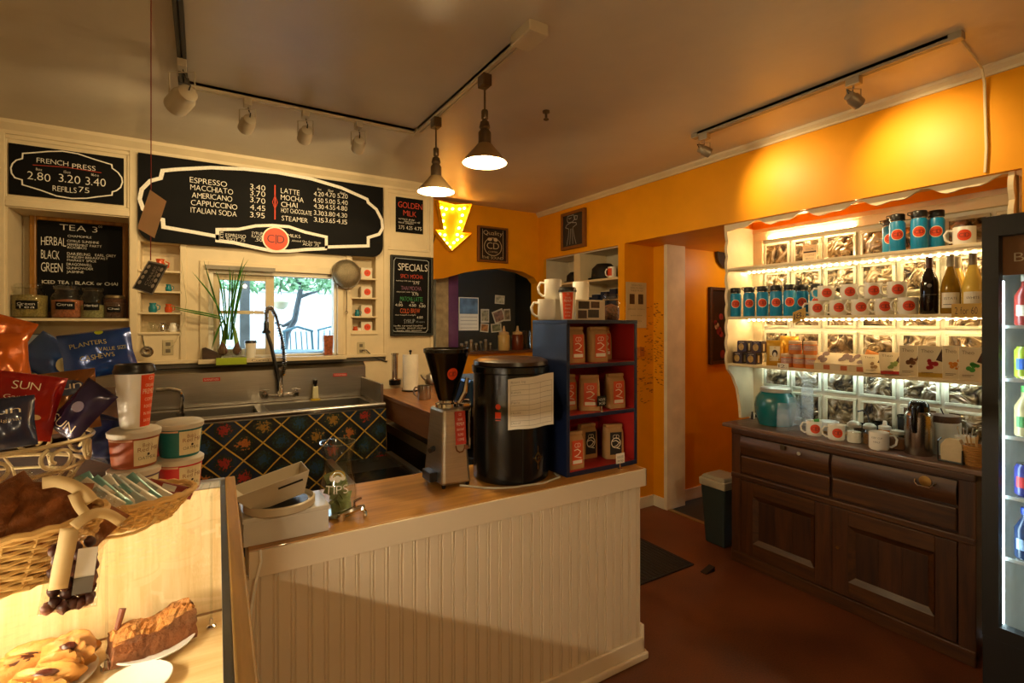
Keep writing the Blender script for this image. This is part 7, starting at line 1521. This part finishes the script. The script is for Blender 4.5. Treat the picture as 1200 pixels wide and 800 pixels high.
for k, (px, zz, lb) in enumerate(((865, 0, 'dark square tin at the left end of the low shelf'), (884, 0, 'dark square tin second on the low shelf'), (873, .079, 'dark square tin stacked above, left one'), (890, .079, 'dark square tin stacked above, beside the yellow bag'))):
    p = onX(px, 420, XS+.07); tn.put((p.x, min(p.y, NYL-.06), z3+zz), 0, lb)
p = onX(908, 425, XS+.07); t = thing('tea_pouch', 'gold stand-up pouch with penguin like round print on low shelf', 'pouch', (p.x, p.y, z3)); t['label'] = 'gold stand-up pouch with a round dark print on the low shelf'
mb, f = pillow(.10, .165, .05, 31); Mx = facing(Vector((p.x, p.y, z3+.082)), 0, 0, 0); mb.tf(Mx); mb.build('pouch', M('gold pouch foil', '#c8982c', .3, .4, var=.15, bump=.3, bscale=20), t, smooth=True, ang=80)
mb = MB(); mb.rect(-.62, -.6, .62, .55, lambda u, v: f(u, v, 1, .001), 5, 5); mb.tf(Mx); lb = mb.build('label', M('pouch label', '#d8cca8', .5), t, fix=False); mb = MB(); mb.disc(.0, .0, .34, lambda u, v: f(u, v, 1, .002), 16, ry=.28, rings=2); mb.tf(Mx); mb.build('dark_print', logodk, lb, fix=False); mb = MB(); mb.disc(.0, -.1, .2, lambda u, v: f(u, v, 1, .003), 14, ry=.18, rings=2); mb.tf(Mx); mb.build('pale_print', paper, lb, fix=False)
p = onX(925, 405, XS+.2); t = thing('tea_pouch', 'gold pouch standing at the back behind the jam jars', 'pouch', (p.x, p.y, z3)); mb, f = pillow(.11, .19, .05, 33); mb.tf(facing(Vector((p.x, p.y, z3+.096)), 0, 0, 0)); mb.build('pouch', M('gold pouch foil', '#c8982c', .3, .4, var=.15, bump=.3, bscale=20), t, smooth=True, ang=80); B((p.x-.005, p.y-.05, z3+.184), (p.x+.005, p.y+.05, z3+.192)).build('seal', M('gold pouch foil', '#c8982c', .3, .4), t)
def jamjar():
    t = thing('jam_jar', 'x', 'jar', (0,0,0), 0, 'peach jars on the low shelf'); r = .037
    L([(r*.94, 0), (r, .006), (r, .058), (r*.92, .066)], 20).build('jar', M('peach honey', '#d07a3c', .2, var=.15), t, smooth=True); L([(r*.97, .064), (r*.99, .066), (r*.99, .080), (r*.95, .083), (.001, .083)], 20).build('lid', M('peach lid', '#cfae8a', .4), t, smooth=True)
    f = lambda x, y, e=.0008: Vector(((r+e)*math.cos(PI+x/r), (r+e)*math.sin(PI+x/r), y)); lb = MB().rect(-.042, .026, .042, .057, f, 8, 1).build('label', M('jar label mauve', '#b89088', .5, var=.1), t, fix=False); mb = MB(); text(mb, 'HONEY', 0, .037, .010, lambda x, y: f(x, y, .0014), .045, ctr=True); mb.build('label_print', logocr, lb, fix=False); return Proto(t)
jj = jamjar()
for k, (px, zz) in enumerate(((922.5, 0), (937, 0), (951.5, 0), (932, .0835), (949.5, .0835))):
    p = onX(px, 428, XS+.055); jj.put((p.x, p.y, z3+zz), cam_ang(p)+PI, ('peach coloured jar in the lower row beside the gold pouch', 'peach coloured jar in the middle of the lower row', 'peach coloured jar at the right of the lower row', 'peach coloured jar stacked above, left one', 'peach coloured jar stacked above, right one')[k])
# snack cartons and chocolate bars
def bar(label, px, wpx, py0, py1, x, colr, accent, berry, yaw=0, lean=10, name='chocolate_bar', words='Theo'):
    base = onX(px, 430, x); d = dep(base); w_ = wpx*d/F*1.08; h_ = (py1-py0)*d/F; p = Vector((base.x, base.y, z3+h_/2*math.cos(math.radians(lean))+.002))
    Mx = facing(p, yaw, -lean, 0); t = thing(name, label, 'chocolate bar', (p.x, p.y, z3))
    mb = B((-w_/2, -h_/2, -.006), (w_/2, h_/2, .006)); mb.tf(Mx); mb.build('wrapper', colr, t, bevel=.001)
    f = lambda x, y, e=.0075: Vector((x, y, e)); mb = MB(); mb.add([f(w_*.1, h_*.05), f(w_*.5, -h_*.05), f(w_*.5, h_*.5), f(w_*.36, h_*.5)], [(0,1,2,3)]); mb.tf(Mx); mb.build('chocolate_print', M('chocolate print', '#3a1c10', .5, var=.2), t, fix=False)
    mb = MB(); rnd = random.Random(int(px))
    for k in range(7): mb.disc(w_*rnd.uniform(-.22, .18), h_*rnd.uniform(-.22, .05), w_*rnd.uniform(.06, .11), lambda a, b: f(a, b, .0082), 9)
    mb.tf(Mx); mb.build('flavour_print', accent, t, fix=False)
    mb = MB(); text(mb, words, -w_*.4, h_*.28, h_*.11, f, w_*.42); mb.rect(-w_*.4, -h_*.36, w_*.0, -h_*.345, f); mb.rect(-w_*.4, -h_*.40, -w_*.1, -h_*.388, f); mb.tf(Mx); mb.build('bar_lettering', M('bar brown print', '#5a3a24', .5), t, fix=False)
    if berry: mb = MB(); mb.rect(-w_*.5, -h_*.5, w_*.5, -h_*.36, f); mb.tf(Mx); mb.build('bottom_band', berry, t, fix=False)
wr_ = M('bar wrapper cream', '#d8c8a4', .5, var=.05); A_ = lambda n, c: M(n, c, .5, var=.2)
bar('cream chocolate bar lying low at the left of the bars', 1025, 22, 408, 434, XS+.04, wr_, A_('nut print', '#9a7a50'), None, 10, 38)
bar('cream chocolate bar with red bottom band', 1046, 23, 408, 437, XS+.03, wr_, A_('green print', '#8a9a50'), A_('red band', '#a8241c'), 8, 30)
bar('upright cream chocolate bar with brown nut print', 1070, 24, 402, 438, XS+.04, wr_, A_('brown nut print', '#6a4020'), None, 4); bar('upright cream chocolate bar with red berry print', 1093, 25, 403, 440, XS+.035, wr_, A_('berry print', '#a81c24'), A_('gold band', '#b8902c'), 4)
bar('upright cream chocolate bar with orange print', 1120, 22, 402, 441, XS+.045, wr_, A_('orange print', '#c87a1c'), None, 4); bar('upright cream chocolate bar with green mint print', 1141, 24, 404, 443, XS+.035, wr_, A_('mint print', '#3f8a34'), None, 4)
for k, (px, lb) in enumerate(((968, 'chocolate carton with brown prints beside the jars'), (988, 'chocolate carton in the middle of three'), (1007, 'chocolate carton nearest the chocolate bars'))):
    p = onX(px, 430, XS+.05); t = thing('snack_carton', lb, 'box', (p.x, p.y, z3)); Mx = Matrix.Translation((p.x, p.y, z3)) @ Matrix.Rotation(cam_ang(p)+PI-.45, 4, 'Z'); w_ = .05
    mb = B((-.04, -w_, 0), (.04, w_, .042)); mb.tf(Mx); mb.build('carton_front', M('carton cream', '#c8b690', .5), t, bevel=.002)
    mb = MB(); mb.add([(-.036, -w_, .042), (.04, -w_, .042), (.04, -w_, .10), (-.036, w_, .042), (.04, w_, .042), (.04, w_, .10)], [(0,1,2),(3,5,4),(0,3,4,1),(1,4,5,2),(0,2,5,3)]); mb.tf(Mx); mb.build('carton_display', M('carton cream', '#c8b690', .5), t)
    mb = MB(); rnd = random.Random(k+40)
    for q in range(4): mb.disc(rnd.uniform(-.035, .035), rnd.uniform(.02, .07), rnd.uniform(.012, .02), lambda a, b: Vector((-.036+b-.004, -a, .0425+b*.76)), 10)
    mb.tf(Mx); mb.build('truffle_print', M('truffle print', '#4a2412', .5, var=.3), t, fix=False); mb = MB(); mb.rect(.005, .006, .04, .032, lambda a, b: Vector((-.0412, -a, b))); mb.tf(Mx); mb.build('orange_print', A_('carton orange', '#b0561c'), t, fix=False)
p = onX(1019, 425, XS+.10); t = thing('sugar_pouch', 'small orange pouch behind the low chocolate bar', 'pouch', (p.x, p.y, z3)); mb, f = pillow(.07, .12, .03, 41); mb.tf(facing(Vector((p.x, p.y, z3+.06)), 0, 0, -20)); mb.build('pouch', M('orange pouch', '#c87a2c', .4, var=.2), t, smooth=True, ang=80)
# ============================================================ SIDEBOARD TOP GOODS
Z0 = STZ
BXX = {909: 3.272, 946: 3.335, 931: 3.205, 917.5: 3.13, 954: 3.17, 980: 3.16, 971: 3.33, 1001: 3.165, 1019: 3.195, 1037: 3.245, 1030: 3.11, 1052: 3.195, 1076.5: 3.17, 1106: 3.305, 1117: 3.13, 1143: 3.14, 1131: 3.255}
def base(px, py, r=0):
    q = onX(px, 500, BXX[px]); return Vector((q.x, q.y, Z0))
c = base(909, 494, .135); tealm = M('teal ceramic', '#0b5f63', .25, var=.1, coat=.4)
t = thing('water_crock', 'large round teal drink crock with pale lid on the sideboard', 'crock', c[:]); s = 1.0
L([(.09, Z0), (.105, Z0+.006), (.126, Z0+.08), (.130, Z0+.13), (.121, Z0+.18), (.096, Z0+.215), (.087, Z0+.225)], 34, c.xy.to_3d()[:]).build('crock', tealm, t, smooth=True); L([(.090, Z0+.222), (.096, Z0+.226), (.096, Z0+.245), (.088, Z0+.25), (.001, Z0+.25)], 30, c.xy.to_3d()[:]).build('lid', M('grey tin lid', '#a8a290', .35, .5), t, smooth=True)
d = Vector((-.55, .83, 0)); b = c+d*.114; mb = MB(); mb.tube([b+UP*.05, b+d*.035+UP*.05], .011, 8); mb.tube([b+d*.03+UP*.05, b+d*.03+UP*.025], .008, 8); mb.tube([b+d*.028+UP*.058, b+d*.028+UP*.078], .006, 6); mb.build('spigot', black, t, smooth=True); L([(.02, 0), (.02, .008), (.001, .009)], 14, (b+d*.012+UP*.05)[:], M=d.to_track_quat('Z', 'Y').to_matrix()).build('spigot_washer', M('white plastic', '#d8d4c8', .4), t)
plas = frosted('frosted cup plastic', (.74, .85, .98), .13)
for k, (px, py, n, lb) in enumerate(((946, 497, 7, 'tall stack of clear plastic cups by the wall'), (931, 498, 4, 'lower stack of clear plastic cups in the middle'), (917.5, 497, 3, 'short stack of clear plastic cups before the teal crock'))):
    c = base(px, py, .03); t = thing('plastic_cups', lb, 'cups', c[:], 0, 'stacked plastic cups')
    for i in range(n): z = Z0+i*.036; L([(.036, z), (.037, z+.004), (.030, z+.10), (.029, z+.10), (.001, z+.099)], 18, c.xy.to_3d()[:]).build('cup', plas, t, smooth=True)
for px, py, lb in ((954, 505, 'cream logo mug on the sideboard next to plastic cups'), (980, 510, 'cream logo mug on the sideboard beside the sugar shaker')):
    c = base(px, py, .045); mg.put(c[:], cam_ang(c)+PI+.15, lb)
c = base(954, 505, .045); t = thing('tea_bags', 'green wrapped tea bags standing in the sideboard mug', 'tea bags', (c.x, c.y, Z0+.06)); mb = B((c.x-.025, c.y-.02, Z0+.012), (c.x+.02, c.y-.012, Z0+.10)); mb.build('packet', M('green packet', '#3f8a2c', .5), t); B((c.x-.02, c.y-.005, Z0+.012), (c.x+.025, c.y+.003, Z0+.095)).build('packet', M('pale packet', '#c8c490', .5), t)
c = base(971, 493, .05); t = thing('food_tub', 'white plastic tub on a small wooden tray at the back', 'tub', (c.x, c.y, Z0+.012)); 
tr_ = B((c.x-.05, c.y-.11, Z0), (c.x+.05, c.y+.09, Z0+.012)).build('wooden_tray', wood('tray wood', '#8a6434', '#b08a50', 1), None, bevel=.003); tag(tr_, 'long pale wooden tray at the back of the sideboard', 'tray')
t.location = (c.x, c.y, Z0+.012); WM[t.name] = Matrix.Translation(t.location)
L([(.042, Z0+.012), (.048, Z0+.016), (.052, Z0+.055), (.054, Z0+.057), (.054, Z0+.065), (.001, Z0+.066)], 22, c.xy.to_3d()[:]).build('tub', M('white tub plastic', '#dfe2de', .35), t, smooth=True); L([(.055, Z0+.062), (.055, Z0+.070), (.001, Z0+.071)], 22, c.xy.to_3d()[:]).build('tub_lid', M('white tub plastic', '#dfe2de', .35), t, smooth=True)
def shaker(label, px, py, r, h, fill, cap, name='sugar_shaker'):
    c = base(px, py, r); t = thing(name, label, 'shaker', c[:]); P = c.xy.to_3d()[:]
    L([(r*.95, Z0), (r, Z0+.005), (r, Z0+h*.66), (r*.88, Z0+h*.74)], 18, P).build('glass', jarglass, t, smooth=True); L([(r*.88, Z0+.003), (r*.94, Z0+.008), (r*.94, Z0+h*.5), (.001, Z0+h*.51)], 16, P).build('contents', fill, t, smooth=True)
    L([(r*.94, Z0+h*.72), (r*.98, Z0+h*.74), (r*.96, Z0+h*.86), (r*.6, Z0+h*.96), (.001, Z0+h)], 18, P).build('cap', cap, t, smooth=True); return t, c
shaker('glass sugar shaker with domed metal cap next to mugs', 1001, 512, .036, .125, M('white sugar', '#e2dccb', .8), M('grey tin lid', '#a8a290', .35, .5))
t, c = shaker('glass syrup bottle with black pump beside the sugar shaker', 1019, 512, .034, .12, M('brown syrup', '#6a4418', .3), M('grey tin lid', '#a8a290', .35, .5), 'syrup_bottle'); T([c+UP*.12, c+UP*.165+Vector((0, .01, 0)), c+UP*.185+Vector((0, .035, 0)), c+UP*.175+Vector((0, .06, 0))], .005, 6).build('pump_spout', black, t, smooth=True)
c = base(1037, 505, .032); t = thing('honey_bottle', 'orange honey squeeze bottle with white nozzle on the sideboard', 'bottle', c[:]); P = c.xy.to_3d()[:]; L([(.034, Z0), (.036, Z0+.006), (.036, Z0+.07), (.028, Z0+.09)], 18, P).build('bottle_body', M('orange honey', '#c87a14', .2, var=.1), t, smooth=True); L([(.030, Z0+.088), (.030, Z0+.105), (.012, Z0+.112), (.008, Z0+.135), (.001, Z0+.136)], 16, P).build('nozzle', M('white plastic', '#d8d4c8', .4), t, smooth=True)
c = base(1030, 521, .042); t = thing('mug', 'plain white mug with printed lines at the front of sideboard', 'mug', c[:]); mug_body(t, c[:], .046, .095, cam_ang(c)+1.75, whitegl); a0 = cam_ang(c); mb = MB(); f = lambda u, v: Vector((c.x+.0466*math.cos(a0+u/.046), c.y+.0466*math.sin(a0+u/.046), Z0+v)); text(mb, 'KEEP CUP', -.01, .062, .009, f, .05, ctr=True); text(mb, 'HALF', -.01, .04, .009, f, .03, ctr=True); mb.build('mug_print', M('print grey', '#5c584e', .7), t, fix=False)
c = base(1052, 518, .036); t = thing('spice_jar', 'short glass jar of brown cinnamon beside the steel carafe', 'jar', c[:]); P = c.xy.to_3d()[:]; L([(.034, Z0), (.038, Z0+.005), (.038, Z0+.075), (.03, Z0+.085)], 18, P).build('glass', jarglass, t, smooth=True); L([(.03, Z0+.003), (.036, Z0+.008), (.036, Z0+.06), (.001, Z0+.062)], 16, P).build('contents', M('cinnamon', '#7a4a24', .8), t, smooth=True); L([(.034, Z0+.083), (.034, Z0+.10), (.001, Z0+.102)], 16, P).build('lid', M('grey tin lid', '#a8a290', .35, .5), t, smooth=True)
c = base(1076.5, 531, .05); t = thing('steel_carafe', 'tall steel vacuum carafe with black pump top on sideboard', 'carafe', c[:]); P = c.xy.to_3d()[:]
L([(.058, Z0), (.060, Z0+.004), (.060, Z0+.19), (.057, Z0+.21), (.046, Z0+.222)], 28, P).build('carafe_body', M('carafe steel', '#a8a096', .25, 1, var=.05, stretch=(30, 30, 1)), t, smooth=True); L([(.046, Z0+.218), (.047, Z0+.235), (.042, Z0+.262), (.030, Z0+.275), (.001, Z0+.278)], 26, P).build('lid', blackgl, t, smooth=True)
a0 = cam_ang(c)-.25; d = Vector((math.cos(a0), math.sin(a0), 0)); T([c+d*.036+UP*.25, c+d*.064+UP*.24, c+d*.074+UP*.20, c+d*.072+UP*.15, c+d*.064+UP*.12], [.014, .014, .013, .012, .010], 10).build('handle', blackgl, t, smooth=True)
c = base(1106, 524, .055); t = thing('white_canister', 'white round canister with brown wooden lid beside the carafe', 'canister', c[:]); P = c.xy.to_3d()[:]; L([(.066, Z0), (.068, Z0+.005), (.070, Z0+.165), (.001, Z0+.165)], 28, P).build('canister_body', M('canister white', '#c6c8be', .35), t, smooth=True); L([(.064, Z0+.165), (.066, Z0+.168), (.066, Z0+.20), (.001, Z0+.203)], 28, P).build('lid', wood('lid wood', '#3a2418', '#5a3c28', 0), t, smooth=True); T([c+UP*.2, c+UP*.235+Vector((-.01, .01, 0))], .003, 5).build('lid_spoon', black, t)
c = base(1117, 541, .03); t = thing('napkin_holder', 'black holder of pale paper napkins on the sideboard', 'napkin holder', c[:]); Mx = Matrix.Translation(c) @ Matrix.Rotation(cam_ang(c)+PI-.35, 4, 'Z')
mb = B((-.035, -.05, 0), (.05, .05, .008)); mb.tf(Mx); mb.build('tray', black, t, bevel=.002); mb = MB(); mb.tube([(-.034, .048, .008), (-.034, .048, .10), (.0, .048, .11)], .004, 6); mb.tf(Mx); mb.build('side_wire', black, t); mb = MB(); mb.tube([(-.034, -.048, .008), (-.034, -.048, .07)], .004, 6); mb.tf(Mx); mb.build('side_wire', black, t)
for k in range(3): mb = MB().prism([(-.04,.008),(.04,.008),(.043,.08),(.02,.115),(-.03,.118),(-.044,.09)], (-.026+k*.014, 0, 0), (0,1,0), (0,0,1), (1,0,0), .012); mb.tf(Mx); mb.build('napkins', M('napkin cream', '#cbb48c', .85, bump=.2), t, bevel=.003)
c = base(1143, 549, .04); t = thing('straw_basket', 'small round straw basket of stirrers at the right end of sideboard', 'basket', c[:]); wvv = MB()
for k in range(9):
    z = Z0+.004+.011*k; r = .034+.0016*k; wvv.tube([(c.x+(r+.0015*math.sin(i*PI+k*PI))*math.cos(2*PI*i/24), c.y+(r+.0015*math.sin(i*PI+k*PI))*math.sin(2*PI*i/24), z) for i in range(24)], .0058, 5, True)
o = wvv.build('weave', M('amber straw', '#a87434', .6, var=.2), t, smooth=True); o['kind'] = 'stuff'; L([(.03, Z0), (.03, Z0+.006)], 16, c.xy.to_3d()[:]).build('base', M('amber straw', '#a87434', .6), t)
mb = MB(); rnd = random.Random(9)
for k in range(9): a = rnd.uniform(0, 6.28); T([(c.x+.015*math.cos(a), c.y+.015*math.sin(a), Z0+.01), (c.x+.034*math.cos(a), c.y+.034*math.sin(a), Z0+.13+.02*rnd.random())], .003, 5).build('stirrer', chrome if k % 2 else M('stirrer wood', '#b08a54', .7), t)
c = base(1131, 533, .03); t = thing('ceramic_cup', 'white ceramic cup of spoons behind the napkin holder', 'cup', c[:]); L([(.034, Z0), (.037, Z0+.004), (.043, Z0+.115), (.039, Z0+.115), (.033, Z0+.012), (.001, Z0+.01)], 20, c.xy.to_3d()[:]).build('cup_body', whitegl, t, smooth=True)
for k in range(4): a = k*1.6; T([(c.x+.01*math.cos(a), c.y+.01*math.sin(a), Z0+.012), (c.x+.03*math.cos(a), c.y+.03*math.sin(a), Z0+.16)], .0028, 5).build('spoon', chrome, t)
for k, (px, r, h, lb) in enumerate(((1008, .034, .075, 'black cup at the back behind the sugar shaker'), (1032, .042, .10, 'wide black cup at the back behind the honey'), (1061, .036, .16, 'tall black cup at the back behind the carafe'))):
    y = onX(px, 480, GX-.062).y; c = Vector((GX-.066, y, Z0)); t = thing('black_cup', lb, 'cup', c[:], 0, 'black cups at the back'); L([(r*.8, Z0), (r*.82, Z0+.003), (r, Z0+h), (r*.95, Z0+h), (r*.78, Z0+.01), (.001, Z0+.008)], 20, c.xy.to_3d()[:]).build('cup_body', black, t, smooth=True); L([(r*1.02, Z0+h-.006), (r*1.03, Z0+h+.004), (r*.9, Z0+h+.006), (r*.9, Z0+h-.006)], 20, c.xy.to_3d()[:], cap=False).build('cup_rim', blackgl, t, smooth=True)
# ============================================================ DRINKS FRIDGE
FX = 2.51; FY1 = onX(1150.5, 379, FX).y; FY0 = FY1-.62; FZ = 2.0; fb = M('fridge black', '#080707', .5, var=.25, bump=.08, bscale=120)
t = thing('drinks_fridge', 'black glass door drinks fridge at the right edge of the photo', 'fridge', (FX+.27, (FY0+FY1)/2, 0))
mb = MB(); mb.box((FX+.05, FY1-.03, .12), (XR-.01, FY1, FZ)); mb.box((FX+.05, FY0, .12), (XR-.01, FY0+.03, FZ)); mb.box((FX+.05, FY0+.03, FZ-.05), (XR-.01, FY1-.03, FZ)); mb.box((FX+.05, FY0+.03, .12), (XR-.01, FY1-.03, .18)); mb.box((XR-.04, FY0+.03, .18), (XR-.01, FY1-.03, FZ-.05)); mb.build('cabinet', fb, t)
mb = MB(); mb.box((XR-.045, FY0+.03, .18), (XR-.04, FY1-.03, FZ-.05)); mb.box((FX+.06, FY1-.034, .18), (XR-.045, FY1-.03, FZ-.05)); mb.box((FX+.06, FY0+.03, .18), (XR-.045, FY0+.034, FZ-.05)); mb.build('white_liner', M('fridge liner white', '#e4eef0', .35), t)
zlo = onX(1176, 737, FX).z
mb = MB(); fw = .047; mb.box((FX, FY1-fw, zlo-.05), (FX+.045, FY1, FZ)); mb.box((FX, FY0, zlo-.05), (FX+.045, FY0+fw, FZ)); mb.box((FX, FY0+fw, FZ-.075), (FX+.045, FY1-fw, FZ)); mb.box((FX, FY0+fw, zlo-.05), (FX+.045, FY1-fw, zlo)); dr = mb.build('door', fb, t)
B((FX+.018, FY0+fw, zlo), (FX+.024, FY1-fw, FZ-.075)).build('door_pane', panegl, dr); B((FX+.01, FY0, .0), (FX+.05, FY1, zlo-.055)).build('kick_panel', fb, t)
B((FX+.045, FY0+.01, FZ-.22), (FX+.05, FY1-.03, FZ-.02)).build('header_sign', M('header amber', '#6a3c10', .3, var=.05), t)
mb = MB(); q = onX(1187, 303, FX+.03); text(mb, 'BEVERAGES', -q.y, q.z-.01, .032, planeX(FX+.045, .002), .30); mb.build('header_lettering', M('print pale', '#b8a484', .5), t, fix=False)
for y in (FY1-.036, FY0+.036): B((FX+.07, y-.002, .2), (FX+.08, y+.002, FZ-.24)).build('shelf_rail', chrome, t)
coolw = glow('fridge lamp', (.72, .94, 1), 22)
tbf = B((FX+.056, FY1-.046, .25), (FX+.068, FY1-.034, FZ-.24)).build('lamp_tube', coolw, t)
shz = [onX(1190, y, FX+.08).z for y in (700, 610, 578, 524, 437, 382)]
shz = [onX(1190, y, FX+.10).z for y in (652, 580, 510, 443, 381)]
for z in shz:
    mb = MB(); mb.box((FX+.062, FY0+.036, z-.012), (FX+.068, FY1-.05, z))
    for k in range(12): mb.tube([(FX+.068, FY0+.05+.045*k, z-.006), (XR-.05, FY0+.05+.045*k, z-.006)], .003, 4)
    mb.build('wire_shelf', M('white wire', '#cfd6d6', .4), t)
dc = ['#b01c1c', '#c8b81e', '#c87a1c', '#b01c2c', '#1c3c9a']; dn = ['red', 'yellow green', 'orange', 'red topped', 'blue']
for k, z in enumerate(shz):
    for i in range(3):
        y = FY1-.095-.085*i; nm = ('can' if k in (1, 3) else 'bottle'); x = FX+.115
        t = thing('drink_'+nm, f'{["dark blue","red and blue","pale juice","yellow green","red and white"][k]} drink on a fridge shelf, {ORD[i]} from the door hinge side', 'drink', (x, y, z), 0, 'drinks in the fridge')
        cm_ = M(f'drink {k}', ['#16284a', '#2a2c6a', '#a89468', '#8a9424', '#8a2a20'][k], .3, var=.2, scale=25); r = .033
        if nm == 'can': L([(.024, z), (r, z+.008), (r, z+.105), (.027, z+.118), (.026, z+.12), (.001, z+.119)], 20, (x, y, 0)).build('can_body', cm_, t, smooth=True); L([(.027, z+.1205), (.027, z+.123), (.001, z+.121)], 18, (x, y, 0)).build('can_top', chrome, t)
        else: L([(r*.9, z), (r, z+.006), (r, z+.11), (.014, z+.15), (.013, z+.17)], 20, (x, y, 0)).build('bottle_body', cm_, t, smooth=True); L([(.015, z+.165), (.015, z+.188), (.001, z+.19)], 14, (x, y, 0)).build('cap', M(f'drink cap {k}', ['#1c3c9a', '#ffffff', '#3f8a34', '#1c3c9a', '#c8c0b0'][k], .4), t, smooth=True)
        a0 = cam_ang((x, y)); f = lambda u, v: Vector((x+(r+.0008)*math.cos(a0+u/r), y+(r+.0008)*math.sin(a0+u/r), z+v)); MB().rect(-.03, .035, .03, .075, f, 6, 1).build('label', M(f'drink label {k}', ['#8aa4c8', '#b01c1c', '#3f7a3a', '#1c50a0', '#d8c8b0'][k], .4, var=.3, scale=40), t, fix=False)
